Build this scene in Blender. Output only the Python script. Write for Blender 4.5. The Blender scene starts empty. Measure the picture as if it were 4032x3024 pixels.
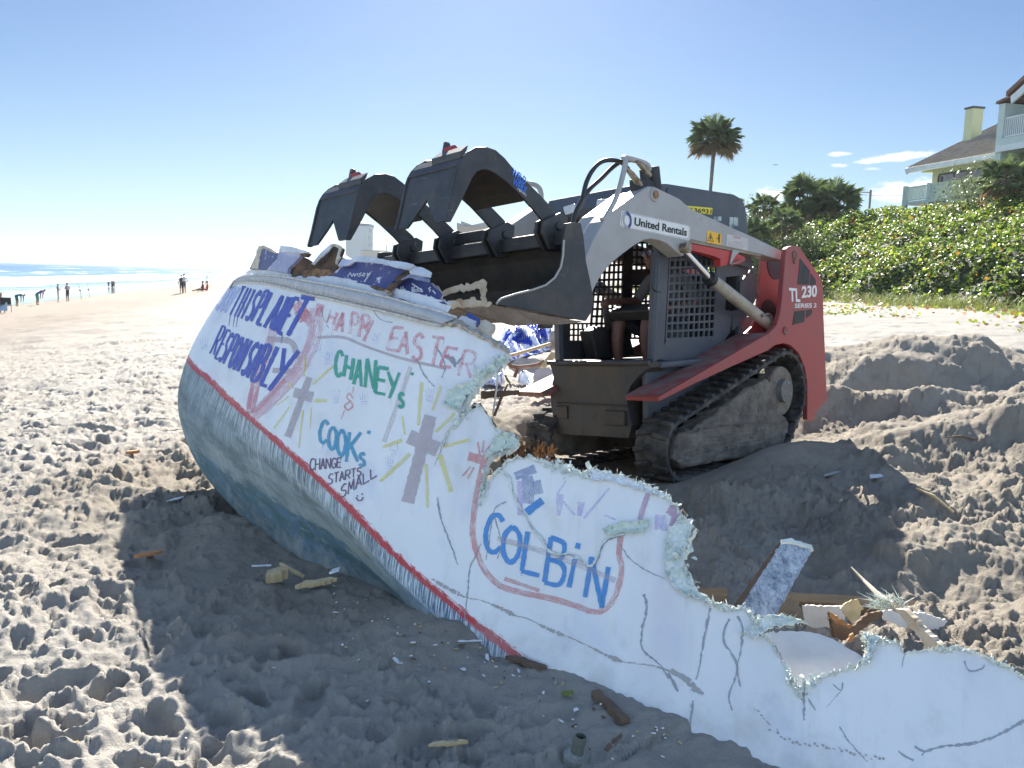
import bpy, bmesh, math, random
import numpy as np
from mathutils import Vector, Matrix
from mathutils.bvhtree import BVHTree
from mathutils.geometry import delaunay_2d_cdt, tessellate_polygon
R = math.radians
random.seed(7)
rng = np.random.default_rng(7)
S = bpy.context.scene
COL = S.collection

# ------------------------------------------------------------------ camera
FPX = 3380.0
EYE = 1.6
PITCH, ROLL = R(7.07), R(1.8)
cf = np.array([0, math.cos(PITCH), -math.sin(PITCH)])
_r0 = np.array([1., 0, 0]); _u0 = np.cross(_r0, cf)
cr = _r0*math.cos(ROLL) + _u0*math.sin(ROLL)
cu = -_r0*math.sin(ROLL) + _u0*math.cos(ROLL)
C0 = np.array([0, 0, EYE])
cam = bpy.data.cameras.new('camera')
cam.sensor_width = 36.0
cam.sensor_fit = 'HORIZONTAL'
cam.lens = FPX/4032*36.0
cam.clip_start = 0.05
cam.clip_end = 40000
camo = bpy.data.objects.new('camera', cam)
COL.objects.link(camo)
M4 = Matrix.Identity(4)
for i in range(3):
    M4[i][0], M4[i][1], M4[i][2], M4[i][3] = cr[i], cu[i], -cf[i], C0[i]
camo.matrix_world = M4
S.camera = camo
S.cycles.max_bounces = 6
S.cycles.transparent_max_bounces = 12
S.cycles.volume_bounces = 0

# ------------------------------------------------------------------ light
SUN_AZ, SUN_EL = R(-2.5), R(31.5)        # azimuth clockwise from +Y
EXPOSURE = 1.93
S.view_settings.view_transform = 'Standard'
S.view_settings.look = 'None'
S.view_settings.gamma = 1
S.view_settings.exposure = EXPOSURE
W = bpy.data.worlds.new('World')
S.world = W
W.use_nodes = True
wn, wl = W.node_tree.nodes, W.node_tree.links
bg = wn['Background']
sky = wn.new('ShaderNodeTexSky')
sky.sky_type = 'NISHITA'
sky.sun_disc = False
sky.sun_elevation = SUN_EL
sky.sun_rotation = SUN_AZ
sky.altitude = 0
sky.air_density = 1.0
sky.dust_density = 0.35
sky.ozone_density = 1.6
SKY_STRENGTH = 0.06
SKY_FRONT, SKY_BACK_FILL = (.268, .328, .43), (1.0, 1.08, 1.17)
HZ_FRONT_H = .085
HZ_SIDE, HZ_SUN, HZ_BACK_FILL = (3.0, 4.55, 4.8), (3.4, 4.6, 4.9), (5.3, 6.5, 7.7)  # the back haze is added fill light for the shaded hull
bg.inputs[1].default_value = SKY_STRENGTH
def wmath(op, a, b=None, c=None):
    n = wn.new('ShaderNodeMath'); n.operation = op
    for i, q in enumerate((a, b, c)):
        if q is None: continue
        if isinstance(q, (int, float)): n.inputs[i].default_value = q
        else: wl.new(q, n.inputs[i])
    return n.outputs[0]
# a few fair weather clouds low over the land, laid out by direction on the sky dome
tc = wn.new('ShaderNodeTexCoord')
sx = wn.new('ShaderNodeSeparateXYZ'); wl.new(tc.outputs['Generated'], sx.inputs[0])
az = wmath('ARCTAN2', sx.outputs[0], sx.outputs[1])
el = wmath('ARCSINE', sx.outputs[2])
cmb = wn.new('ShaderNodeCombineXYZ')
wl.new(az, cmb.inputs[0]); wl.new(wmath('MULTIPLY', el, 2.2), cmb.inputs[1])
nz = wn.new('ShaderNodeTexNoise'); nz.inputs['Scale'].default_value = 42; nz.inputs['Detail'].default_value = 7
nz.inputs['Roughness'].default_value = .62
wl.new(cmb.outputs[0], nz.inputs['Vector'])
mask = None
def cloud(a0, e0, wa, we, tilt=0.0, amt=1.0):
    global mask
    da = wmath('SUBTRACT', az, R(a0)); de = wmath('SUBTRACT', el, R(e0))
    de = wmath('SUBTRACT', de, wmath('MULTIPLY', da, tilt))
    q = wmath('ADD', wmath('POWER', wmath('ABSOLUTE', wmath('DIVIDE', da, R(wa))), 2.0),
              wmath('POWER', wmath('ABSOLUTE', wmath('DIVIDE', de, R(we))), 2.0))
    m = wmath('SUBTRACT', 1.0, q)
    m = wmath('ADD', m, wmath('MULTIPLY', wmath('SUBTRACT', nz.outputs[0], 0.5), 3.2))
    mm = wn.new('ShaderNodeMapRange'); mm.interpolation_type = 'SMOOTHSTEP'
    wl.new(m, mm.inputs[0]); mm.inputs[1].default_value = 0.0; mm.inputs[2].default_value = 1.1
    mm.inputs[3].default_value = 0; mm.inputs[4].default_value = amt
    mask = mm.outputs[0] if mask is None else wmath('MAXIMUM', mask, mm.outputs[0])
def az_el(px, py):
    d = cf + cr*(px-2016)/FPX + cu*(1512-py)/FPX
    d /= np.linalg.norm(d)
    return math.degrees(math.atan2(d[0], d[1])), math.degrees(math.asin(d[2]))
for px, py, w, h, t, a in ((3520, 620, 2.5, .32, .09, .9), (3310, 607, .8, .16, 0, .75), (3305, 652, .6, .14, 0, .7),
                           (3050, 765, 1.3, .5, 0, .9), (3510, 760, 1.5, .75, 0, .95), (3640, 725, 1.1, .5, 0, .9),
                           (3440, 665, .7, .12, 0, .5), (3540, 740, 1.0, .5, 0, .9)):
    a0, e0 = az_el(px, py)
    cloud(a0, e0, w, h, t, a)
mx = wn.new('ShaderNodeMix'); mx.data_type = 'RGBA'
# deep blue overhead, paling to white low down; dimmed towards the sun, brightened opposite it as added fill for the hull
def cmix(f, a_, b_):
    n = wn.new('ShaderNodeMix'); n.data_type = 'RGBA'
    for i, q in ((0, f), (6, a_), (7, b_)):
        if isinstance(q, tuple): n.inputs[i].default_value = rgba4(q)
        elif isinstance(q, (int, float)): n.inputs[i].default_value = q
        else: wl.new(q, n.inputs[i])
    return n
def rgba4(c): return (c[0], c[1], c[2], 1)
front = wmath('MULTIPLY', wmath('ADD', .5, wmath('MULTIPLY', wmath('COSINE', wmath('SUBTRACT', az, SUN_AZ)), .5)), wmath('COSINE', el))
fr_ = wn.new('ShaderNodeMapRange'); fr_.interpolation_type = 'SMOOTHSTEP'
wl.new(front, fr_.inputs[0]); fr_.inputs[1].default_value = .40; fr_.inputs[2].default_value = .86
tint = cmix(fr_.outputs[0], SKY_BACK_FILL, SKY_FRONT)
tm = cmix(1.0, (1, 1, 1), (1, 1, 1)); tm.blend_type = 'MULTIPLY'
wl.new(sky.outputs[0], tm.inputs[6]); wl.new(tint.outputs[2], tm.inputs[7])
up = wmath('MAXIMUM', el, 0.0)
hz1 = wmath('MULTIPLY', wmath('POWER', 2.718, wmath('DIVIDE', up, -HZ_FRONT_H)), .97)
hz2 = wmath('MULTIPLY', wmath('POWER', 2.718, wmath('DIVIDE', up, -.40)), .75)
dz = wmath('DIVIDE', wmath('SUBTRACT', az, SUN_AZ-.16), .55)
glow = wmath('POWER', 2.718, wmath('MULTIPLY', wmath('MULTIPLY', dz, dz), -1.0))
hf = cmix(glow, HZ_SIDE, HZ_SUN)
hcol = cmix(fr_.outputs[0], HZ_BACK_FILL, (1, 1, 1)); wl.new(hf.outputs[2], hcol.inputs[7])
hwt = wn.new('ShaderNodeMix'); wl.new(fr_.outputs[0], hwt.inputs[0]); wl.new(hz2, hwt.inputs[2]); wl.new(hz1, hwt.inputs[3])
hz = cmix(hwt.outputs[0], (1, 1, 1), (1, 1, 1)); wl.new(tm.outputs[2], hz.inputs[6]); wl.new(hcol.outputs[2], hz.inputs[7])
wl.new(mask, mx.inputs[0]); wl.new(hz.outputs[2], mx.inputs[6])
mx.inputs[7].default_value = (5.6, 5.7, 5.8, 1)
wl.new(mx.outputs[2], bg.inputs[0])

sun = bpy.data.lights.new('sun', 'SUN')
sun.energy = 4.6
sun.angle = R(0.53)
sun.color = (1.0, .945, .86)
suno = bpy.data.objects.new('sun', sun); COL.objects.link(suno)
SUND = Vector((math.sin(SUN_AZ)*math.cos(SUN_EL), math.cos(SUN_AZ)*math.cos(SUN_EL), math.sin(SUN_EL)))
suno.rotation_euler = (-SUND).to_track_quat('-Z', 'Y').to_euler()
suno.location = (0, 0, 60)

# ------------------------------------------------------------------ pixel geometry of the survey photo (4032 wide)
def ray(px, py): return cf + cr*((px-2016)/FPX) + cu*((1512-py)/FPX)
def at(px, py, d): return C0 + ray(px, py)*d
def gz(px, py, z=0.0):
    v = ray(px, py); return C0 + v*((z-EYE)/v[2])
def plane3(a, b, c):
    m = np.array([[q[0], q[1], 1] for q in (a, b, c)], float)
    k = np.linalg.solve(m, np.array([1/q[2] for q in (a, b, c)]))
    return lambda x, y: 1/(k[0]*x + k[1]*y + k[2])

# ------------------------------------------------------------------ materials
def rgba(c): return (c[0], c[1], c[2], 1)
class N:
    def __init__(s, name):
        s.m = bpy.data.materials.new(name); s.m.use_nodes = True
        s.n, s.l = s.m.node_tree.nodes, s.m.node_tree.links
        s.b = s.n['Principled BSDF']
        s.tc = s.n.new('ShaderNodeTexCoord')
    def link(s, a, b): s.l.new(a, b)
    def noise(s, scale, detail=5, rough=.6, vec=None, stretch=None):
        t = s.n.new('ShaderNodeTexNoise'); t.inputs['Scale'].default_value = scale
        t.inputs['Detail'].default_value = detail; t.inputs['Roughness'].default_value = rough
        v = vec or s.tc.outputs['Object']
        if stretch:
            mp = s.n.new('ShaderNodeMapping'); mp.inputs['Scale'].default_value = stretch
            s.l.new(v, mp.inputs[0]); v = mp.outputs[0]
        s.l.new(v, t.inputs['Vector'])
        return t.outputs[0]
    def ramp(s, v, lo, hi, a=0., b=1.):
        r = s.n.new('ShaderNodeMapRange'); s.l.new(v, r.inputs[0])
        for i, q in enumerate((lo, hi, a, b)): r.inputs[i+1].default_value = q
        return r.outputs[0]
    def math(s, op, a, b=0.):
        r = s.n.new('ShaderNodeMath'); r.operation = op
        for i, q in enumerate((a, b)):
            if isinstance(q, (int, float)): r.inputs[i].default_value = q
            else: s.l.new(q, r.inputs[i])
        return r.outputs[0]
    def mix(s, f, a, b):
        r = s.n.new('ShaderNodeMix'); r.data_type = 'RGBA'
        if isinstance(f, (int, float)): r.inputs[0].default_value = f
        else: s.l.new(f, r.inputs[0])
        for i, q in ((6, a), (7, b)):
            if isinstance(q, tuple): r.inputs[i].default_value = rgba(q)
            else: s.l.new(q, r.inputs[i])
        return r.outputs[2]
    def attr(s, name):
        a = s.n.new('ShaderNodeAttribute'); a.attribute_name = name; return a
    def bump(s, h, strength=.5, dist=.01):
        b = s.n.new('ShaderNodeBump'); b.inputs['Strength'].default_value = strength
        b.inputs['Distance'].default_value = dist
        s.l.new(h, b.inputs['Height']); s.l.new(b.outputs[0], s.b.inputs['Normal'])
    def color(s, c):
        if isinstance(c, tuple): s.b.inputs['Base Color'].default_value = rgba(c)
        else: s.l.new(c, s.b.inputs['Base Color'])
    def set(s, **k):
        for a, v in k.items(): s.b.inputs[a.replace('_', ' ')].default_value = v
        return s

def M(name, c1, c2=None, scale=6, rough=.6, metal=0., bump=0., bscale=60, lo=.4, hi=.62, c3=None, s3=30, lo3=.6, hi3=.72, stretch=None, spec=.5):
    """plain weathered surface: c1 broken up by c2 blotches and c3 fine specks"""
    g = N(name)
    c = c1
    if c2: c = g.mix(g.ramp(g.noise(scale, 7, .65, stretch=stretch), lo, hi), c1, c2)
    if c3: c = g.mix(g.ramp(g.noise(s3, 6, .7, stretch=stretch), lo3, hi3), c, c3)
    g.color(c)
    g.b.inputs['Roughness'].default_value = rough
    g.b.inputs['Metallic'].default_value = metal
    g.b.inputs['Specular IOR Level'].default_value = spec
    if bump: g.bump(g.noise(bscale, 6, .65, stretch=stretch), bump, .01)
    return g.m

# ------------------------------------------------------------------ mesh helpers
class MB:
    def __init__(s): s.v, s.f, s.mi, s.br = [], [], [], []
    def add(s, vs, fs, mi=0):
        o = len(s.v); s.v += [tuple(map(float, q)) for q in vs]
        for q in fs: s.f.append(tuple(i+o for i in q)); s.mi.append(mi)
        return s
    def box(s, c, size, rot=None, mi=0):
        hx, hy, hz = size[0]/2, size[1]/2, size[2]/2
        vs = [Vector((x, y, z)) for x in (-hx, hx) for y in (-hy, hy) for z in (-hz, hz)]
        if rot is not None: vs = [rot @ q for q in vs]
        c = Vector(c)
        return s.add([q+c for q in vs], [(0, 1, 3, 2), (4, 6, 7, 5), (0, 4, 5, 1), (2, 3, 7, 6), (0, 2, 6, 4), (1, 5, 7, 3)], mi)
    def prism(s, poly, a, b, fn, mi=0):
        """polygon of 2d points extruded from a to b; fn(p, q, w) -> 3d"""
        n = len(poly)
        vs = [fn(p[0], p[1], a) for p in poly] + [fn(p[0], p[1], b) for p in poly]
        tri = tessellate_polygon([[Vector((p[0], p[1], 0)) for p in poly]])
        fs = [tuple(t) for t in tri] + [tuple(n+i for i in reversed(t)) for t in tri]
        fs += [(i, (i+1) % n, n+(i+1) % n, n+i) for i in range(n)]
        return s.add(vs, fs, mi)
    def tube(s, pts, r, k=8, mi=0, cap=True):
        pts = [Vector(q) for q in pts]; n = len(pts)
        rr = r if isinstance(r, (list, tuple)) else [r]*n
        vs, fs = [], []
        up = Vector((0, 0, 1)); prev = None
        for i, p in enumerate(pts):
            t = (pts[min(i+1, n-1)] - pts[max(i-1, 0)])
            if t.length < 1e-9: t = Vector((0, 0, 1))
            t.normalize()
            if prev is None:
                a = t.cross(up if abs(t.z) < .9 else Vector((1, 0, 0))).normalized()
            else:
                a = (prev - t*prev.dot(t))
                a = a.normalized() if a.length > 1e-6 else t.cross(up).normalized()
            prev = a; b = t.cross(a)
            for j in range(k):
                q = 2*math.pi*j/k
                vs.append(p + (a*math.cos(q) + b*math.sin(q))*rr[i])
        for i in range(n-1):
            for j in range(k):
                fs.append((i*k+j, i*k+(j+1) % k, (i+1)*k+(j+1) % k, (i+1)*k+j))
        if cap: fs.append(tuple(range(k-1, -1, -1))); fs.append(tuple((n-1)*k+j for j in range(k)))
        return s.add(vs, fs, mi)
    def cyl(s, a, b, r, k=20, mi=0): return s.tube([a, b], r, k, mi)
    def build(s, name, mats, parent=None, smooth=False, bevel=0., off=None, seg=2):
        me = bpy.data.meshes.new(name)
        vs = s.v
        if off is not None: vs = [(q[0]-off[0], q[1]-off[1], q[2]-off[2]) for q in vs]
        me.from_pydata(vs, [], s.f); me.update()
        if not isinstance(mats, (list, tuple)): mats = [mats]
        for q in mats: me.materials.append(q)
        if len(mats) > 1: me.polygons.foreach_set('material_index', s.mi)
        bm = bmesh.new(); bm.from_mesh(me); bmesh.ops.recalc_face_normals(bm, faces=bm.faces); bm.to_mesh(me); bm.free()
        if smooth: me.polygons.foreach_set('use_smooth', [True]*len(me.polygons))
        if s.br and len(s.br) == len(s.v):
            k = me.attributes.new('brush', 'FLOAT_VECTOR', 'POINT'); k.data.foreach_set('vector', np.array(s.br, np.float32).ravel())
        o = bpy.data.objects.new(name, me); COL.objects.link(o)
        if parent: o.parent = parent
        if bevel:
            b = o.modifiers.new('bevel', 'BEVEL'); b.width = bevel; b.segments = seg; b.limit_method = 'ANGLE'; b.angle_limit = R(35)
        return o
def auto_smooth(o, ang=40):
    me = o.data
    me.polygons.foreach_set('use_smooth', [True]*len(me.polygons))
    me.set_sharp_from_angle(angle=R(ang))
    return o
def tag(o, label=None, cat=None, group=None, kind=None):
    if label: o['label'] = label
    if cat: o['category'] = cat
    if group: o['group'] = group
    if kind: o['kind'] = kind
    return o
def empty(name, loc, label, cat, group=None, rot=None):
    o = bpy.data.objects.new(name, None); COL.objects.link(o); o.location = loc
    o.empty_display_size = .2
    if rot: o.rotation_euler = rot
    return tag(o, label, cat, group)
def smooth_line(pts, n=6, closed=False):
    p = [np.array(q, float) for q in pts]; out = []
    m = len(p)
    for i in range(m if closed else m-1):
        if closed: a, b, c, d = p[i-1], p[i], p[(i+1) % m], p[(i+2) % m]
        else: a, b, c, d = p[max(i-1, 0)], p[i], p[i+1], p[min(i+2, m-1)]
        for k in range(n):
            t = k/n
            out.append(.5*((2*b) + (c-a)*t + (2*a-5*b+4*c-d)*t*t + (3*b-a-3*c+d)*t**3))
    if not closed: out.append(p[-1])
    return out
def jag(pts, amp, step, seed=0, closed=False):
    """break a polyline into short random teeth"""
    r = random.Random(seed); out = []
    n = len(pts)
    for i in range(n if closed else n-1):
        a = np.array(pts[i], float); b = np.array(pts[(i+1) % n], float)
        L = np.linalg.norm(b-a); k = max(1, int(L/step))
        d = (b-a)/max(L, 1e-6); nn = np.array([-d[1], d[0]])
        out.append(a)
        for j in range(1, k):
            out.append(a + (b-a)*((j+r.uniform(-.3, .3))/k) + nn*r.gauss(0, amp))
    if not closed: out.append(np.array(pts[-1], float))
    return out
def inpoly(x, y, poly):
    c = False; n = len(poly); j = n-1
    for i in range(n):
        xi, yi, xj, yj = poly[i][0], poly[i][1], poly[j][0], poly[j][1]
        if (yi > y) != (yj > y) and x < (xj-xi)*(y-yi)/(yj-yi)+xi: c = not c
        j = i
    return c
def cdt_fill(poly, step, r=None):
    """triangulate a 2d outline with an inner lattice -> (verts2d, tris)"""
    r = r or random.Random(3)
    xs = [p[0] for p in poly]; ys = [p[1] for p in poly]
    vs = [Vector((p[0], p[1])) for p in poly]
    n = len(vs)
    y = min(ys)+step*.5; row = 0
    while y < max(ys):
        x = min(xs)+step*(.5 if row % 2 else .25)
        while x < max(xs):
            if inpoly(x, y, poly): vs.append(Vector((x+r.uniform(-.15, .15)*step, y+r.uniform(-.15, .15)*step)))
            x += step
        y += step*.87; row += 1
    res = delaunay_2d_cdt(vs, [(i, (i+1) % n) for i in range(n)], [], 0, 1e-5)
    v2, tris = res[0], res[2]
    out = []
    for t in tris:
        cx = sum(v2[i][0] for i in t)/len(t); cy = sum(v2[i][1] for i in t)/len(t)
        if inpoly(cx, cy, poly): out.append(tuple(t))
    return [(v[0], v[1]) for v in v2], out
def slab(mb, poly, depth, thick, step=25, wob=0., mi=0, seed=1):
    """an outline given in survey pixels, set at its own distance, with real thickness away from the viewer"""
    v2, tris = cdt_fill(poly, step, random.Random(seed))
    f = [at(x, y, depth(x, y) if callable(depth) else depth) for x, y in v2]
    c = np.mean(f, axis=0)
    u_, s_, vt = np.linalg.svd(np.array(f)-c)
    nrm = vt[2]
    if nrm @ (c-C0) < 0: nrm = -nrm
    if wob:
        r = random.Random(seed); ph = [r.uniform(0, 6) for _ in range(6)]
        f = [q + nrm*wob*(math.sin(q[0]*9+ph[0])+math.sin(q[2]*13+ph[1])+.6*math.sin((q[0]+q[2])*27+ph[2])) for q in f]
    n = len(v2)
    b = [q + nrm*thick for q in f]
    fs = [tuple(t) for t in tris] + [tuple(n+i for i in reversed(t)) for t in tris]
    ed = {}
    for t in tris:
        for i in range(3):
            k = (t[i], t[(i+1) % 3]); kk = (min(k), max(k)); ed[kk] = None if kk in ed else k
    for k in ed.values():
        if k: fs.append((k[1], k[0], k[0]+n, k[1]+n))
    return mb.add(f+b, fs, mi)
def font_mesh(text, name, bold=0.0, extrude=0.004):
    cu_ = bpy.data.curves.new(name, 'FONT'); cu_.body = text; cu_.offset = bold; cu_.extrude = extrude; cu_.align_x = 'CENTER'; cu_.align_y = 'CENTER'
    o = bpy.data.objects.new(name, cu_); COL.objects.link(o)
    dg = bpy.context.evaluated_depsgraph_get()
    me = bpy.data.meshes.new_from_object(o.evaluated_get(dg))
    bpy.data.objects.remove(o); bpy.data.curves.remove(cu_)
    me.name = name
    return me
# ------------------------------------------------------------------ beach terrain
COAST = np.array([-.2351, .9720])          # along the shore, away from the viewer
SEAW = np.array([-.9720, -.2351])          # towards the sea
def hash2(ix, iy, k):
    h = (ix.astype(np.int64)*374761393 + iy.astype(np.int64)*668265263 + k*974634211) & 0xffffffff
    h = ((h ^ (h >> 13))*1274126177) & 0xffffffff
    h = (h ^ (h >> 16)) & 0xffffffff
    return (h & 0xffff)/65535.0
def vnoise(x, y, k=0):
    ix, iy = np.floor(x), np.floor(y); fx, fy = x-ix, y-iy
    fx = fx*fx*fx*(fx*(fx*6-15)+10); fy = fy*fy*fy*(fy*(fy*6-15)+10)
    a, b = hash2(ix, iy, k), hash2(ix+1, iy, k)
    c, d = hash2(ix, iy+1, k), hash2(ix+1, iy+1, k)
    return (a+(b-a)*fx)*(1-fy) + (c+(d-c)*fx)*fy - .5
def fbm(x, y, f, o=4, k=0, g=.5, lac=2.03):
    s = 0; a = 1
    for i in range(o):
        s = s + a*vnoise(x*f+i*17.3, y*f+i*9.1, k+i*7); f *= lac; a *= g
    return s
def pits(x, y, cell, k, depth, lx, ly, prob=1.0, rim=.35):
    """trodden footprints: one jittered, turned oval hollow per cell with a pushed up rim"""
    out = np.zeros_like(x); nz_ = vnoise(x*11, y*11, k+5)+.6*vnoise(x*27, y*27, k+9)
    cx, cy = np.floor(x/cell), np.floor(y/cell)
    for i in (-1, 0, 1):
        for j in (-1, 0, 1):
            gx, gy = cx+i, cy+j
            px = (gx+.15+.7*hash2(gx, gy, k))*cell; py = (gy+.15+.7*hash2(gx, gy, k+1))*cell
            th = hash2(gx, gy, k+2)*math.pi*2; sz = .7+.6*hash2(gx, gy, k+3)
            on = (hash2(gx, gy, k+4) < prob)
            dx, dy = x-px, y-py
            a = (dx*np.cos(th)+dy*np.sin(th))/(lx*sz); b = (-dx*np.sin(th)+dy*np.cos(th))/(ly*sz)
            r2 = a*a+b*b + .45*nz_
            h = -depth*np.clip(1-r2*.9, 0, 1)**.42*(1+.45*a) + depth*rim*np.exp(-((np.sqrt(np.maximum(r2, 0))-1.35)/.33)**2)
            out += np.where(on, h*(.5+.8*hash2(gx, gy, k+6)), 0)
    return out
def clods(x, y, cell, k, h, prob):
    """loose crumbs of sand: one jittered little dome in some of the cells"""
    out = np.zeros_like(x); cx, cy = np.floor(x/cell), np.floor(y/cell)
    for i in (-1, 0, 1):
        for j in (-1, 0, 1):
            gx, gy = cx+i, cy+j
            r = cell*(.25+.40*hash2(gx, gy, k+3)); q = ((x-(gx+hash2(gx, gy, k))*cell)**2+(y-(gy+hash2(gx, gy, k+1))*cell)**2)/(r*r)
            out = np.maximum(out, np.where(hash2(gx, gy, k+2) < prob, h*r*np.sqrt(np.clip(1-q, 0, 1)), 0))
    return out
def sstep(a, b, t):
    t = np.clip((t-a)/(b-a), 0, 1); return t*t*(3-2*t)
# pose of the loader (shared with its builder): heading, roll, origin
L_AZ, L_ROLL = R(45.5), R(5.3)
LX = np.array([-math.sin(L_AZ), -math.cos(L_AZ), 0.]); _LY = np.array([-LX[1], LX[0], 0.])
LY = _LY*math.cos(L_ROLL)+np.array([0, 0, 1.])*math.sin(L_ROLL)
LZ = np.cross(LX, LY)
LO = at(2626, 1750, 7.18) - (LX*.95 + LY*.83 + LZ*.35)
def cross_shore(x, y): return x*SEAW[0]+y*SEAW[1]
def ground_base(x, y):
    c = cross_shore(x, y)
    z = -.098*np.clip(c-2.2, 0, 24) - .06*np.clip(c-26.2, 0, 60)
    z = z + .035*np.clip(-c-8, 0, 30)                              # gentle rise to the dune foot
    s = np.clip(-c-31.5, 0, 40)
    z = z + 4.6*sstep(0, 15, s)
    return z
def ground(x, y, fine=True):
    x = np.asarray(x, float); y = np.asarray(y, float)
    c = cross_shore(x, y); d = np.sqrt(x*x+y*y)
    z = ground_base(x, y)
    onbeach = sstep(27, 20, c)*sstep(-33, -28, c)
    z = z + onbeach*(.10*fbm(x, y, .35, 3, 3) + .05*fbm(x, y, 1.1, 3, 5))
    # loader bed: sand flattened to the plane the tracks stand on
    qx, qy = x-LO[0], y-LO[1]
    lx = qx*LX[0]+qy*LX[1]; ly = (qx*_LY[0]+qy*_LY[1])
    bed = LO[2]+ly*math.tan(L_ROLL)
    w = sstep(1.0, .1, np.maximum(np.abs(lx+.2)-1.2, 0)+np.maximum(np.abs(ly)-.95, 0))
    dug = sstep(1.6, .2, np.maximum(np.abs(lx-1.2)-3.2, 0)+np.maximum(np.abs(ly)-1.6, 0))
    # worked sand right of the hull and behind the loader
    work = sstep(1.0, 2.2, x+.0*y)*sstep(3.2, 4.4, y+.35*x)*sstep(19, 15, d)*sstep(-20, -11, c)
    work = np.maximum(work, dug)
    # sand banked against the near track
    bank = np.exp(-(((lx+.55)/1.05)**2+((ly-1.12)/.33)**2))*.24
    # heaps pushed up by the blade
    def heap(cx, cy, rx, ry, ang, h, k):
        ca, sa = math.cos(ang), math.sin(ang)
        a = ((x-cx)*ca+(y-cy)*sa)/rx; b = (-(x-cx)*sa+(y-cy)*ca)/ry
        a = a+.35*fbm(x, y, .9, 3, k); b = b+.35*fbm(x, y, .9, 3, k+50)
        return h*np.exp(-(a*a+b*b)**1.3)
    z = z + heap(6.4, 13.6, 2.4, 1.0, .15, .72, 60) + heap(8.6, 12.4, 1.6, 1.1, -.4, .48, 61)
    z = z + heap(4.9, 10.4, 1.6, .42, .12, .38, 62) + heap(6.4, 10.0, 1.5, .45, .3, .34, 63)
    z = z + heap(4.4, 8.2, 1.0, .3, -.2, .26, 64) + heap(5.4, 8.2, 1.2, .34, .3, .36, 65) + heap(3.3, 4.6, .55, .3, .2, .14, 66)
    z = z + heap(4.2, 12.3, 1.3, .4, .3, .3, 67) + heap(2.5, 4.9, .5, .25, .5, .12, 68) + heap(3.6, 5.9, .9, .25, .15, .12, 69)
    z = z + .16*work*np.abs(fbm(x, y, .8, 3, 21))*1.3
    # track runs: parallel ridges left by the tread, curving away behind the loader
    tx, ty = lx, ly+.12*np.sin(lx*.8)
    run = sstep(.34, .22, np.abs(np.abs(ty)-.66))*sstep(-1.2, -2.0, lx)*sstep(-7.5, -5, lx)
    z = z + run*(-.07+.028*np.sin(lx*2*math.pi/.11))
    z = z*(1-w) + (bed-.02)*w + bank
    if fine:
        near = sstep(34, 8, d)
        wx, wy = x+.07*fbm(x, y, 2.2, 2, 91), y+.07*fbm(x, y, 2.2, 2, 93)
        trod = onbeach*(1-.85*work)*near*(1-w)
        z = z + trod*pits(wx, wy, .40, 100, .058, .135, .060, .85)
        z = z + trod*pits(wx, wy, .27, 140, .036, .085, .045, .8)
        z = z + trod*pits(x, y, .17, 180, .022, .055, .035, .7, .5)
        rg = np.abs(fbm(x, y, 4.5, 4, 31, .62))
        z = z + trod*sstep(26, 6, d)*(.055*(.16-rg))
        z = z + trod*sstep(9, 3.5, d)*(.012*np.maximum(fbm(x, y, 19, 2, 33), -.05)+.008*np.maximum(fbm(x, y, 42, 2, 34), -.02))
        z = z + onbeach*sstep(70, 15, d)*.05*fbm(x, y, 1.9, 3, 35)*(1-w)
        nr_ = (d < 15) & (np.abs(x) < d*.8+.5) & (y > 0)
        if nr_.any():
            xs, ys = x[nr_]+.022*fbm(x[nr_], y[nr_], 34, 2, 95), y[nr_]+.022*fbm(x[nr_], y[nr_], 34, 2, 96); ds = d[nr_]
            pr = .07+.45*sstep(-.02, .38, fbm(xs, ys, 1.3, 3, 97)); wk_ = work[nr_]
            pr = np.where(wk_ > .3, pr*1.25+.08, pr)
            a_ = (1-w[nr_])*onbeach[nr_]
            z[nr_] += a_*(clods(xs, ys, .105, 300, .55, pr*.55)*(.22+1.0*wk_)+clods(xs, ys, .055, 310, .6, pr)*sstep(14, 6, ds)+clods(xs, ys, .030, 320, .8, pr)*sstep(7, 3.5, ds))
        cl = np.maximum(fbm(x, y, 5.0, 4, 41, .6), 0)
        c2 = np.maximum(fbm(x, y, 12.0, 3, 43, .6), 0); c3 = np.maximum(fbm(x, y, 26.0, 2, 44, .6), 0)
        wk = work*(1-.8*w)*sstep(24, 7, d)
        lump = sstep(-.12, .2, fbm(x, y, .7, 3, 49))
        z = z + wk*(.11*cl**1.2*(.4+.6*lump) + .075*c2**1.1*(.25+.75*lump) + .03*c3*lump*sstep(12, 4, d))
        z = z + wk*.10*(.2-np.abs(fbm(x, y, 1.6, 4, 51, .55)))
        z = z + .05*sstep(60, 25, d)*sstep(12, 22, d)*onbeach*np.minimum(fbm(x, y*1., 1.4, 3, 53), .08)
    return z, work

# ------------------------------------------------------------------ shape of the hull (the sand is banked against it)
def zz(x0, y0, k): return lambda x, y: (x0+x*k, y0+y*k)
z6 = zz(700, 1000, .5877); z7 = zz(1700, 1700, .5877); z8 = zz(2632, 1950, 1400/2163); zl = zz(0, 900, .5877); zr = zz(900, 950, 1000/2212)
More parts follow.
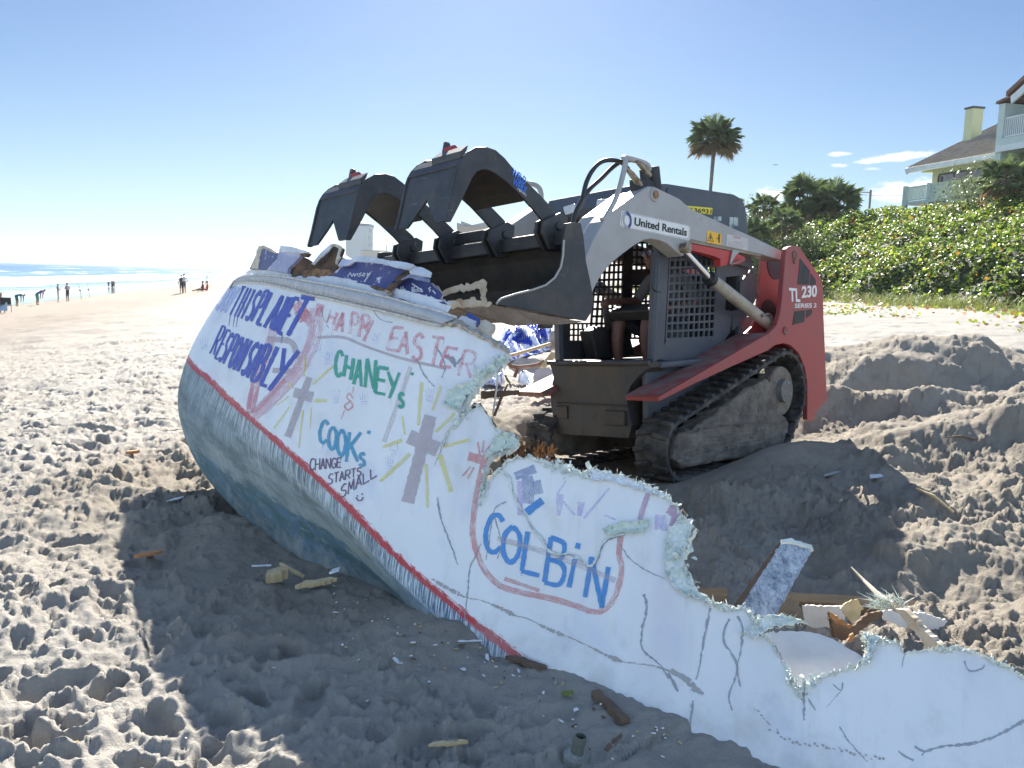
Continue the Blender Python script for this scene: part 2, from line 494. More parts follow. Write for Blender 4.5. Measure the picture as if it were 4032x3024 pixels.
# stations: rail, upper side, stripe, two bottom strakes, ground  (survey pixel, pixel, distance)
ST = [
 [(922, 1112, 7.85), (832, 1240, 7.60), (752, 1392, 7.20), (716, 1575, 6.70), (785, 1810, 5.95), (985, 2058, 5.40)],
 [(1040, 1108, 6.75), (935, 1300, 6.55), (848, 1520, 6.25), (800, 1690, 5.95), (895, 1905, 5.45), (1082, 2135, 5.02)],
 [(1216, 1152, 5.85), (1108, 1400, 5.60), (1010, 1668, 5.35), (1010, 1830, 5.15), (1085, 2010, 4.90), (1205, 2212, 4.66)],
 [(1480, 1215, 5.05), (1395, 1540, 4.78), (1288, 1917, 4.52), (1300, 2040, 4.42), (1370, 2180, 4.33), (1470, 2312, 4.28)],
 [(1800, 1268, 4.62), (1720, 1690, 4.28), (1590, 2214, 3.98), (1600, 2330, 3.90), (1660, 2440, 3.85), (1750, 2520, 3.85)],
 [(2200, 1440, 4.25), (2150, 1960, 3.82), (2053, 2598, 3.50), (2060, 2740, 3.42), (2100, 2860, 3.36), (2150, 2960, 3.34)],
 [(2720, 1640, 3.85), (2690, 2300, 3.37), (2640, 3060, 2.97), (2640, 3200, 2.91), (2650, 3320, 2.87), (2660, 3440, 2.84)],
 [(3320, 1860, 3.50), (3310, 2600, 2.98), (3280, 3560, 2.50), (3280, 3700, 2.45), (3280, 3850, 2.41), (3280, 3960, 2.38)],
 [(4050, 2120, 3.12), (4040, 2960, 2.62), (4010, 4150, 2.15), (4010, 4300, 2.11), (4010, 4450, 2.08), (4010, 4600, 2.06)],
 [(5000, 2380, 2.80), (4980, 3300, 2.36), (4950, 4700, 1.95), (4950, 4850, 1.92), (4950, 5000, 1.89), (4950, 5150, 1.87)],
]
NS = len(ST)
PT = np.array([[at(*q) for q in s] for s in ST])            # stations x rows x 3
# far side near the bow: the nearest stations thrown across the boat's own centre plane
axis = PT[3, 0]-PT[0, 0]; axis[2] = 0; axis /= np.linalg.norm(axis)
acr = np.array([-axis[1], axis[0], 0.])
if acr[1] < 0: acr = -acr
far_st = []
for w, k in ((.75, 1), (1.25, 2)):
    q = PT[0] + acr*w*np.array([1, 1, 1, .95, .8, .55])[:, None] + axis*(.22*k*k*.55)*np.array([1, 1, 1, 1, .9, .7])[:, None]
    far_st.insert(0, q)
PT = np.concatenate([np.array(far_st), PT]); NF = 2
def cr1(a, t):
    n = len(a); i = min(max(int(math.floor(t)), 0), n-2); f = t-i
    p0 = a[i-1] if i > 0 else 2*a[0]-a[1]; p1, p2 = a[i], a[i+1]; p3 = a[i+2] if i+2 < n else 2*a[n-1]-a[n-2]
    return .5*((2*p1)+(p2-p0)*f+(2*p0-5*p1+4*p2-p3)*f*f+(3*p1-p0-3*p2+p3)*f**3)
def hull(u, v):
    """u: station index from the bow (negative = far side), v: 5 at the rail .. 0 at the ground"""
    col = [cr1(PT[:, r], u+NF) for r in range(6)]
    return cr1(np.array(col), 5-v)
NU, NV = 220, 60
U0, U1, V0, V1 = -NF+.001, NS-1-.001, 0., 5.35
us = np.linspace(U0, U1, NU); vs_ = np.linspace(V0, V1, NV)
rowsU = [np.array([cr1(PT[:, r], u+NF) for u in us]) for r in range(6)]
G = np.zeros((NU, NV, 3))
for i in range(NU):
    col = np.array([rowsU[r][i] for r in range(6)])
    for j in range(NV): G[i, j] = cr1(col, 5-vs_[j])
gv = [Vector(p) for p in G.reshape(-1, 3)]
gf = [(i*NV+j, (i+1)*NV+j, (i+1)*NV+j+1, i*NV+j+1) for i in range(NU-1) for j in range(NV-1)]
BV = BVHTree.FromPolygons(gv, gf)
Cv = Vector(C0)
def uv_of(px, py):
    d = Vector(ray(px, py)).normalized()
    h = BV.ray_cast(Cv, d)
    if h[0] is None:
        # just off the silhouette: nearest point of the shell along the ray
        best = None
        for t in np.linspace(3, 9, 60):
            q = BV.find_nearest(Cv+d*t)
            if best is None or q[3] < best[3]: best = q
        h = best
    i, j = divmod(h[2], NV-1)
    p, e1, e2 = np.array(h[0]), G[i+1, j]-G[i, j], G[i, j+1]-G[i, j]
    A = np.stack([e1, e2], 1); s = np.linalg.lstsq(A, p-G[i, j], rcond=None)[0]
    return us[i]+(us[1]-us[0])*s[0], vs_[j]+(vs_[1]-vs_[0])*s[1]
def Gn(u, v):
    e = .01
    a, b = hull(u+e, v)-hull(u-e, v), hull(u, v+e)-hull(u, v-e)
    n = np.cross(a, b); n /= np.linalg.norm(n)
    if n @ acr > 0 and u > 0: n = -n
    return n
def lift(px, py, off=0.):
    u, v = uv_of(px, py)
    p = hull(min(max(u, U0), U1), v)
    if off: p = p + Gn(u, v)*off
    return p
SU = 0.62                                     # metres per station, for even triangles
CONTACT = [lift(*p) for p in ((960, 2035), (984, 2058), (1200, 2212), (1300, 2263), (1490, 2308), (1655, 2409), (1825, 2450), (1940, 2561), (2053, 2596), (2281, 2668), (2439, 2738), (2600, 2795), (2700, 2840), (2720, 2885), (2878, 2905), (2994, 2985), (3120, 3060), (3400, 3200), (3800, 3400), (4400, 3700))]
def bank_hull(X, Y, Z):
    """sand drifted against the buried side of the hull"""
    P = np.array(CONTACT); sel = (np.hypot(X-.0, Y-3.6) < 4.5)
    x, y, z = X[sel], Y[sel], Z[sel]
    bd = np.full(x.shape, 9.); bz = np.zeros(x.shape); side = np.zeros(x.shape)
    for a, b in zip(P[:-1], P[1:]):
        d = b[:2]-a[:2]; L2 = d @ d
        t = np.clip(((x-a[0])*d[0]+(y-a[1])*d[1])/L2, 0, 1)
        dx, dy = x-(a[0]+t*d[0]), y-(a[1]+t*d[1]); q = np.hypot(dx, dy)
        m = q < bd
        bd = np.where(m, q, bd); bz = np.where(m, a[2]+t*(b[2]-a[2]), bz); side = np.where(m, dx*d[1]-dy*d[0], side)
    near = side > 0
    bd = bd + .05*fbm(x, y, 3.0, 3, 77)*np.clip(bd*6, 0, 1)
    w = np.where(near, sstep(.62, .02, bd), sstep(.9, .0, bd))
    tgt = bz + np.where(near, -.05*bd, -.25*bd) + .03*fbm(x, y, 7, 3, 78) + .012*fbm(x, y, 24, 2, 79)
    Z[sel] = z*(1-w) + tgt*w
    return Z
def build_ground():
    a = [-180+i*4 for i in range(int(140/4))]
    a += list(np.arange(-40, 40.01, .074)) + [44+i*4 for i in range(int(136/4))]
    a = np.radians(np.array(sorted(set(np.round(a, 4)))))
    r = [.25]
    while r[-1] < 420: r.append(r[-1] + max(.02 if r[-1] < 1.7 else .0075, r[-1]*.0044 if r[-1] < 40 else r[-1]*.012))
    r = np.array(r)
    A, Rr = np.meshgrid(a, r)
    X, Y = Rr*np.sin(A), Rr*np.cos(A)
    Z, work = ground(X, Y)
    Z = bank_hull(X, Y, Z)
    nr, na = X.shape
    co = np.stack([X, Y, Z], -1).reshape(-1, 3)
    i = np.arange(nr-1)[:, None]*na + np.arange(na)[None, :]
    j = np.arange(nr-1)[:, None]*na + (np.arange(na)[None, :]+1) % na
    q = np.stack([i, i+na, j+na, j], -1).reshape(-1, 4)
    me = bpy.data.meshes.new('sand_beach')
    me.vertices.add(len(co)); me.vertices.foreach_set('co', co.ravel())
    me.loops.add(q.size); me.loops.foreach_set('vertex_index', q.ravel().astype(np.int32))
    me.polygons.add(len(q)); me.polygons.foreach_set('loop_start', np.arange(0, q.size, 4, dtype=np.int32))
    me.polygons.foreach_set('use_smooth', np.ones(len(q), dtype=bool))
    me.update(calc_edges=True)
    at1 = me.attributes.new('damp', 'FLOAT', 'POINT')
    at1.data.foreach_set('value', work.ravel().astype(np.float32))
    c = cross_shore(X, Y)
    at2 = me.attributes.new('shore', 'FLOAT', 'POINT')
    at2.data.foreach_set('value', c.ravel().astype(np.float32))
    g = N('sand')
    dry = g.mix(g.ramp(g.noise(.9, 6, .6), .35, .65), (.405, .375, .328), (.465, .435, .387))
    dampc = g.mix(g.ramp(g.noise(2.4, 6, .65), .35, .65), (.26, .225, .18), (.35, .31, .25))
    col = g.mix(g.math('MULTIPLY', g.attr('damp').outputs['Fac'], .85), dry, dampc)
    # dune foot darkened to offset grazing glare, tawny sand towards the water darkened likewise
    sh = g.attr('shore').outputs['Fac']
    col = g.mix(g.ramp(sh, 2.5, 10, 0, .85), col, (.285, .240, .195))
    col = g.mix(g.ramp(sh, -9, -16, 0, .6), col, (.29, .272, .245))
    wetf = g.ramp(g.math('ADD', sh, g.ramp(g.noise(.12, 3, .5), 0, 1, -2.0, 2.0)), 24.6, 26.2)
    col = g.mix(wetf, col, (.22, .185, .14))
    # shell and grain speckle
    col = g.mix(g.ramp(g.noise(170, 3, .7), .62, .75, 0, .45), col, (.24, .20, .16))
    col = g.mix(g.ramp(g.noise(90, 3, .7), .68, .78, 0, .5), col, (.55, .53, .48))
    g.color(col)
    g.l.new(g.ramp(wetf, 0, 1, .9, .25), g.b.inputs['Roughness'])
    g.b.inputs['Specular IOR Level'].default_value = .06
    h = g.math('ADD', g.noise(38, 6, .75), g.math('MULTIPLY', g.noise(230, 3, .7), .35))
    g.bump(h, 1.0, .026)
    me.materials.append(g.m)
    o = bpy.data.objects.new('sand_beach', me); COL.objects.link(o)
    tag(o, kind='structure')
    return o
build_ground()
SEA_Z = -2.36
def build_sea():
    # rows across the shore; crests are real swells near the beach
    c = np.concatenate([np.arange(24.5, 130, .5), np.geomspace(130, 30000, 60)])
    s = np.concatenate([-np.geomspace(2, 3000, 20)[::-1], np.arange(0, 420, 2.2), np.geomspace(420, 30000, 46)])
    Cc, Ss = np.meshgrid(c, s, indexing='ij')
    X = SEAW[0]*Cc + COAST[0]*Ss; Y = SEAW[1]*Cc + COAST[1]*Ss
    amp = sstep(40, 62, Cc)*sstep(900, 110, Cc)
    ph = Cc + 7*fbm(Ss, Cc, .011, 3, 5)
    crest = np.exp(-((((ph-72) % 26)-13)/2.6)**2)
    Z = SEA_Z + .9*amp*crest*sstep(420, 300, Ss+0*Cc) + .10*sstep(33, 50, Cc)*fbm(X, Y, .22, 3, 9)
    Z = Z + .02*sstep(40, 27, Cc)*0
    nr, na = X.shape
    co = np.stack([X, Y, Z], -1).reshape(-1, 3)
    i = np.arange(nr-1)[:, None]*na + np.arange(na-1)[None, :]
    q = np.stack([i, i+na, i+na+1, i+1], -1).reshape(-1, 4)
    me = bpy.data.meshes.new('sea'); me.from_pydata(co.tolist(), [], q.tolist()); me.update()
    me.polygons.foreach_set('use_smooth', [True]*len(me.polygons))
    for nm, arr in (('shore', Cc), ('along', Ss), ('crest', crest*amp)):
        k = me.attributes.new(nm, 'FLOAT', 'POINT'); k.data.foreach_set('value', arr.ravel().astype(np.float32))
    g = N('sea_water')
    sh = g.attr('shore').outputs['Fac']; al = g.attr('along').outputs['Fac']
    cb = g.n.new('ShaderNodeCombineXYZ'); g.l.new(sh, cb.inputs[0]); g.l.new(al, cb.inputs[1])
    v = cb.outputs[0]
    nA = g.noise(.05, 4, .6, v, (1.0, .35, 1)); nB = g.noise(.30, 5, .7, v, (1.0, .30, 1))
    sh2 = g.math('ADD', sh, g.ramp(nA, 0, 1, -11, 11))
    def band(lo, hi, soft):
        return g.math('MULTIPLY', g.ramp(sh2, lo-soft, lo+soft), g.ramp(sh2, hi-soft, hi+soft, 1, 0))
    foam = g.math('MULTIPLY', band(45, 66, 1.4), g.ramp(nB, .25, .42))
    cr = g.attr('crest').outputs['Fac']
    foam = g.math('MAXIMUM', foam, g.math('MULTIPLY', g.ramp(cr, .25, .6), g.ramp(g.noise(.035, 4, .6, v, (.6, .5, 1)), .50, .58)))
    foam = g.math('MAXIMUM', foam, g.math('MULTIPLY', band(66, 78, 3), g.ramp(nB, .56, .64)))
    foam = g.math('MAXIMUM', foam, g.math('MULTIPLY', band(35.4, 36.4, .35), g.ramp(nB, .4, .5, 0, .85)))
    foam = g.math('MINIMUM', foam, 1.0)
    wat = g.mix(g.ramp(sh, 26, 44), (.16, .15, .13), (.10, .20, .27))
    wat = g.mix(g.ramp(sh, 60, 220), wat, (.035, .12, .25))
    g.color(g.mix(foam, wat, (.86, .88, .90)))
    g.l.new(g.math('MAXIMUM', g.ramp(foam, 0, 1, 0, .8), g.ramp(sh, 30, 70, .05, .30)), g.b.inputs['Roughness'])
    g.b.inputs['IOR'].default_value = 1.33; g.l.new(g.ramp(sh, 40, 70, .5, .16), g.b.inputs['Specular IOR Level'])
    h = g.math('ADD', g.noise(.9, 4, .6, g.tc.outputs['Object']), g.noise(.25, 4, .6, g.tc.outputs['Object']))
    b = g.n.new('ShaderNodeBump'); b.inputs['Distance'].default_value = .5
    g.l.new(g.ramp(sh, 27, 60, .01, .42), b.inputs['Strength']); g.l.new(h, b.inputs['Height']); g.l.new(b.outputs[0], g.b.inputs['Normal'])
    me.materials.append(g.m)
    o = bpy.data.objects.new('sea', me); COL.objects.link(o); tag(o, kind='structure')
build_sea()
# ------------------------------------------------------------------ tracked loader
def lw(X, Y, Z): return LO + LX*X + LY*Y + LZ*Z
def onY(p, Y):
    v = ray(*p); t = ((LO+LY*Y-C0)@LY)/(v@LY); q = C0+v*t-LO; return (float(q@LX), float(q@LZ))
def onX(p, X):
    v = ray(*p); t = ((LO+LX*X-C0)@LX)/(v@LX); q = C0+v*t-LO; return (float(q@LY), float(q@LZ))
def zz(x0, y0, k): return lambda x, y: (x0+x*k, y0+y*k)
z1 = zz(2050, 1300, 700/1858); z2 = zz(1100, 500, .5877); z3 = zz(2000, 550, .5877); z4 = zz(2000, 1000, .5877)
z4r = zz(2700, 1300, 600/1991); z4b = zz(2150, 580, 800/2212); z3b = zz(2200, 900, 750/2212); zb = zz(1500, 540, 750/2212)
XZ = lambda p, q, w: (p, w, q)          # 2d profile (X, Z) swept along Y
YZ = lambda p, q, w: (w, p, q)          # 2d profile (Y, Z) swept along X

g = N('dark_steel')
c_ = g.mix(g.ramp(g.noise(5, 7, .65), .4, .65), (.022, .024, .028), (.046, .045, .046))
c_ = g.mix(g.ramp(g.noise(26, 6, .7), .64, .76), c_, (.10, .095, .09))
c_ = g.mix(g.math('MULTIPLY', g.ramp(g.noise(2.6, 6, .8, None, (1, 1, 9)), .60, .68), .55), c_, (.17, .165, .16))
c_ = g.mix(g.math('MULTIPLY', g.ramp(g.noise(3.1, 6, .8, None, (9, 1, 1.4)), .63, .69), .6), c_, (.20, .19, .18))
c_ = g.mix(g.ramp(g.noise(2.2, 4, .6), .6, .75, 0, .5), c_, (.11, .085, .06))
g.color(c_); g.b.inputs['Roughness'].default_value = .48; g.bump(g.noise(60, 6, .7), .2, .006)
m_steel = g.m
m_bucket_in = M('bucket_worn_steel', (.030, .027, .024), (.055, .043, .032), 6, .55, 0, .3, 70, c3=(.10, .085, .07), s3=30, lo3=.66, hi3=.78)
m_beige = M('beige_paint', (.37, .365, .355), (.32, .315, .30), 3, .45, 0, .08, 50, c3=(.22, .09, .035), s3=16, lo3=.665, hi3=.70)
m_red = M('red_paint', (.33, .050, .052), (.27, .065, .06), 4, .42, 0, .06, 50, c3=(.45, .20, .17), s3=22, lo3=.655, hi3=.70)
m_red_dusty = M('dusty_red_paint', (.24, .05, .045), (.20, .15, .13), 5, .7, 0, .2, 60)
m_cab = M('slate_grey_paint', (.055, .064, .080), (.078, .083, .094), 4, .5, 0, .08, 60, c3=(.22, .21, .20), s3=30, lo3=.68, hi3=.75)
m_black = M('black_plastic', (.018, .018, .02), (.035, .034, .034), 6, .55, 0, .2, 80)
m_rubber = M('dusty_rubber', (.030, .029, .028), (.13, .118, .10), 7, .85, 0, .5, 60, lo=.42, hi=.72)
m_caked = M('caked_sand', (.22, .19, .155), (.12, .10, .085), 5, .95, 0, .9, 26, c3=(.045, .038, .034), s3=9, lo3=.58, hi3=.66)
m_chrome = M('chrome_rod', (.75, .75, .76), None, rough=.12, metal=1.0)
m_hose = M('hose_rubber', (.02, .02, .021), None, rough=.45)
m_fit = M('steel_fitting', (.34, .31, .24), (.16, .12, .08), 20, .4, .8)
m_glass_lamp = M('lamp_lens', (.62, .64, .66), (.5, .52, .55), 40, .15, 0, .3, 160)
m_white = M('white_vinyl', (.74, .74, .72), (.68, .68, .66), 12, .5, c3=(.4, .38, .35), s3=40, lo3=.68, hi3=.74)
m_ink = M('black_ink', (.02, .02, .022), None, rough=.5)
m_navy = M('navy_ink', (.03, .055, .20), None, rough=.5)
m_silver = M('grey_ink', (.36, .36, .38), None, rough=.5)
m_yellow = M('yellow_vinyl', (.78, .66, .03), None, rough=.5)
m_amber = M('amber_vinyl', (.80, .44, .02), None, rough=.5)
m_blue = M('blue_vinyl', (.04, .17, .62), (.06, .22, .72), 30, .5)
m_rim = M('worn_bare_edge', (.40, .38, .35), None, rough=.5)

loader = empty('skid_loader', LO, 'red and grey tracked loader with raised black grapple bucket behind the wreck', 'loader')
Ml = Matrix.Identity(4)
for i in range(3): Ml[i][0], Ml[i][1], Ml[i][2], Ml[i][3] = LX[i], LY[i], LZ[i], LO[i]
loader.matrix_world = Ml

def circ_hull(circs, n=40):
    pts = []
    for (x, z, r) in circs:
        for k in range(n):
            a = 2*math.pi*k/n; pts.append((x+r*math.cos(a), z+r*math.sin(a)))
    pts = sorted(set(pts))
    def half(ps):
        h = []
        for p in ps:
            while len(h) > 1 and (h[-1][0]-h[-2][0])*(p[1]-h[-2][1])-(h[-1][1]-h[-2][1])*(p[0]-h[-2][0]) <= 0: h.pop()
            h.append(p)
        return h
    a, b = half(pts), half(pts[::-1])
    return a[:-1]+b[:-1]
def resample(poly, n):
    p = np.array(poly+[poly[0]]); d = np.r_[0, np.cumsum(np.linalg.norm(np.diff(p, axis=0), axis=1))]
    t = np.linspace(0, d[-1], n, endpoint=False)
    return [(float(np.interp(q, d, p[:, 0])), float(np.interp(q, d, p[:, 1]))) for q in t]
def inset(poly, w):
    n = len(poly); out = []
    for i in range(n):
        a, b = np.array(poly[i-1]), np.array(poly[(i+1) % n]); t = (b-a)/np.linalg.norm(b-a)
        out.append((poly[i][0]-t[1]*w, poly[i][1]+t[0]*w))
    return out
TRK = resample(circ_hull([(.70, .27, .27), (-1.10, .655, .40), (-.95, .2, .2)]), 132)
def make_track(y0, y1, near):
    mb = MB(); n = len(TRK); inn = inset(TRK, .035)
    vs = []
    for (p, q) in ((TRK, y0), (TRK, y1), (inn, y1), (inn, y0)):
        vs += [(a, q, b) for a, b in p]
    fs = []
    for k in range(4):
        for i in range(n):
            j = (i+1) % n; fs.append((k*n+i, k*n+j, ((k+1) % 4)*n+j, ((k+1) % 4)*n+i))
    mb.add(vs, fs)
    ym = (y0+y1)/2
    for i in range(0, n, 3):                       # staggered chevron lugs
        a, b = np.array(TRK[i]), np.array(TRK[(i+1) % n]); t = (b-a)/np.linalg.norm(b-a); nn = np.array([t[1], -t[0]])
        for s in (-1, 1):
            off = 0 if s > 0 else .5
            c = a + t*(.5+off)*.06 + nn*.014
            wy = (y1-y0)*.47
            cy = ym + s*(y1-y0)*.255
            rot = Matrix(((t[0], 0, nn[0]), (0, 1, 0), (t[1], 0, nn[1]))) @ Matrix.Rotation(s*.16, 3, 'Z')
            mb.box((c[0], cy, c[1]), (.045, wy, .034), rot)
    for i in range(1, n, 4):                       # inner drive teeth
        a, b = np.array(inn[i]), np.array(inn[(i+1) % n]); t = (b-a)/np.linalg.norm(b-a); nn = np.array([-t[1], t[0]])
        c = a+nn*.008
        mb.box((c[0], ym, c[1]), (.03, (y1-y0)*.96, .03), Matrix(((t[0], 0, nn[0]), (0, 1, 0), (t[1], 0, nn[1]))))
    tr = mb.build('track', m_rubber, loader, bevel=.006)
    out = y1 if near else y0; s = 1 if near else -1
    fr = MB()
    ring = [(.62, .10), (.80, .20), (.74, .40), (.45, .43), (.05, .55), (-.45, .72), (-.78, .80), (-.98, .70), (-1.02, .45), (-1.22, .36), (-1.24, .12), (-.9, .06)]
    fr.prism(ring, out-s*.05, out-s*.26, XZ)
    f = fr.build('track_frame', m_caked, tr, bevel=.03)
    # lumpy crust of sand on the frame
    m = f.modifiers.new('subdivide', 'SUBSURF'); m.subdivision_type = 'SIMPLE'; m.levels = m.render_levels = 4
    tx = bpy.data.textures.new('lumps', 'CLOUDS'); tx.noise_scale = .11
    d = f.modifiers.new('lumps', 'DISPLACE'); d.texture = tx; d.strength = .045; d.mid_level = .5; d.texture_coords = 'LOCAL'
    sp = MB(); sp.cyl((-1.10, out-s*.06, .655), (-1.10, out-s*.22, .655), .25, 30)
    sp.build('drive_sprocket', m_caked, tr, bevel=.02)
    hb = MB(); hb.cyl((-1.10, out-s*.0, .655), (-1.10, out-s*.08, .655), .115, 28)
    for k in range(8):
        a = k*math.pi/4; hb.cyl((-1.1+.085*math.cos(a), out+s*.006, .655+.085*math.sin(a)), (-1.1+.085*math.cos(a), out-s*.01, .655+.085*math.sin(a)), .011, 8)
    hb.build('hub', M('hub_grey', (.19, .18, .17), (.13, .12, .11), 20, .7), tr, bevel=.008)
    return tr
make_track(.50, .83, True)
make_track(-.83, -.50, False)

# lower body between the tracks with the swollen front apron
c = MB()
c.prism([(-1.45, .35), (.55, .35), (.62, .6), (.55, .98), (-1.3, 1.0)], -.47, .47, XZ)
c.build('chassis', m_black, loader, bevel=.02)
apron = [onX(z1(*p), .85) for p in ((300, 335), (1350, 340), (1345, 392), (1240, 470), (1150, 580), (1105, 690), (1118, 800), (1135, 900), (1160, 1000), (1128, 1128), (700, 1105), (372, 1082), (352, 950), (322, 830), (312, 700), (318, 600), (345, 500), (322, 415))]
ap = MB(); ap.prism(apron, .85, .56, YZ)
apo = ap.build('front_apron', M('apron_steel', (.045, .044, .046), (.075, .058, .042), 5, .6, 0, .3, 60, c3=(.02, .02, .02), s3=14, lo3=.6, hi3=.7, stretch=(1, 1, .45)), loader, bevel=.03)
st = MB()
z0_, z1_ = .735, .62
for (ya, yb, za, zbb, d) in ((-.5, .36, .655, .64, .018), (.10, .33, .60, .47, .03), (-.49, -.36, .62, .5, .02)):
    st.box((.85+d/2, (ya+yb)/2, (za+zbb)/2), (d, yb-ya, abs(za-zbb)))
st.build('stiffener', m_bucket_in, apo, bevel=.008)
lip = MB()
lip.tube([lw_ for lw_ in ((.86, -.59, 1.03), (.86, .6, 1.03))], .022, 8)
lip.build('worn_lip', m_steel, apo)
sl = MB()                                            # long side step beneath the cab door
sl.prism([onY(z3(*p), .5) for p in ((955, 1490), (1370, 1452), (1405, 1468), (1340, 1500), (955, 1535))], .5, .62, XZ)
sl.build('side_step', m_cab, loader, bevel=.02)
dk = MB()
dk.prism([(.80, .40), (.80, .98), (.2, 1.0), (-.6, 1.05), (-1.0, 1.1), (-1.0, .9)], .47, .52, XZ)
dk.build('side_plate', m_cab, loader, bevel=.01)

# fenders over the tracks
fend = [onY(z4(*p), .83) for p in ((1005, 960), (1745, 533), (1752, 642), (1500, 755), (1250, 870), (1012, 990))]
for ya, yb in ((.49, .83), (-.83, -.49)):
    f = MB(); f.prism(fend, ya, yb, XZ)
    fo = f.build('fender', m_red if ya > 0 else m_red_dusty, loader, bevel=.006)
    g = MB()
    a, b = np.array(fend[0]), np.array(fend[1])
    g.add([(a[0]+.01, ya+.004, a[1]+.004), (a[0]+.01, yb-.012, a[1]+.004), (b[0], yb-.012, b[1]+.004), (b[0], ya+.004, b[1]+.004)], [(0, 1, 2, 3)])
    gg = g.build('dust_layer', m_red_dusty, fo)
    sd = gg.modifiers.new('thick', 'SOLIDIFY'); sd.thickness = .004

# rear towers
tow = [(1905, -55), (1882, -48), (1868, -34), (1860, 20), (1850, 140), (1838, 300), (1825, 400), (1800, 480), (1745, 535), (1748, 645), (1790, 612), (1850, 598),
       (1895, 612), (1950, 665), (1990, 760), (2006, 860), (2008, 1000), (2006, 1110), (2030, 1120), (2052, 1108), (2072, 1052), (2138, 975), (2128, 700), (2116, 420), (2112, 215),
       (2098, 160), (2050, 88), (2000, 20), (1962, -38), (1935, -54)]
towp = [onY(z4(*p), .82) for p in tow]
holes = {'upper': [onY(z4(*p), .823) for p in ((1958, 30), (2022, 110), (2018, 206), (1940, 206))],
         'upper2': [onY(z4(*p), .823) for p in ((2030, 130), (2062, 170), (2064, 208), (2024, 208))],
         'lower': [onY(z4(*p), .823) for p in ((1920, 385), (1990, 378), (1986, 455), (1906, 476))],
         'lower2': [onY(z4(*p), .823) for p in ((2000, 376), (2040, 372), (2034, 405), (1998, 430))]}
for s in (1, -1):
    t = MB()
    t.prism(towp, s*.765, s*.82, XZ)
    to = t.build('side_tower', m_red, loader, bevel=.008)
    inner = MB()
    inner.prism([(x-(.10 if z > 1.2 else 0), z) for x, z in towp if z > .85], s*.47, s*.50, XZ)
    inner.build('inner_plate', m_red, to, bevel=.006)
    web = MB()
    web.prism([(-1.9, .5), (-2.0, 1.0), (-1.93, 1.62), (-1.88, 1.62), (-1.93, 1.0), (-1.84, .5)], s*.50, s*.765, XZ)
    web.build('rear_web', m_red_dusty, to)
    for nm, hp in holes.items():
        h = MB(); h.prism(hp, s*.8195, s*.8235, XZ); h.build('vent', m_black, to)
    pc = onY(z3(1918, 775), .82)
    p = MB(); p.cyl((pc[0], s*.75, pc[1]), (pc[0], s*.832, pc[1]), .045, 20); p.cyl((pc[0], s*.82, pc[1]-.06), (pc[0], s*.835, pc[1]-.06), .03, 6)
    p.build('pivot_pin', M('rusty_pin', (.12, .07, .05), (.2, .12, .08), 20, .7), to, bevel=.006)
    pc = onY(z3(1855, 1280), .82)
    p = MB(); p.cyl((pc[0], s*.80, pc[1]), (pc[0], s*.838, pc[1]), .04, 18)
    p.build('tie_bolt', m_red_dusty, to, bevel=.006)
    # dark cut-outs where arm and cylinder enter
    for q, rr in (((1745, 1180), .17), ((1790, 830), .17)):
        cc = onY(z3(*q), .5)
        k = MB(); k.cyl((cc[0], s*.498, cc[1]), (cc[0], s*.505, cc[1]), rr, 28); k.build('cut_out', m_black, to)
rear = MB()
rear.prism([(-2.0, .42), (-1.95, .95), (-1.9, 1.35), (-1.55, 1.45), (-1.25, 1.0), (-1.25, .42)], -.46, .46, XZ)
rear.build('engine_cover', m_red_dusty, loader, bevel=.04)
def plate_text(txt, px_l, px_r, px_up, Y, mat, parent, name, fill=.9, bold=0., sy=1.0, both=False):
    """lettering lying on a side plate: baseline from px_l to px_r, height up to px_up"""
    me = font_mesh(txt, name, bold, .002)
    a, b, u = np.array(onY(px_l, Y)), np.array(onY(px_r, Y)), np.array(onY(px_up, Y))
    co = np.zeros(len(me.vertices)*3); me.vertices.foreach_get('co', co); co = co.reshape(-1, 3)
    mn, mxx = co.min(0), co.max(0)
    s, t = (co[:, 0]-mn[0])/(mxx[0]-mn[0]), (co[:, 1]-mn[1])/(mxx[1]-mn[1])
    p = a[None]+(b-a)[None]*s[:, None]+(u-a)[None]*t[:, None]
    w = co[:, 2]-mn[2]
    co2 = np.stack([p[:, 0], Y+w*.6, p[:, 1]], -1)
    me.vertices.foreach_set('co', co2.ravel()); me.update()
    me.materials.clear(); me.materials.append(mat)
    o = bpy.data.objects.new(name, me); COL.objects.link(o); o.parent = parent
    return o
near_tower = [o for o in loader.children if o.name.startswith('side_tower')][0]
plate_text('TL', z3(1885, 1083), z3(1958, 1088), z3(1882, 992), .822, m_silver if 0 else m_white, near_tower, 'model_lettering', bold=.03)
plate_text('230', z3(1966, 1062), z3(2068, 1052), z3(1968, 982), .822, m_white, near_tower, 'model_lettering', bold=.03)
plate_text('SERIES 2', z3(1920, 1128), z3(2066, 1124), z3(1922, 1098), .822, m_white, near_tower, 'model_lettering', bold=.02)

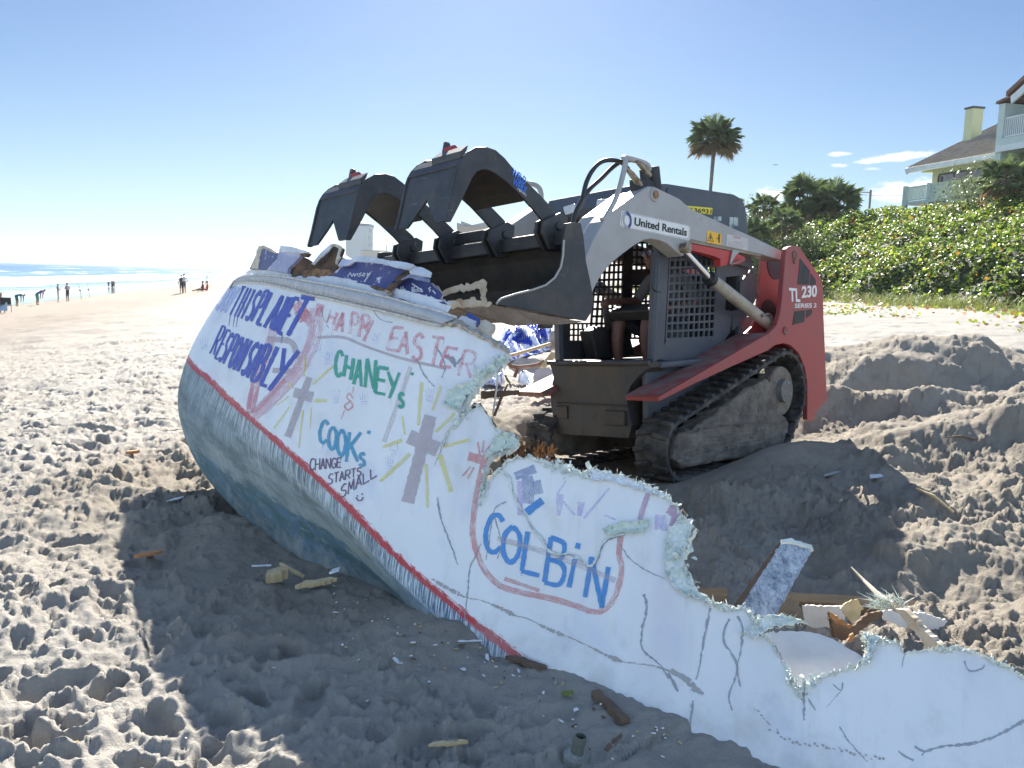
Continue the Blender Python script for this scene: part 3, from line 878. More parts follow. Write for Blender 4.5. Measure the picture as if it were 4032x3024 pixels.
# ---- cab
cab = MB()
for (a, b) in ((( .60, 1.03), (.50, 2.02)), ):
    pass
post_n = [onY(z3(*p), .5) for p in ((1002, 700), (1088, 700), (1082, 800), (1052, 1340), (1048, 1480), (965, 1478), (985, 1000))]
cab.prism(post_n, .44, .50, XZ)
fpx = [(p[0], p[1]) for p in post_n]
cab.prism([(.86, 1.03), (.86, 1.45), (.80, 1.45), (.80, 1.03)], -.50, -.44, XZ)
cab.prism([(.80, 1.03), (.86, 1.03), (.74, 2.45), (.66, 2.45)], -.50, -.45, XZ)
cab.prism([(.62, 1.0), (.68, 1.0), (.50, 2.45), (.42, 2.45)], .455, .51, XZ)
cab.box((.2, 0, 1.01), (1.3, .96, .05))
cab.prism([(-.85, 1.05), (-.80, 1.05), (-.88, 2.45), (-.93, 2.45)], -.48, -.42, XZ)
cab.prism([(-.85, 1.05), (-.80, 1.05), (-.88, 2.45), (-.93, 2.45)], .42, .48, XZ)
cabo = cab.build('cab', m_cab, loader, bevel=.012)
def grille_panel(Y, th, outline, grid, mat, name='side_grille'):
    """steel plate with a real lattice of square holes; outline and hole field in (X,Z)"""
    x0, x1, zlo, zhi, nx, nz, bar, slope = grid
    mb = MB()
    for i in range(nx+1):
        x = x0+(x1-x0)*i/nx
        mb.prism([(x-bar/2, zlo(x)), (x+bar/2, zlo(x)), (x+bar/2-slope*(zhi(x)-zlo(x)), zhi(x)), (x-bar/2-slope*(zhi(x)-zlo(x)), zhi(x))], Y-th/2, Y+th/2, XZ)
    for j in range(nz+1):
        t = j/nz
        za, zb_ = zlo(x0)+(zhi(x0)-zlo(x0))*t, zlo(x1)+(zhi(x1)-zlo(x1))*t
        xa, xb = x0-slope*(zhi(x0)-zlo(x0))*t, x1-slope*(zhi(x1)-zlo(x1))*t
        mb.prism([(xa, za-bar/2), (xb, zb_-bar/2), (xb, zb_+bar/2), (xa, za+bar/2)], Y-th*.45, Y+th*.45, XZ)
    for poly in outline: mb.prism(poly, Y-th*.55, Y+th*.55, XZ)
    return mb.build(name, mat, cabo)
# near side panel: hole corners read off the door
P = lambda x, y, Y=.48: onY(z3(x, y), Y)
g00, g10, g01, g11 = P(1056, 1338), P(1376, 1322), P(1088, 700), P(1402, 690)
def quad_grid(c00, c10, c01, c11, nx, nz, bar, Y, th, mat, frames, name='side_grille'):
    mb = MB(); c00, c10, c01, c11 = map(np.array, (c00, c10, c01, c11))
    def q(s, t): return (c00*(1-s)+c10*s)*(1-t)+(c01*(1-s)+c11*s)*t
    def strip(a, b, w, yy):
        d = (b-a)/np.linalg.norm(b-a); n = np.array([-d[1], d[0]])*w/2
        mb.prism([tuple(a-n), tuple(b-n), tuple(b+n), tuple(a+n)], Y-yy, Y+yy, XZ)
    for i in range(nx+1): strip(q(i/nx, 0), q(i/nx, 1), bar, th/2)
    for j in range(nz+1): strip(q(0, j/nz), q(1, j/nz), bar, th*.45)
    for f in frames: mb.prism(f, Y-th*.6, Y+th*.6, XZ)
    return mb.build(name, mat, cabo)
fr_low = [P(*p) for p in ((1000, 1478), (1056, 1344), (1380, 1326), (1475, 1300), (1380, 1436), (1132, 1478))]
fr_rear = [P(*p) for p in ((1400, 700), (1600, 640), (1628, 800), (1600, 905), (1550, 912), (1455, 920), (1450, 1140), (1500, 1150), (1480, 1300), (1380, 1326), (1388, 1000))]
fr_rear2 = [P(*p) for p in ((1550, 960), (1640, 850), (1668, 1040), (1600, 1180), (1500, 1280), (1500, 1145), (1550, 1140))]
quad_grid(g00, g10, g01, g11, 9, 12, .020, .48, .016, m_cab, [fr_low, fr_rear, fr_rear2])
far = lambda x, y: onY(z3(x, y), -.46)
quad_grid(far(550, 1330), far(760, 1330), far(600, 700), far(775, 690), 6, 13, .023, -.46, .014, m_black,
          [[far(*p) for p in ((755, 1335), (825, 1335), (835, 690), (770, 690))]])
quad_grid(far(815, 1330), far(985, 1330), far(830, 690), far(1000, 690), 5, 13, .023, -.46, .014, m_black,
          [[far(*p) for p in ((770, 975), (990, 975), (990, 862), (790, 872))]])
lowfar = MB()
lowfar.prism([far(*p) for p in ((360, 1350), (700, 1350), (700, 1472), (352, 1472))], -.48, -.45, XZ)
lowfar.prism([far(*p) for p in ((360, 1228), (416, 1228), (408, 1352), (358, 1352))], -.48, -.45, XZ)
lowfar.build('lower_side_panel', m_black, cabo, bevel=.01)
quad_grid(far(412, 1350), far(560, 1350), far(414, 1232), far(560, 1232), 5, 3, .016, -.465, .014, m_black, [], 'foot_grille')
# back of the cab and seat
bk = MB(); bk.box((-.84, 0, 1.45), (.04, .84, .84)); bk.box((-.80, 0, 1.98), (.03, .84, .10)); bk.box((-.84, .22, 2.2), (.03, .4, .34)); bk.build('rear_bulkhead', m_black, cabo)
# roof pressed from one sheet, with the visor running forward
roofp = [(.84, 2.56), (.45, 2.60), (-.66, 2.605), (-.80, 2.575), (-.88, 2.49), (-.95, 2.10), (-.99, 1.95), (-.90, 1.95), (-.83, 2.30), (-.78, 2.36), (-.6, 2.38), (.60, 2.36), (.90, 2.36), (.92, 2.42)]
rf = MB(); rf.prism(roofp, -.53, .53, XZ)
roof = rf.build('roof', m_cab, cabo, bevel=.035, seg=3)
# side skirt of the roof with plates coloured as light through its small windows
sk = MB(); sk.prism([(.45, 2.56), (-.66, 2.57), (-.8, 2.52), (-.88, 2.42), (-.93, 2.10), (-.99, 1.85), (-.9, 1.9), (.5, 2.1)], .525, .54, XZ)
sk.build('roof_skirt', m_cab, roof, bevel=.005)
for (xa, ya, xb, yb) in ((1482, 520, 1508, 590), (1512, 520, 1540, 578), (1375, 515, 1398, 545), (1402, 515, 1428, 545)):
    w = MB(); w.prism([onY(z3(*p), .541) for p in ((xa, ya), (xb, ya), (xb, yb), (xa, yb))], .5395, .5445, XZ)
    w.build('opening_plate', M('opening_light', (.42, .50, .48), (.05, .06, .06), 12, .3), roof)
lampy = [onX(z4b(*p), .925) for p in ((190, 650), (318, 612), (335, 705), (215, 740))]
lm = MB(); lm.prism(lampy, .90, .94, YZ); lm.build('headlight', m_glass_lamp, roof, bevel=.01)
lm = MB(); lm.prism([(-a, b) for a, b in lampy], .90, .94, YZ); lm.build('headlight', m_glass_lamp, roof, bevel=.01)
npl = [onY(z3(*p), .545) for p in ((1150, 438), (1370, 458), (1366, 502), (1150, 480))]
n_ = MB(); n_.prism(npl, .541, .546, XZ); no = n_.build('number_plate', m_yellow, roof)
plate_text('10136931', z3(1172, 482), z3(1362, 498), z3(1174, 450), .5475, m_ink, no, 'plate_number', bold=.01)

# seat, consoles, levers, lap bar
se = MB(); se.box((-.30, 0, 1.22), (.48, .46, .12)); se.box((-.58, 0, 1.55), (.12, .46, .62), Matrix.Rotation(-.12, 3, 'Y')); se.box((-.3, 0, 1.1), (.4, .4, .2))
se.build('seat', m_black, cabo, bevel=.04)
cs = MB()
cs.prism([far(*p) for p in ((600, 1290), (660, 1130), (690, 1120), (690, 1200), (730, 1320), (700, 1400))], -.40, -.26, XZ)
cs.prism([(.50, 1.05), (.58, 1.32), (.46, 1.36), (.0, 1.34), (-.1, 1.05)], -.44, -.28, XZ)
cs.prism([(.45, 1.05), (.46, 1.30), (.36, 1.34), (.0, 1.34), (-.1, 1.05)], .28, .42, XZ)
cs.build('console', m_black, cabo, bevel=.02)
lv = MB()
hx, hz = onY(z3(655, 1110), -.25)
lv.tube([(hx-.03, -.25, 1.33), (hx, -.25, hz-.03), (hx+.015, -.25, hz+.05)], [.035, .03, .034], 10)
lv.tube([(.30, .33, 1.33), (.34, .33, 1.5), (.35, .33, 1.58)], [.02, .025, .03], 10)
lv.build('control_lever', m_black, cabo, smooth=True)
lb = MB()
lb.prism([onY(z3(*p), -.1) for p in ((725, 1150), (900, 1100), (985, 1108), (985, 1160), (900, 1165), (760, 1215))], -.30, .30, XZ)
lb.build('lap_bar', m_black, cabo, bevel=.02)
gb = MB()
gb.tube(smooth_line([(x, .505, z) for x, z in [onY(z3(*p), .505) for p in ((968, 740), (962, 860), (960, 960), (985, 1010), (1022, 1022))]], 5), .009, 8)
gb.build('door_handle', m_steel, cabo, smooth=True)

# ---- lift arms
armp = [onY(z3(*p), .70) for p in ((940, 312), (985, 316), (1060, 352), (1150, 396), (1200, 440), (1250, 478), (1330, 510), (1480, 580), (1640, 650), (1862, 757), (1835, 812), (1700, 768),
        (1500, 724), (1225, 668), (1196, 735), (1172, 782), (1122, 742), (1070, 698), (1020, 675), (960, 664), (915, 670), (850, 706), (760, 772), (690, 832), (640, 890), (600, 950), (565, 1020), (545, 1110), (500, 1110), (505, 900), (520, 790), (580, 655), (645, 545), (690, 490), (800, 410), (880, 350))]
def arm(s):
    a = MB(); a.prism(armp, s*.54, s*.70, XZ)
    ao = a.build('lift_arm', m_beige, loader, bevel=.008)
    pc = onY(z3(978, 370), .70)
    b = MB(); b.cyl((pc[0], s*.69, pc[1]), (pc[0], s*.715, pc[1]), .058, 26); b.build('pin_collar', m_beige, ao, bevel=.008)
    b = MB(); b.cyl((pc[0], s*.70, pc[1]), (pc[0], s*.73, pc[1]), .034, 20); b.build('pivot_pin', M('rusty_bolt', (.30, .17, .07), (.2, .11, .06), 30, .6), ao, bevel=.005)
    pb = onY(z3(1178, 725), .72)
    b = MB(); b.cyl((pb[0], s*.60, pb[1]), (pb[0], s*.76, pb[1]), .045, 18); b.cyl((pb[0], s*.74, pb[1]), (pb[0], s*.775, pb[1]), .055, 6)
    b.build('cylinder_pin', m_fit, ao, bevel=.006)
    rt = MB(); rt.prism([onY(z3(*p), .70) for p in ((1225, 668), (1500, 724), (1700, 768), (1700, 782), (1500, 742), (1232, 690))], s*.56, s*.69, XZ)
    rt.build('under_flange', M('rusty_flange', (.22, .18, .13), (.3, .27, .22), 8, .7), ao)
    return ao
near_arm = arm(1); far_arm = arm(-1)
cw = MB()                                            # cross member and lit upper face between the arm fronts
cw.prism([onY(z3(*p), .54) for p in ((640, 500), (850, 345), (905, 335), (700, 480), (640, 545), (560, 690), (540, 660))], .30, .54, XZ)
cw.build('arm_gusset', m_beige, near_arm, bevel=.01)
cw = MB(); cw.cyl((2.0, -.62, 1.72), (2.0, .62, 1.72), .09, 20)
cw.build('cross_tube', m_beige, loader)
# sticker
Y_ST = .7015
stk = [onY(z4b(*p), Y_ST) for p in ((815, 700), (835, 692), (1545, 850), (1568, 872), (1562, 990), (1545, 1012), (825, 870), (803, 845))]
sb = MB(); sb.prism(stk, Y_ST, Y_ST+.002, XZ); so = sb.build('rental_sticker', m_white, near_arm)
bd = MB()
ctr = np.mean(stk, axis=0); rim = [tuple(ctr+(np.array(p)-ctr)*np.array([.975, .93])) for p in stk]; rim2 = [tuple(ctr+(np.array(p)-ctr)*np.array([.965, .895])) for p in stk]
n = len(rim)
bd.add([(p[0], Y_ST+.0035, p[1]) for p in rim+rim2], [(i, (i+1) % n, n+(i+1) % n, n+i) for i in range(n)])
bd.build('sticker_border', m_navy, so)
lg = MB()
def ring_half(c, ro, ri, a0, a1, k, mi):
    o = []
    for rr in (ro, ri):
        for i in range(k+1):
            t = R(a0+(a1-a0)*i/k); o.append((c[0]-rr*math.cos(t)*.85, Y_ST+.003, c[1]+rr*math.sin(t)))
    lg.add(o, [(i, i+1, k+1+i+1, k+1+i) for i in range(k)], mi)
lc = onY(z4b(880, 795), Y_ST)
ring_half(lc, .072, .040, 100, 290, 14, 0); ring_half(lc, .072, .040, -70, 100, 14, 1)
lg.build('sticker_emblem', [m_silver, m_navy], so)
plate_text('United Rentals', z4b(960, 850), z4b(1530, 968), z4b(965, 762), Y_ST+.003, m_ink, so, 'rental_lettering', bold=.022)
wd = MB(); wd.prism([onY(z3(*p), .7015) for p in ((1334, 607), (1428, 632), (1424, 705), (1330, 688))], .7015, .704, XZ)
wo = wd.build('warning_decal', m_amber, near_arm)
wi = MB()
tri = [np.array(onY(z3(*p), .705)) for p in ((1358, 622), (1378, 684), (1336, 676))]; tc_ = sum(tri)/3
n = 3; rim2 = [tc_+(p-tc_)*.78 for p in tri]
wi.add([(p[0], .7055, p[1]) for p in tri+rim2], [(i, (i+1) % n, n+(i+1) % n, n+i) for i in range(n)])
for poly in (((1353, 650), (1360, 640), (1362, 668), (1354, 668)), ((1410, 646), (1419, 648), (1420, 672), (1409, 670)), ((1410, 672), (1419, 672), (1418, 692), (1411, 690)), ((1396, 660), (1410, 658), (1410, 664), (1396, 664))):
    wi.prism([onY(z3(*p), .705) for p in poly], .7045, .706, XZ)
hc = onY(z3(1415, 640), .705); wi.cyl((hc[0], .7045, hc[1]), (hc[0], .706, hc[1]), .013, 12)
wi.build('warning_symbol', m_ink, wo)
ld = MB(); ld.prism([onY(z3(*p), .7015) for p in ((1464, 632), (1608, 662), (1604, 745), (1462, 712))], .7015, .7035, XZ)
lo_ = ld.build('instruction_label', M('faded_label', (.52, .50, .49), (.46, .44, .43), 14, .5), near_arm)
li = MB()
li.prism([onY(z3(*p), .704) for p in ((1514, 648), (1560, 656), (1560, 664), (1514, 656))], .7035, .7045, XZ)
li.prism([onY(z3(*p), .704) for p in ((1512, 682), (1560, 690), (1560, 693), (1512, 685))], .7035, .7045, XZ)
li.build('label_print', M('faded_red_ink', (.5, .16, .15), None, rough=.6), lo_)
li = MB()
for k in range(5):
    y = 694+k*7
    li.prism([onY(z3(*p), .704) for p in ((1474, y-8), (1590-k*5, y+12), (1590-k*5, y+14), (1474, y-6))], .7035, .7045, XZ)
li.build('label_print', m_silver, lo_)

# lift cylinders
for s in (1, -1):
    a = onY(z3(1178, 745), .66); b = onY(z3(1345, 925), .66); e = onY(z3(1765, 1250), .66)
    cy = MB()
    cy.tube([(b[0], s*.66, b[1]), (b[0]+(e[0]-b[0])*.05, s*.66, b[1]+(e[1]-b[1])*.05)], .066, 20)
    co_ = cy.build('lift_cylinder', m_black, loader, smooth=False, bevel=.004)
    br = MB(); br.tube([(b[0]+(e[0]-b[0])*.05, s*.66, b[1]+(e[1]-b[1])*.05), (e[0], s*.66, e[1])], .060, 24)
    auto_smooth(br.build('cylinder_barrel', M('cream_cylinder', (.40, .365, .31), (.30, .26, .21), 9, .45, c3=(.16, .12, .09), s3=20, lo3=.66, hi3=.72), co_, bevel=.01))
    rd = MB(); rd.tube([(a[0], s*.66, a[1]), (b[0], s*.66, b[1])], .034, 18); auto_smooth(rd.build('piston_rod', m_chrome, co_))
    pp = MB(); q = [onY(z3(*p), .73) for p in ((1700, 1180), (1745, 1170), (1765, 1195), (1770, 1230))]
    pp.tube(smooth_line([(x, s*.735, z) for x, z in q], 4), .014, 8); pp.build('oil_pipe', m_fit, co_, smooth=True)
# red arm stop
asx = MB()
asx.prism([onY(z3(*p), .66) for p in ((1212, 692), (1240, 702), (1500, 752), (1540, 772), (1580, 790), (1575, 812), (1530, 838), (1480, 835), (1412, 850), (1412, 800), (1370, 782), (1205, 738))], .60, .68, XZ)
aso = asx.build('arm_stop', M('bright_red', (.50, .03, .03), (.42, .05, .04), 10, .45), loader, bevel=.01)
hk = MB(); hk.prism([onY(z3(*p), .70) for p in ((1510, 735), (1560, 748), (1528, 775), (1505, 815), (1500, 842), (1488, 836), (1498, 790))], .685, .70, XZ)
hk.build('stop_bracket', m_beige, aso, bevel=.004)
pn = MB(); q = [onY(z3(*p), .71) for p in ((1490, 838), (1545, 815), (1575, 800))]
pn.tube([(x, .71, z) for x, z in q], .008, 8); pn.build('lock_pin', m_fit, aso)

# hose guard, couplers and hoses on top of the near arm
gd = MB()
q = [onY(z4b(*p), .68) for p in ((610, 790), (660, 740), (760, 560), (830, 330), (868, 140), (905, 100), (960, 104), (1140, 160), (1190, 220), (1225, 290), (1250, 400), (1275, 470))]
gd.tube(smooth_line([(x, .68 if i < 5 else .62, z) for i, (x, z) in enumerate(q)], 5), .022, 10)
gdo = gd.build('hose_guard', m_beige, loader, smooth=True)
for pts in (((870, 225), (930, 290), (990, 370), (1030, 420)), ((985, 155), (1040, 200), (1090, 270), (1130, 310))):
    q = [onY(z4b(*p), .64) for p in pts]
    k = MB(); k.tube([(x, .64, z) for x, z in q], [.016, .026, .030, .026], 12); k.build('hose_coupler', m_fit, gdo, bevel=.004)
vb = MB()
for (cx_, cy_, r_) in ((1175, 330, .055), (1075, 355, .04)):
    x, z = onY(z4b(cx_, cy_), .62); vb.cyl((x-.02, .62, z-.12), (x+.01, .62, z+.09), r_, 16)
x, z = onY(z4b(1080, 420), .62); vb.box((x, .60, z), (.26, .10, .10))
vb.build('valve_block', m_black, gdo, bevel=.01)
for pts, yy in ((((900, 245), (820, 165), (700, 138), (590, 165), (500, 260), (440, 380), (410, 500), (395, 560), (330, 690), (290, 840)), (.64, .60, .58, .55, .55, .55, .55, .55, .55, .55)),
                (((985, 150), (900, 140), (800, 165), (700, 240), (600, 340), (480, 450), (420, 540), (370, 640), (310, 760), (280, 850)), (.62, .60, .56, .52, .52, .52, .52, .52, .52, .52))):
    q = [(lambda r_: (r_[0], y, r_[1]))(onY(z4b(*p), y)) for p, y in zip(pts, yy)]
    h = MB(); h.tube(smooth_line(q, 6), .019, 10); h.build('hydraulic_hose', m_hose, gdo, smooth=True)
# far guard showing past the claw
q = [onY(zb(*p), -.66) for p in ((1700, 535), (1780, 550), (1835, 590), (1858, 650), (1862, 720), (1862, 900))]
fg = MB(); fg.tube(smooth_line([(x, -.66, z) for x, z in q], 5), .024, 10); fg.build('hose_guard', m_beige, loader, smooth=True)

# ---- grapple bucket
YB0, YB1 = -1.2, 1.0
prof = [(2.28, 2.02), (2.18, 1.86), (2.10, 1.66), (2.09, 1.55), (2.12, 1.46), (2.20, 1.405), (2.5, 1.43), (3.06, 1.515)]
inn = [(p[0]+.02*(1 if i < 4 else .3), p[1]+(.0 if i < 3 else .02)) for i, p in enumerate(prof)]
bk = MB(); bk.prism(prof+inn[::-1], YB0, YB1-.002, XZ)
bucket = bk.build('bucket', m_bucket_in, loader)
side = [onY(z2(*p), 1.0) for p in ((1905, 648), (1940, 642), (2005, 645), (2022, 720), (2040, 900), (2068, 1030), (2092, 1150), (2078, 1240), (2040, 1300), (1960, 1285), (1700, 1240), (1440, 1190),
        (1438, 1182), (1470, 1152), (1560, 1122), (1680, 1092), (1770, 1060), (1830, 1010), (1870, 940), (1885, 860), (1890, 760))]
for s, y in ((1, YB1), (-1, YB0)):
    sp = MB(); sp.prism(side, y, y+s*.022, XZ)
    spo = sp.build('side_plate', m_steel, bucket, bevel=.006)
    ed = [(x, y+s*.0235, z) for x, z in side[11:]]
    e = MB(); e.tube(ed, .007, 6); e.build('worn_edge', m_rim, spo)
bar = MB()
bar.prism([(2.20, 1.93), (2.32, 1.93), (2.32, 2.03), (2.20, 2.05)], YB0, YB1-.01, XZ)
bar.prism([(2.22, 2.05), (2.25, 2.05), (2.25, 2.14), (2.22, 2.14)], -.28, .30, XZ)
bar.build('top_bar', m_steel, bucket, bevel=.01)
ce = MB(); ce.prism([(2.92, 1.478), (3.12, 1.506), (3.12, 1.520), (2.92, 1.492)], YB0, YB1, XZ)
ce.build('cutting_edge', M('rusty_edge', (.16, .12, .09), (.09, .065, .05), 9, .6, 0, .2, 60), bucket)
# claw profile read from the near claw's near side
clp = [onY(zb(*p), .85) for p in ((2110, 1010), (2080, 930), (2000, 830), (1880, 700), (1700, 520), (1560, 385), (1440, 240), (1340, 150), (1220, 108), (1110, 112), (1020, 165), (950, 240), (905, 320), (870, 430), (840, 580), (800, 780), (755, 965), (775, 985), (815, 985), (860, 900), (950, 720), (1010, 590), (1060, 480), (1120, 400), (1180, 376), (1250, 380), (1330, 420), (1480, 535), (1640, 690), (1800, 870), (1870, 960), (1900, 1060), (1960, 1180), (2080, 1190))]
skin_i = [p for p in clp[9:17]]
def claw(y0, y1, near):
    a = MB()
    a.prism(clp, y1-.022, y1, XZ); a.prism(clp, y0, y0+.022, XZ)
    co_ = a.build('grapple_claw', m_steel, bucket, bevel=.006)
    # face plate between the cheeks, notched into two teeth
    up = [np.array(onY(zb(*p), .85)) for p in ((1020, 165), (950, 240), (905, 320), (870, 430), (840, 580), (800, 780), (755, 965))]
    top, tip = up[2], up[-1]
    f = MB()
    yA, yB = y0+.02, y1-.02; w = yB-yA
    def fp(s, t):                                     # s across, t from crease (0) to tip (1)
        k = t*4; i = min(int(k), 3); q = up[2+i]*(1-(k-i))+up[3+i]*(k-i); return (q[0]-.012, yA+w*s, q[1])
    rows = 26
    th = .018
    def half(sign):
        o = []
        for i in range(rows+1):
            t = i/rows
            inner = .5 if t < .60 else .5-.30*(t-.60)/.40
            o.append((inner, t))
        return o
    for sign in (0, 1):
        vs = []
        for (inner, t) in half(sign):
            sA, sB = (0, inner) if sign == 0 else (1-inner, 1)
            for s in (sA, sB):
                p = fp(s, t); vs += [p, (p[0]-th, p[1], p[2]-.004)]
        fs = []
        for i in range(rows):
            b = i*4; fs += [(b, b+2, b+6, b+4), (b+1, b+5, b+7, b+3), (b, b+4, b+5, b+1), (b+2, b+3, b+7, b+6)]
        fs += [(0, 1, 3, 2), (rows*4, rows*4+2, rows*4+3, rows*4+1)]
        f.add(vs, fs)
    f.build('claw_face', m_steel, co_)
    tp = MB()                                         # shelf from the crease back to the crown, with a raised pad
    tp.prism([tuple(up[2]), tuple(up[1]), tuple(up[0]), (up[0][0]-.01, up[0][1]-.03), (up[2][0]-.02, up[2][1]-.02)], y0+.02, y1-.02, XZ)
    tp.prism([tuple(up[1]+np.array([.0, .0])), tuple(up[0]+np.array([.0, .005])), tuple(up[0]+np.array([-.02, .05])), tuple(up[1]+np.array([-.0, .045]))], y0+w*.45, y1-.02, XZ)
    tp.build('claw_crown', m_steel, co_, bevel=.006)
    ub = MB()                                         # web closing the back of the claw
    bp = [np.array(onY(zb(*p), .85)) for p in ((1190, 330), (1330, 370), (1480, 485), (1600, 600), (1690, 720))]
    ub.prism([tuple(p) for p in bp]+[tuple(p+np.array([.014, -.014])) for p in bp[::-1]], y0+.02, y1-.02, XZ)
    bp2 = [np.array(onY(zb(*p), .85)) for p in ((1010, 590), (950, 720), (860, 900))]
    ub.build('claw_web', m_bucket_in, co_)
    cl = MB()                                         # cylinder lug with red pin on the crown
    ax = up[0]
    cl.prism([tuple(ax+np.array([-.02, -.02])), tuple(ax+np.array([-.13, .0])), tuple(ax+np.array([-.09, .12])), tuple(ax+np.array([-.06, .125]))], y0+w*.45, y0+w*.51, XZ)
    cl.build('lug', m_steel, co_, bevel=.004)
    rp = MB(); rp.cyl((ax[0]-.065, y0+w*.5, ax[1]+.06), (ax[0]-.065, y0+w*.66, ax[1]+.06), .028, 12); rp.build('lug_pin', M('red_pin', (.34, .03, .03), None, rough=.5), co_)
    # hinge ears on the bar
    for yy in (y0, y1):
        e = MB()
        e.prism([(2.16, 2.14), (2.24, 2.17), (2.42, 2.10), (2.44, 2.02), (2.36, 1.90), (2.20, 1.90)], yy-.055, yy-.030, XZ)
        e.prism([(2.16, 2.14), (2.24, 2.17), (2.42, 2.10), (2.44, 2.02), (2.36, 1.90), (2.20, 1.90)], yy+.010, yy+.034, XZ)
        e.cyl((2.27, yy-.07, 2.07), (2.27, yy+.05, 2.07), .03, 14)
        e.build('hinge_ear', m_steel, co_, bevel=.006)
    return co_
ca = claw(.30, .85, True); cb_ = claw(-.83, -.28, False)
for k in ('WELD', 'WERX'): pass
plate_text('WELD', zb(1512, 440), zb(1672, 560), zb(1530, 352), .853, m_blue, ca, 'maker_lettering', bold=.012)
plate_text('WERX', zb(1522, 548), zb(1684, 664), zb(1540, 470), .853, m_blue, ca, 'maker_lettering', bold=.012)
plate_text('1-407-4911', zb(1580, 608), zb(1680, 690), zb(1588, 586), .853, m_white, ca, 'maker_lettering', bold=.01)
qx = MB(); qx.box((2.06, 0, 1.72), (.07, 1.0, .42)); qx.box((1.98, .45, 1.6), (.12, .06, .5)); qx.box((1.98, -.45, 1.6), (.12, .06, .5))
qx.build('quick_hitch', m_steel, bucket, bevel=.01)
# ------------------------------------------------------------------ the broken boat
outline = [(1799, 1262), (1934, 1335), (2000, 1376), (2006, 1398), (1990, 1423), (1950, 1452), (1905, 1494), (1885, 1520), (1862, 1560), (1840, 1596), (1820, 1640), (1772, 1690), (1757, 1722), (1745, 1760),
 (1763, 1712), (1800, 1665), (1850, 1612), (1890, 1600), (1930, 1648), (1952, 1690), (1998, 1712), (2040, 1745), (2020, 1766), (1985, 1782), (1942, 1800), (1925, 1822), (1912, 1880), (1893, 1990),
 (1902, 1960), (1922, 1905), (1964, 1853), (2006, 1818), (2076, 1797), (2135, 1818), (2200, 1838), (2258, 1850), (2290, 1870), (2323, 1856), (2388, 1865), (2464, 1882), (2540, 1912), (2617, 1953), (2670, 2000), (2690, 2041), (2723, 2053), (2742, 2090),
 (2711, 2147), (2687, 2200), (2699, 2252), (2734, 2311), (2758, 2341), (2805, 2376), (2871, 2397), (2943, 2403), (2975, 2445), (3015, 2510), (3072, 2600), (3124, 2664), (3148, 2724), (3172, 2684), (3240, 2664), (3310, 2645), (3376, 2628), (3428, 2588), (3412, 2533), (3398, 2505), (3473, 2520), (3545, 2533), (3561, 2578), (3642, 2562), (3719, 2565), (3771, 2552), (3830, 2571), (3894, 2597), (3965, 2630), (4032, 2675), (4200, 2765)]
torn_px = jag([tuple(q) for q in jag(outline[2:], 7., 48, 6)], 3.4, 12, 5)
torn_px = [tuple(q) for q in torn_px]
torn_uv = [uv_of(*q) for q in torn_px]
oq = [(U0+.02, 0.02), (U0+.02, 3.6), (U0+.35, 4.0), (-1.1, 4.4), (-.6, 4.85), (-.25, 5.0)]
k = 0.
while k < uv_of(1799, 1262)[0]-.08: oq.append((k, 4.98)); k += .08
oq += [uv_of(1799, 1262), uv_of(1934, 1335)] + torn_uv
ue = torn_uv[-1][0]
oq += [(ue, 1.5), (ue, .02)]
k = ue-.15
while k > U0+.1: oq.append((k, .02)); k -= .15
poly2 = [(a*SU, b*.32) for a, b in oq]
v2, tris = cdt_fill(poly2, .05, random.Random(2))
hv = [hull(a/SU, b/.32) for a, b in v2]
hb = np.array([.0, 5.0, -.1])
boat = empty('wrecked_boat', hb, 'broken white boat hull covered in painted messages, lying half buried in the beach sand', 'boat')
me = bpy.data.meshes.new('hull')
me.from_pydata([tuple(p-hb) for p in hv], [], tris); me.update()
ua = me.attributes.new('u', 'FLOAT', 'POINT'); ua.data.foreach_set('value', np.array([a/SU for a, b in v2], np.float32))
va = me.attributes.new('v', 'FLOAT', 'POINT'); va.data.foreach_set('value', np.array([b/.32 for a, b in v2], np.float32))
bm = bmesh.new(); bm.from_mesh(me); bmesh.ops.recalc_face_normals(bm, faces=bm.faces)
f0 = min(bm.faces, key=lambda f: (f.calc_center_median()-Vector((-1.2, .2, .7))).length)
if f0.normal.dot(Vector(acr)) > 0: bmesh.ops.reverse_faces(bm, faces=bm.faces)
bm.to_mesh(me); bm.free()
me.polygons.foreach_set('use_smooth', [True]*len(me.polygons))
g = N('painted_hull')
U, V = g.attr('u').outputs['Fac'], g.attr('v').outputs['Fac']
cb = g.n.new('ShaderNodeCombineXYZ'); g.l.new(U, cb.inputs[0]); g.l.new(V, cb.inputs[1]); uvv = cb.outputs[0]
white = g.mix(g.ramp(g.noise(1.1, 6, .6, uvv, (1, .6, 1)), .42, .66), (.79, .79, .765), (.71, .715, .70))
# brushed-over patches of thin paint: warm grey, pink and lilac washes
def wash(scale, lo, hi, col, st, amt, base, off):
    mp = g.n.new('ShaderNodeMapping'); mp.inputs['Location'].default_value = (off, off*1.7, 0); mp.inputs['Scale'].default_value = st
    g.l.new(uvv, mp.inputs[0])
    return g.mix(g.math('MULTIPLY', g.ramp(g.noise(scale, 4, .55, mp.outputs[0]), lo, hi), amt), base, col)
white = wash(1.6, .56, .7, (.62, .58, .62), (1, .8, 1), .5, white, 3.1)
white = wash(2.2, .58, .7, (.52, .56, .68), (1, .6, 1), .45, white, 7.7)
white = g.mix(g.ramp(g.noise(26, 5, .75, uvv), .66, .74, 0, .5), white, (.42, .42, .42))
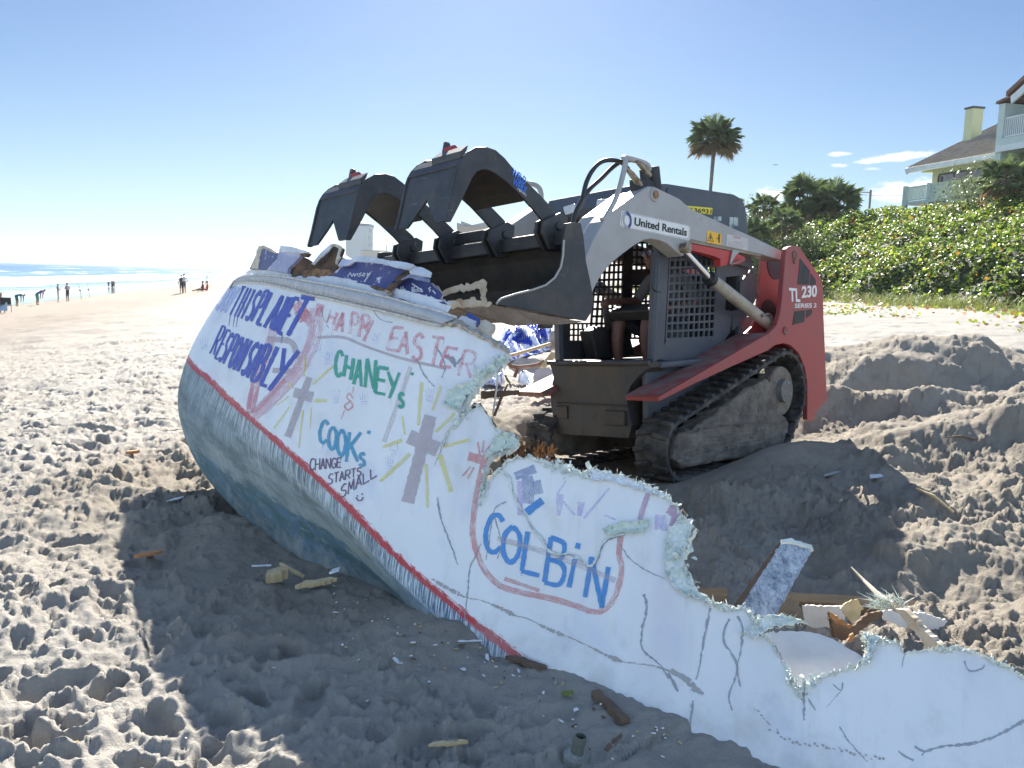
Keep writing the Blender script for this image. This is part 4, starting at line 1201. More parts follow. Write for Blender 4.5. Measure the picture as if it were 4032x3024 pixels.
# antifouling: weathered green and teal, deep blue towards the buried end
sv = g.noise(1, 6, .7, uvv, (26, 1.3, 1)); sw = g.noise(1, 5, .7, uvv, (80, 1.6, 1))
bot = g.mix(g.ramp(sv, .35, .65), (.155, .205, .205), (.26, .305, .295))
bot = g.mix(g.ramp(g.noise(1.6, 6, .6, uvv, (1.3, 1.5, 1)), .45, .62), bot, (.115, .145, .145))
lowf = g.ramp(V, 1.55, 1.25)
lowf = g.ramp(g.math('ADD', V, g.ramp(g.noise(5, 5, .7, uvv), 0, 1, -.5, .5)), 1.38, 1.22)
deep = g.mix(g.ramp(g.noise(2.6, 6, .7, uvv, (1.5, 1.2, 1)), .42, .6), (.045, .10, .11), (.07, .14, .19))
deep = g.mix(g.ramp(g.noise(7, 5, .7, uvv), .6, .68), deep, (.16, .19, .19))
deep = g.mix(g.ramp(g.noise(11, 5, .7, uvv), .66, .72), deep, (.19, .11, .08))
bot = g.mix(lowf, bot, deep)
bot = g.mix(g.ramp(U, 3.5, 4.6), bot, g.mix(g.ramp(g.noise(5, 6, .7, uvv), .4, .62), (.05, .09, .16), (.10, .17, .26)))
# white runs dripping from under the stripe
dl = g.math('ADD', g.math('MULTIPLY', g.math('SUBTRACT', V, 3.0), 1.05), g.ramp(g.noise(1, 3, .6, uvv, (9, .1, 1)), .3, .7, .15, .85))
run = g.math('MULTIPLY', g.ramp(sw, .47, .56), g.ramp(dl, -.45, .30))
run = g.math('MULTIPLY', run, g.ramp(U, .1, 1.6, .25, .9))
bot = g.mix(run, bot, (.60, .645, .645))
# the painted boot stripe
vst = g.math('ADD', V, g.ramp(g.noise(14, 4, .7, uvv, (1, 3, 1)), 0, 1, -.09, .09))
body = g.mix(g.ramp(vst, 2.985, 3.0), bot, white)
hw_ = g.math('ADD', g.ramp(U, .5, 5, .095, .05), g.ramp(g.noise(2.1, 3, .6, uvv), .3, .7, -.02, .02))
smask = g.math('MULTIPLY', g.ramp(vst, 2.93, 2.96), g.ramp(g.math('SUBTRACT', vst, hw_), 2.99, 2.965))
smask = g.math('MULTIPLY', smask, g.ramp(g.noise(1, 5, .8, uvv, (22, 5, 1)), .30, .44, .25, 1))
body = g.mix(smask, body, (.47, .045, .045))
sp3 = g.n.new('ShaderNodeSeparateXYZ'); g.l.new(g.tc.outputs['Object'], sp3.inputs[0])
dz_ = g.math('ADD', sp3.outputs[2], g.ramp(g.noise(6, 6, .7), .3, .7, -.16, .16))
body = g.mix(g.ramp(dz_, .28, .02, 0, .55), body, (.44, .415, .38))
body = g.mix(g.math('MULTIPLY', g.ramp(g.noise(1., 6, .75, uvv, (7, .9, 1)), .56, .72), .30), body, (.46, .44, .41))
body = g.mix(g.math('MULTIPLY', g.ramp(g.noise(2.7, 5, .6, uvv), .6, .72), .35), body, (.56, .52, .42))
body = g.mix(g.ramp(g.noise(55, 4, .8, uvv), .69, .74, 0, .6), body, (.30, .29, .28))
g.color(body)
g.b.inputs['Roughness'].default_value = .36
g.l.new(g.ramp(vst, 2.95, 3.0, .7, .34), g.b.inputs['Roughness'])
g.b.inputs['Coat Weight'].default_value = .0
g.bump(g.math('ADD', g.noise(2.2, 3, .5), g.math('MULTIPLY', g.noise(40, 5, .7), .05)), .5, .03)
m_hull = g.m
m_glassfib = M('raw_fibreglass', (.66, .72, .66), (.48, .55, .49), 22, .8, 0, .8, 70, c3=(.78, .80, .76), s3=50, lo3=.45, hi3=.65)
me.materials.append(m_hull); me.materials.append(m_glassfib)
hullo = bpy.data.objects.new('hull', me); COL.objects.link(hullo); hullo.parent = boat
sd = hullo.modifiers.new('laminate', 'SOLIDIFY'); sd.thickness = .016; sd.offset = -1; sd.material_offset_rim = 1; sd.material_offset = 0
es_ = hullo.modifiers.new('crisp_rim', 'EDGE_SPLIT'); es_.split_angle = R(38)

# ---- frayed laminate along the tear: matted rim and loose glass strands
def smoothn(arr, k=2):
    return arr
fr = MB(); rf_ = random.Random(11)
tp = [np.array(q) for q in torn_px]
HULLPX = [(918, 1122), (1799, 1262)]+torn_px+[(4400, 3600), (900, 3600)]
def outward(i):
    a, b = tp[max(i-2, 0)], tp[min(i+2, len(tp)-1)]; t = (b-a)/max(np.linalg.norm(b-a), 1e-6)
    o_ = np.array([t[1], -t[0]])
    return -o_ if inpoly(tp[i][0]+o_[0]*5, tp[i][1]+o_[1]*5, HULLPX) else o_            # the outline runs left to right: outside is up the picture
idx = [i for i in range(2, len(tp)-2) if tp[i][0] < 4200]
matw = lambda i: 3+15*max(0, math.sin(i*.17)+.6*math.sin(i*.057+1))*rf_.uniform(.4, 1.2)
prev = None
heavy = [((2700, 2190), 75), ((2010, 1740), 45), ((2990, 2450), 55), ((2840, 2385), 26), ((3410, 2540), 42), ((2280, 1870), 30), ((1900, 1510), 30), ((3180, 2690), 30), ((3750, 2570), 26), ((1960, 1440), 20), ((2400, 1870), 22), ((2560, 1930), 24)]
for i in idx:
    o = outward(i); p = tp[i]
    w = matw(i)
    for (hp, hw) in heavy:
        dd = np.hypot(*(p-np.array(hp)))
        w += hw*.55*math.exp(-(dd/62)**2)
    jx = lambda q: np.array([rf_.gauss(0, q), rf_.gauss(0, q)])
    A = lift(*(p-o*w*rf_.uniform(.2, .75)+jx(2)), .003+rf_.uniform(0, .004)); Bp = lift(*(p+o*rf_.uniform(-1, 4)+jx(2)), .008+rf_.uniform(0, .014)); Cc = lift(*(p+o*w*rf_.uniform(.1, .4)+jx(2)), -.014+rf_.uniform(-.012, .006))
    cur = (A, Bp, Cc)
    if prev is not None and rf_.random() < .93:
        fr.add([*prev, *cur], [(0, 3, 4, 1), (1, 4, 5, 2)])
    prev = cur
    for _ in range(int(w/9) if w > 7 else (1 if rf_.random() < .35 else 0)):                # ragged tatters of mat at every angle
        c = p+o*rf_.gauss(-w*.25, w*.45)+jx(4); n_ = rf_.randint(4, 6); R0 = rf_.uniform(3, 7)+w*.22*rf_.random(); h0 = rf_.uniform(.004, .02); tl = (rf_.gauss(0, .0009), rf_.gauss(0, .0009))
        ring = []
        for k_ in range(n_):
            th = 6.283*k_/n_+rf_.gauss(0, .3); rr_ = R0*rf_.uniform(.4, 1.5); dx, dy = math.cos(th)*rr_, math.sin(th)*rr_
            ring.append(lift(c[0]+dx, c[1]+dy, max(.0015, h0+tl[0]*dx+tl[1]*dy)))
        fr.add(ring, [tuple(range(n_))])
    ns = (1 if rf_.random() < .6 else 0) + int(w/13)
    for _ in range(ns):
        L = rf_.expovariate(1/9.)+2
        if rf_.random() < .03: L += rf_.uniform(8, 26)
        L = min(L+w*.2, 40)
        an = rf_.gauss(0, .7); d = np.array([o[0]*math.cos(an)-o[1]*math.sin(an), o[0]*math.sin(an)+o[1]*math.cos(an)])
        b = p + o*rf_.uniform(-w*.5, 2)+np.array([rf_.uniform(-7, 7), rf_.uniform(-4, 4)])
        t = np.array([-d[1], d[0]])*rf_.uniform(.6, 1.5)
        h0 = rf_.uniform(.004, .022); h1 = h0+rf_.uniform(-.03, .018)*L/30
        q0, q1, q2, q3 = lift(*(b-t), h0), lift(*(b+t), h0), lift(*(b+d*L*.55+t*.6), (h0+h1)/2+.004), lift(*(b+d*L), h1)
        fr.add([q0, q1, q2, q3], [(0, 1, 2), (0, 2, 3)])
fro = fr.build('frayed_edge', m_glassfib, hullo, off=hb)
fro.modifiers.new('thick', 'SOLIDIFY').thickness = .0012
def hull_patch(name, pts, f, off, mat, ja=3.5, step=14, curl=.0, seed=3):
    """a torn-back sheet of laminate lying over the hull skin"""
    r = random.Random(seed); poly = [tuple(q) for q in jag([f(*p) for p in pts], ja, 10, seed, closed=True)]
    v2, tr = cdt_fill(poly, step, r); nb = len(poly); mb = MB()
    vs = [lift(x, y, off+r.uniform(0, .008)+(curl*r.random() if i < nb else 0)) for i, (x, y) in enumerate(v2)]
    mb.add(vs, tr); o = mb.build(name, mat, hullo, off=hb, smooth=False); o.modifiers.new('thick', 'SOLIDIFY').thickness = .003
    for i in range(0, nb):                          # strands along its rim
        p = np.array(poly[i]); c = np.mean(np.array(poly), axis=0); d = p-c; d /= max(np.linalg.norm(d), 1)
        for _ in range(2):
            an = r.gauss(0, .8); e = np.array([d[0]*math.cos(an)-d[1]*math.sin(an), d[0]*math.sin(an)+d[1]*math.cos(an)]); L = r.expovariate(1/8.)+3; t = np.array([-e[1], e[0]])*.8
            fr2.add([lift(*(p-t), off+.004), lift(*(p+t), off+.004), lift(*(p+e*min(L, 28)), off+r.uniform(0, .012))], [(0, 1, 2)])
    return o
fr2 = MB()
m_fib2 = M('pale_green_mat', (.52, .62, .52), (.66, .72, .64), 26, .85, 0, .9, 70, c3=(.40, .47, .42), s3=44, lo3=.56, hi3=.66)
hull_patch('fibreglass_flap', ((1690, 585), (1745, 600), (1762, 650), (1735, 720), (1700, 800), (1690, 860), (1715, 930), (1760, 1030), (1800, 1090), (1880, 1145), (1960, 1178), (1900, 1172), (1800, 1140), (1700, 1110), (1620, 1050), (1575, 980), (1560, 880), (1580, 780), (1590, 680), (1640, 610)), z7, .006, m_glassfib, curl=.02, seed=4)
hull_patch('fibreglass_flap', ((1155, 665), (1240, 640), (1320, 615), (1460, 600), (1455, 650), (1420, 690), (1330, 692), (1290, 680), (1230, 702), (1170, 690)), z7, .010, m_fib2, curl=.015, seed=5)
hull_patch('fibreglass_flap', ((1795, 1010), (1830, 930), (1900, 890), (1990, 868), (2060, 800), (2130, 740), (2200, 705), (2205, 760), (2100, 805), (2010, 890), (1940, 980), (1880, 1060)), z6, .008, m_fib2, curl=.02, seed=6)
hull_patch('fibreglass_flap', ((430, 868), (500, 820), (560, 760), (640, 735), (730, 750), (840, 790), (760, 806), (650, 815), (580, 858), (540, 885), (470, 852)), z8, .010, m_glassfib, curl=.02, seed=7)
hull_patch('fibreglass_flap', ((440, 40), (520, 25), (590, 70), (570, 112), (500, 132), (420, 152), (370, 192), (400, 120)), z7, .010, m_fib2, curl=.02, seed=8)
hull_patch('fibreglass_flap', ((1062, 262), (1180, 282), (1300, 312), (1430, 362), (1590, 432), (1560, 448), (1440, 408), (1290, 366), (1180, 332), (1080, 335)), z7, .006, M('white_mat', (.76, .79, .80), (.60, .64, .66), 20, .8, 0, .7, 60), curl=.012, seed=9)
hull_patch('fibreglass_flap', ((1190, 850), (1290, 880), (1250, 960), (1200, 1040), (1130, 1080), (1160, 1020), (1215, 960)), z8, .008, m_glassfib, curl=.015, seed=10)
o = fr2.build('frayed_strands', m_glassfib, hullo, off=hb); o.modifiers.new('thick', 'SOLIDIFY').thickness = .001

# ---- paint: brush strokes laid on the skin of the hull
def paint_mat(name, col, wear=.42, fade=.35):
    """brushed house paint: bristle streaks along the stroke, worn through to the gelcoat"""
    g = N(name)
    bv = g.attr('brush').outputs['Vector']
    n1 = g.noise(1., 4, .6, bv, (1.6, 8., 1)); n2 = g.noise(1., 5, .7, bv, (9., 15., 1)); n3 = g.noise(5, 4, .6)
    g.color(g.mix(g.ramp(n1, .35, .65), col, tuple(min(1, c*1.3+.09) for c in col)))
    worn = g.math('ADD', g.math('ADD', g.math('MULTIPLY', n1, .55), g.math('MULTIPLY', n2, .35)), g.math('MULTIPLY', n3, .22))
    al = g.math('SUBTRACT', 1.0, g.math('MULTIPLY', g.ramp(worn, wear+.06, wear+.22), min(1, fade*1.35)))
    g.l.new(al, g.b.inputs['Alpha'])
    g.b.inputs['Roughness'].default_value = .5
    return g.m
P_BLUE = paint_mat('royal_blue_paint', (.028, .05, .30), .62, .25)
P_PINK = paint_mat('pink_paint', (.62, .22, .25), .40, .75)
P_PALEPINK = paint_mat('pale_pink_paint', (.66, .42, .46), .40, .7)
P_GREEN = paint_mat('green_paint', (.03, .30, .19), .5, .6)
P_TEAL = paint_mat('teal_paint', (.05, .26, .40), .48, .6)
P_AZURE = paint_mat('azure_paint', (.045, .21, .48), .5, .6)
P_MAROON = paint_mat('maroon_paint', (.10, .05, .10), .6, .35)
P_TAUPE = paint_mat('taupe_paint', (.42, .36, .36), .46, .5)
P_YELLOW = paint_mat('yellow_paint', (.66, .60, .20), .42, .6)
P_LILAC = paint_mat('lilac_paint', (.55, .57, .74), .36, .75)
P_SALMON = paint_mat('salmon_paint', (.58, .26, .24), .42, .7)
P_GRIME = paint_mat('sand_grime', (.30, .285, .27), .56, .8)
P_CRACK = paint_mat('crack_grime', (.26, .27, .29), .46, .7)  # thin grey grime lines along the cracks
P_FAINT = paint_mat('faint_blue_paint', (.40, .45, .66), .46, .8)
lay = [0, 0]
def stroke(mb, pts, w, z=None, taper=0., curve=True, rr=random.Random(4), off=.0022, rag=.10):
    """one brush stroke through survey pixels, width in pixels, resting on the hull skin"""
    if curve and len(pts) > 2: pts = smooth_line(pts, 5)
    pts = [np.array(p, float) for p in pts]
    seg = []
    for i in range(len(pts)-1):
        n = max(1, int(np.linalg.norm(pts[i+1]-pts[i])/14))
        for k in range(n): seg.append(pts[i]+(pts[i+1]-pts[i])*k/n)
    seg.append(pts[-1]); n = len(seg)
    lay[0] = (lay[0]+1) % 7; lay[1] += 1; acc = 0.; br = []
    o = off + lay[0]*.00018
    vs, fs = [], []
    for i, p in enumerate(seg):
        t = seg[min(i+1, n-1)]-seg[max(i-1, 0)]; t = t/max(np.linalg.norm(t), 1e-6); nn = np.array([-t[1], t[0]])
        ww = w*.5*(1-taper*i/max(n-1, 1))*(1+rr.uniform(-rag, rag))
        if i in (0, n-1): p = p + t*(rr.uniform(-.1, .3)*w*.4)*(1 if i else -1)
        vs += [lift(*(p+nn*ww), o), lift(*p, o+.0002), lift(*(p-nn*ww), o)]
        acc += 14/40.; kk = lay[1]*7.3
        br += [(acc+kk, ww/12., kk), (acc+kk, 0., kk), (acc+kk, -ww/12., kk)]
    for i in range(n-1):
        b = i*3; fs += [(b, b+3, b+4, b+1), (b+1, b+4, b+5, b+2)]
    mb.add(vs, fs); mb.br += br
GL = {
 'A': [[(0, 0), (.5, 1)], [(.5, 1), (1, 0)], [(.22, .36), (.8, .36)]],
 'B': [[(0, 0), (0, 1)], [(0, 1), (.7, .95), (.8, .75), (.6, .55), (0, .52)], [(0, .52), (.8, .48), (1, .25), (.75, .02), (0, 0)]],
 'C': [[(1, .85), (.7, 1), (.3, .92), (.03, .5), (.2, .1), (.6, 0), (1, .18)]],
 'E': [[(0, 0), (0, 1)], [(0, 1), (1, 1)], [(0, .52), (.8, .52)], [(0, 0), (1, 0)]],
 'G': [[(1, .82), (.6, 1), (.15, .8), (.05, .4), (.3, .03), (.8, .05), (1, .42)], [(.6, .42), (1.05, .42)]],
 'H': [[(0, 0), (0, 1)], [(1, 0), (1, 1)], [(0, .5), (1, .5)]],
 'I': [[(.5, 0), (.5, 1)]],
 'i': [[(.5, 0), (.5, .68)], [(.5, .92), (.52, 1.06)]],
 'J': [[(.8, 1), (.8, .25), (.5, 0), (.1, .2)]],
 'K': [[(0, 0), (0, 1)], [(1, 1), (.05, .45)], [(.25, .55), (1, 0)]],
 'L': [[(0, 1), (0, 0)], [(0, 0), (1, 0)]],
 'M': [[(0, 0), (.1, 1)], [(.1, 1), (.5, .25)], [(.5, .25), (.9, 1)], [(.9, 1), (1, 0)]],
 'N': [[(0, 0), (0, 1)], [(0, 1), (1, 0)], [(1, 0), (1, 1)]],
 'O': [[(.5, 1), (.08, .75), (.08, .25), (.5, 0), (.92, .25), (.92, .75), (.5, 1)]],
 'P': [[(0, 0), (0, 1)], [(0, 1), (.8, .98), (1, .74), (.8, .5), (0, .47)]],
 'R': [[(0, 0), (0, 1)], [(0, 1), (.8, .97), (.98, .75), (.8, .52), (0, .5)], [(.4, .5), (1, 0)]],
 'S': [[(.95, .85), (.6, 1), (.15, .85), (.15, .62), (.8, .42), (.9, .15), (.5, 0), (.05, .14)]],
 'T': [[(.5, 0), (.5, 1)], [(0, 1), (1, 1)]],
 'Y': [[(0, 1), (.5, .48)], [(1, 1), (.25, 0)]],
 "'": [[(.6, 1), (.4, .6)]],
 '&': [[(.9, .7), (.5, 1), (.25, .75), (.7, .5), (.9, .2), (.4, 0), (.1, .25), (.6, .5)]],
}
def letters(mb, f, rows, w, taper=0., sq=1., grow=1.):
    """rows: (char, left foot x, y, width vector, up vector) in a zoomed crop"""
    for li_, (ch, x, y, wv, uv) in enumerate(rows):
        w_ = w*(grow+(1-grow)*li_/max(len(rows)-1, 1))
        for s in GL[ch]:
            pts = [f(x+wv[0]*a*sq+uv[0]*b, y+wv[1]*a*sq+uv[1]*b) for a, b in s]
            stroke(mb, pts, w_, taper=taper, rag=.17)
            if drp_.random() < .16 and w > 6:
                q = np.array(pts[drp_.randrange(len(pts))]); L_ = drp_.uniform(18, 52); stroke(mb, [q, q+np.array([-.06*L_, L_*.5]), q+np.array([-.14*L_, L_])], 2.4, taper=.5)
drp_ = random.Random(31)
def spread(txt, x0, y0, x1, y1, u0, u1, w0=None, fill=.78):
    n = len(txt); o = []
    for i, ch in enumerate(txt):
        t = i/n; dx, dy = (x1-x0)/n, (y1-y0)/n
        o.append((ch, x0+(x1-x0)*t, y0+(y1-y0)*t, (dx*fill, dy*fill), (u0[0]+(u1[0]-u0[0])*t, u0[1]+(u1[1]-u0[1])*t)))
    return [q for q in o if q[0] != ' ']
def part(mb, name, mat, parent=None): return mb.build(name, mat, parent or hullo, off=hb)
# washes first, so that the lettering lies over them
m = MB()
for pts, w in ((((650, 480), (580, 720), (510, 930), (485, 1060)), 62), (((930, 370), (920, 560), (820, 760), (650, 960), (500, 1090)), 84), (((900, 480), (860, 640), (740, 820), (560, 1010)), 44)):
    stroke(m, [z6(*p) for p in pts], w*.5877, off=.001)
part(m, 'painted_heart', P_PALEPINK)
m = MB()
for pts, w in ((((560, 640), (500, 880), (478, 1040)), 26), (((620, 620), (540, 880), (500, 1070)), 24), (((960, 340), (945, 420)), 60), (((790, 330), (900, 470)), 70), (((800, 430), (880, 380)), 80), (((720, 840), (520, 1060)), 26)):
    stroke(m, [z6(*p) for p in pts], w*.5877, off=.0012)
part(m, 'painted_heart', P_PINK)
m = MB()
for x, y in ((1010, 690), (1330, 570), (1060, 950), (1250, 960), (1450, 1300), (1420, 1390), (1690, 940), (940, 620), (180, 600)):
    for k in range(4): stroke(m, [z6(x+k*18-30, y-28-10*(k % 2)), z6(x+k*13-22, y+18)], 6, off=.0008)
    stroke(m, [z6(x-20, y+30), z6(x+18, y+34)], 22, off=.0008)
part(m, 'painted_handprint', P_LILAC)
m = MB()
for pts, w in ((((935, 560), (1110, 560), (1260, 620), (1500, 700), (1800, 770)), 18), (((600, 570), (760, 590), (800, 700)), 40), (((640, 780), (780, 790)), 40)):
    stroke(m, [z6(*p) for p in pts], w*.5877, off=.0007)
part(m, 'faded_wash', P_TAUPE)
m = MB(); stroke(m, [z6(1560, 760), z6(1500, 930), z6(1440, 1100), z6(1380, 1260)], 18, off=.0007)
part(m, 'faded_wash', paint_mat('tan_wash', (.60, .54, .52), .42, .7))

m = MB()
letters(m, zl, [('T', 1530, 575, (46, 6), (92, -185)), ('H', 1572, 588, (34, 8), (92, -190)), ('I', 1612, 602, (18, 5), (92, -193)), ('S', 1640, 612, (42, 10), (92, -195)),
 ('P', 1682, 622, (46, 10), (98, -205)), ('L', 1722, 640, (52, 14), (100, -210)), ('A', 1772, 662, (66, 14), (104, -215)), ('N', 1828, 680, (46, 12), (108, -220)), ('E', 1862, 698, (52, 16), (112, -232)), ('T', 1884, 712, (150, 24), (135, -252))], 16.5, sq=.60, grow=.42)
part(m, 'painted_lettering', P_BLUE); m = MB()
letters(m, zl, [('R', 1408, 838, (40, 14), (84, -185)), ('E', 1440, 868, (34, 14), (84, -188)), ('S', 1462, 888, (36, 12), (86, -190)), ('P', 1496, 905, (40, 14), (88, -195)), ('O', 1524, 926, (44, 16), (92, -200)),
 ('N', 1566, 945, (46, 18), (96, -205)), ('S', 1612, 974, (46, 18), (100, -212)), ('I', 1650, 996, (20, 8), (104, -220)), ('B', 1682, 1014, (68, 22), (108, -238)), ('L', 1748, 1044, (66, 24), (112, -248)), ('Y', 1780, 1078, (160, 30), (126, -275))], 17, sq=.60, grow=.42)
part(m, 'painted_lettering', P_BLUE)
m = MB(); letters(m, zl, spread('JOY', 1440, 540, 1530, 572, (80, -165), (88, -178)), 9); part(m, 'painted_lettering', P_FAINT)
m = MB()
letters(m, z2, [('H', 318, 1310, (60, 20), (28, -80)), ('A', 376, 1368, (62, 10), (30, -125)), ('P', 475, 1388, (60, 6), (14, -142)), ('P', 535, 1408, (66, 8), (22, -148)), ('Y', 548, 1436, (96, 8), (10, -148))], 13, sq=.74)
part(m, 'painted_lettering', P_PINK); m = MB()
letters(m, z2, [('E', 722, 1492, (92, 12), (44, -150)), ('A', 796, 1512, (84, 16), (22, -144)), ('S', 886, 1560, (88, 10), (20, -175)), ('T', 992, 1588, (104, 12), (36, -180)), ('E', 1078, 1600, (96, 20), (46, -125)), ('R', 1200, 1668, (110, 20), (42, -172))], 13, sq=.74)
part(m, 'painted_lettering', P_PINK)
m = MB()
letters(m, z6, [('C', 1052, 810, (60, 20), (10, -165)), ('H', 1112, 820, (62, 30), (20, -140)), ('A', 1180, 872, (66, 22), (14, -170)), ('N', 1256, 894, (76, 14), (14, -190)), ('E', 1322, 930, (90, 16), (22, -170)), ('Y', 1398, 968, (100, 6), (12, -176)),
 ('S', 1478, 1026, (44, 8), (6, -96)), ("'", 1558, 836, (20, 0), (6, -40))], 13, sq=.76)
stroke(m, [z6(2150, 725), z6(2195, 695)], 18)
part(m, 'painted_lettering', P_GREEN)
m = MB(); letters(m, z6, [('&', 1112, 1046, (64, 0), (8, -110))], 8); stroke(m, [z6(1118, 1050), z6(1096, 1108)], 5); stroke(m, [z6(1172, 935), z6(1178, 890)], 4)
part(m, 'painted_lettering', P_SALMON)
m = MB()
letters(m, z6, [('C', 946, 1262, (66, 10), (14, -145)), ('O', 1006, 1306, (68, 8), (10, -150)), ('O', 1066, 1348, (74, 8), (6, -172)), ('K', 1130, 1392, (98, 2), (22, -196)), ('S', 1216, 1418, (46, 6), (4, -84)), ("'", 1268, 1236, (22, 0), (6, -50))], 13, sq=.78)
part(m, 'painted_lettering', P_TEAL)
m = MB()
letters(m, z6, spread('CHANGE', 885, 1452, 1104, 1428, (4, -78), (2, -60)), 4.5)
part(m, 'painted_lettering', P_MAROON); m = MB()
letters(m, z6, spread('STARTS', 1008, 1546, 1240, 1480, (4, -68), (0, -52)), 4.5)
part(m, 'painted_lettering', P_MAROON); m = MB()
letters(m, z6, spread('SMALL', 1092, 1640, 1345, 1480, (4, -84), (-4, -62)), 4.5)
part(m, 'painted_lettering', P_MAROON); m = MB()
stroke(m, [z6(1204, 1618), z6(1206, 1626)], 5); stroke(m, [z6(1236, 1606), z6(1238, 1614)], 5)
stroke(m, [z6(1196, 1632), z6(1210, 1652), z6(1232, 1650), z6(1244, 1630)], 4.5)
part(m, 'painted_lettering', P_MAROON)
for (a, b, w, c, d, w2) in (((882, 830), (738, 1222), 46, (783, 930), (905, 962), 66), ((1692, 1088), (1540, 1668), 84, (1545, 1222), (1738, 1310), 100)):
    m = MB(); stroke(m, [z6(*a), z6(*b)], w*.5877); stroke(m, [z6(*c), z6(*d)], w2*.5877)
    part(m, 'painted_cross', P_TAUPE)
for rays in (((850, 690, 846, 820, 14), (1040, 750, 905, 875, 16), (738, 860, 775, 902, 14), (920, 985, 998, 984, 26), (745, 955, 665, 1015, 9), (750, 1025, 645, 1170, 12), (838, 1050, 812, 1300, 12), (895, 1030, 888, 1170, 8)),
             ((1635, 860, 1612, 1150, 26), (1762, 890, 1705, 1052, 18), (1850, 1075, 1730, 1195, 24), (1505, 1090, 1522, 1212, 16), (1502, 1250, 1375, 1295, 26), (1555, 1340, 1360, 1522, 28), (1775, 1295, 1955, 1245, 22), (1757, 1350, 1832, 1592, 36), (1665, 1412, 1675, 1700, 22))):
    m = MB()
    for x0, y0, x1, y1, w in rays: stroke(m, [z6(x0, y0), z6(x1, y1)], w*.5877, taper=.2)
    part(m, 'painted_rays', P_YELLOW)
m = MB()
stroke(m, [z7(435, 60), z7(370, 150), z7(330, 280), z7(300, 420), z7(280, 580), z7(275, 690), z7(300, 800), z7(350, 920), z7(430, 1010), z7(500, 1050), z7(620, 1082), z7(800, 1118), z7(960, 1165), z7(1060, 1203), z7(1150, 1198), z7(1222, 1120), z7(1262, 1000), z7(1272, 900), z7(1255, 820), z7(1268, 690)], 23)
stroke(m, [z7(490, 985), z7(620, 1030), z7(720, 1065)], 15)
for pts in (((310, 70), (320, 150)), ((350, 60), (340, 140)), ((300, 160), (300, 210)), ((262, 235), (208, 298)), ((285, 240), (240, 315))): stroke(m, [z7(*p) for p in pts], 8)
stroke(m, [z7(250, 165), z7(335, 190)], 36)
part(m, 'painted_frame', P_SALMON)
m = MB()
letters(m, z7, [('C', 350, 800, (112, 16), (20, -250)), ('O', 468, 872, (118, 8), (18, -240)), ('L', 604, 935, (118, 30), (40, -262)), ('B', 756, 1010, (120, 30), (44, -300)), ('i', 900, 1040, (40, 8), (60, -280)), ('N', 1028, 1112, (112, 66), (44, -270))], 19)
stroke(m, [z7(640, 540), z7(690, 500), z7(740, 465)], 30)
part(m, 'painted_lettering', P_AZURE)
m = MB(); stroke(m, [z7(440, 715), z7(700, 790), z7(950, 880), z7(1230, 1000)], 22, off=.004); part(m, 'faded_wash', paint_mat('brown_smear', (.46, .42, .43), .36, .6))
m = MB()
for pts, w in ((((640, 300), (650, 400), (640, 480)), 80), (((700, 330), (720, 420)), 60), (((690, 250), (560, 300)), 60)): stroke(m, [z7(*p) for p in pts], w*.5877, off=.001)
part(m, 'faded_wash', paint_mat('slate_wash', (.27, .31, .44), .40, .6))
m = MB()
for x in (600, 860, 1000, 1520, 1560): stroke(m, [z7(x, 330+.35*(x-600)), z7(x-10, 560)], 30, off=.0009, taper=.4)
for pts in (((840, 420), (900, 330)), ((1020, 580), (1190, 380)), ((880, 470), (960, 560)), ((1160, 560), (1230, 590))): stroke(m, [z7(*p) for p in pts], 8, off=.0012)
part(m, 'faded_wash', paint_mat('violet_wash', (.52, .46, .66), .42, .8))
m = MB(); stroke(m, [z7(1450, 420), z7(1420, 500), z7(1395, 590)], 22); stroke(m, [z7(1590, 520), z7(1640, 560), z7(1620, 640)], 40); part(m, 'faded_wash', paint_mat('plum_wash', (.46, .27, .36), .42, .6))
# the split across the big name: a raised ragged lip of broken laminate and a dark stroke painted as the gap's shadow
sp_ = smooth_line([z7(*p) for p in ((452, 262), (520, 310), (540, 400), (580, 480), (625, 565), (690, 670), (740, 720), (790, 800), (860, 825), (930, 820), (1000, 860), (1065, 905), (1110, 850), (1135, 775), (1180, 720), (1290, 690))], 5)
m = MB(); stroke(m, [tuple(q+np.array([2, 4])) for q in sp_], 5, curve=False, off=.003, rag=.7); part(m, 'split_shade', paint_mat('split_shadow', (.20, .21, .23), .6, .4))
m = MB(); stroke(m, [tuple(q) for q in jag(sp_, 2.2, 8, 12)], 8, curve=False, off=.007, rag=.8); m.br = []; part(m, 'split_lip', m_glassfib)
# scuffs and sand-filled cracks
m = MB()
gl = [(0, 985), (130, 1060), (240, 1112), (340, 1132), (480, 1190), (560, 1232), (640, 1250), (740, 1300), (850, 1352), (930, 1380), (1060, 1440), (1180, 1502), (1300, 1545), (1440, 1560), (1560, 1592), (1700, 1650)]
rq = random.Random(3); pts = smooth_line([z7(*p) for p in gl], 8)
for i in range(len(pts)-1):
    w = 4+12*max(0, math.sin(i*.23)+.4*math.sin(i*.71))
    stroke(m, [pts[i]+rq.gauss(0, 1.5), pts[i+1]+rq.gauss(0, 1.5)], w*rq.uniform(.6, 1.2), curve=False, off=.001)
for p in jag([z8(20, 1060), z8(190, 1195)], 4, 10, 2): stroke(m, [p, p+np.array([14, 10])], rq.uniform(8, 26), off=.001)
for p in jag([z8(520, 1300), z8(700, 1480), z8(1000, 1540), z8(1300, 1600)], 5, 16, 3): stroke(m, [p, p+np.array([9, 5])], rq.uniform(2, 11), off=.001)
part(m, 'sand_scuff', P_GRIME)
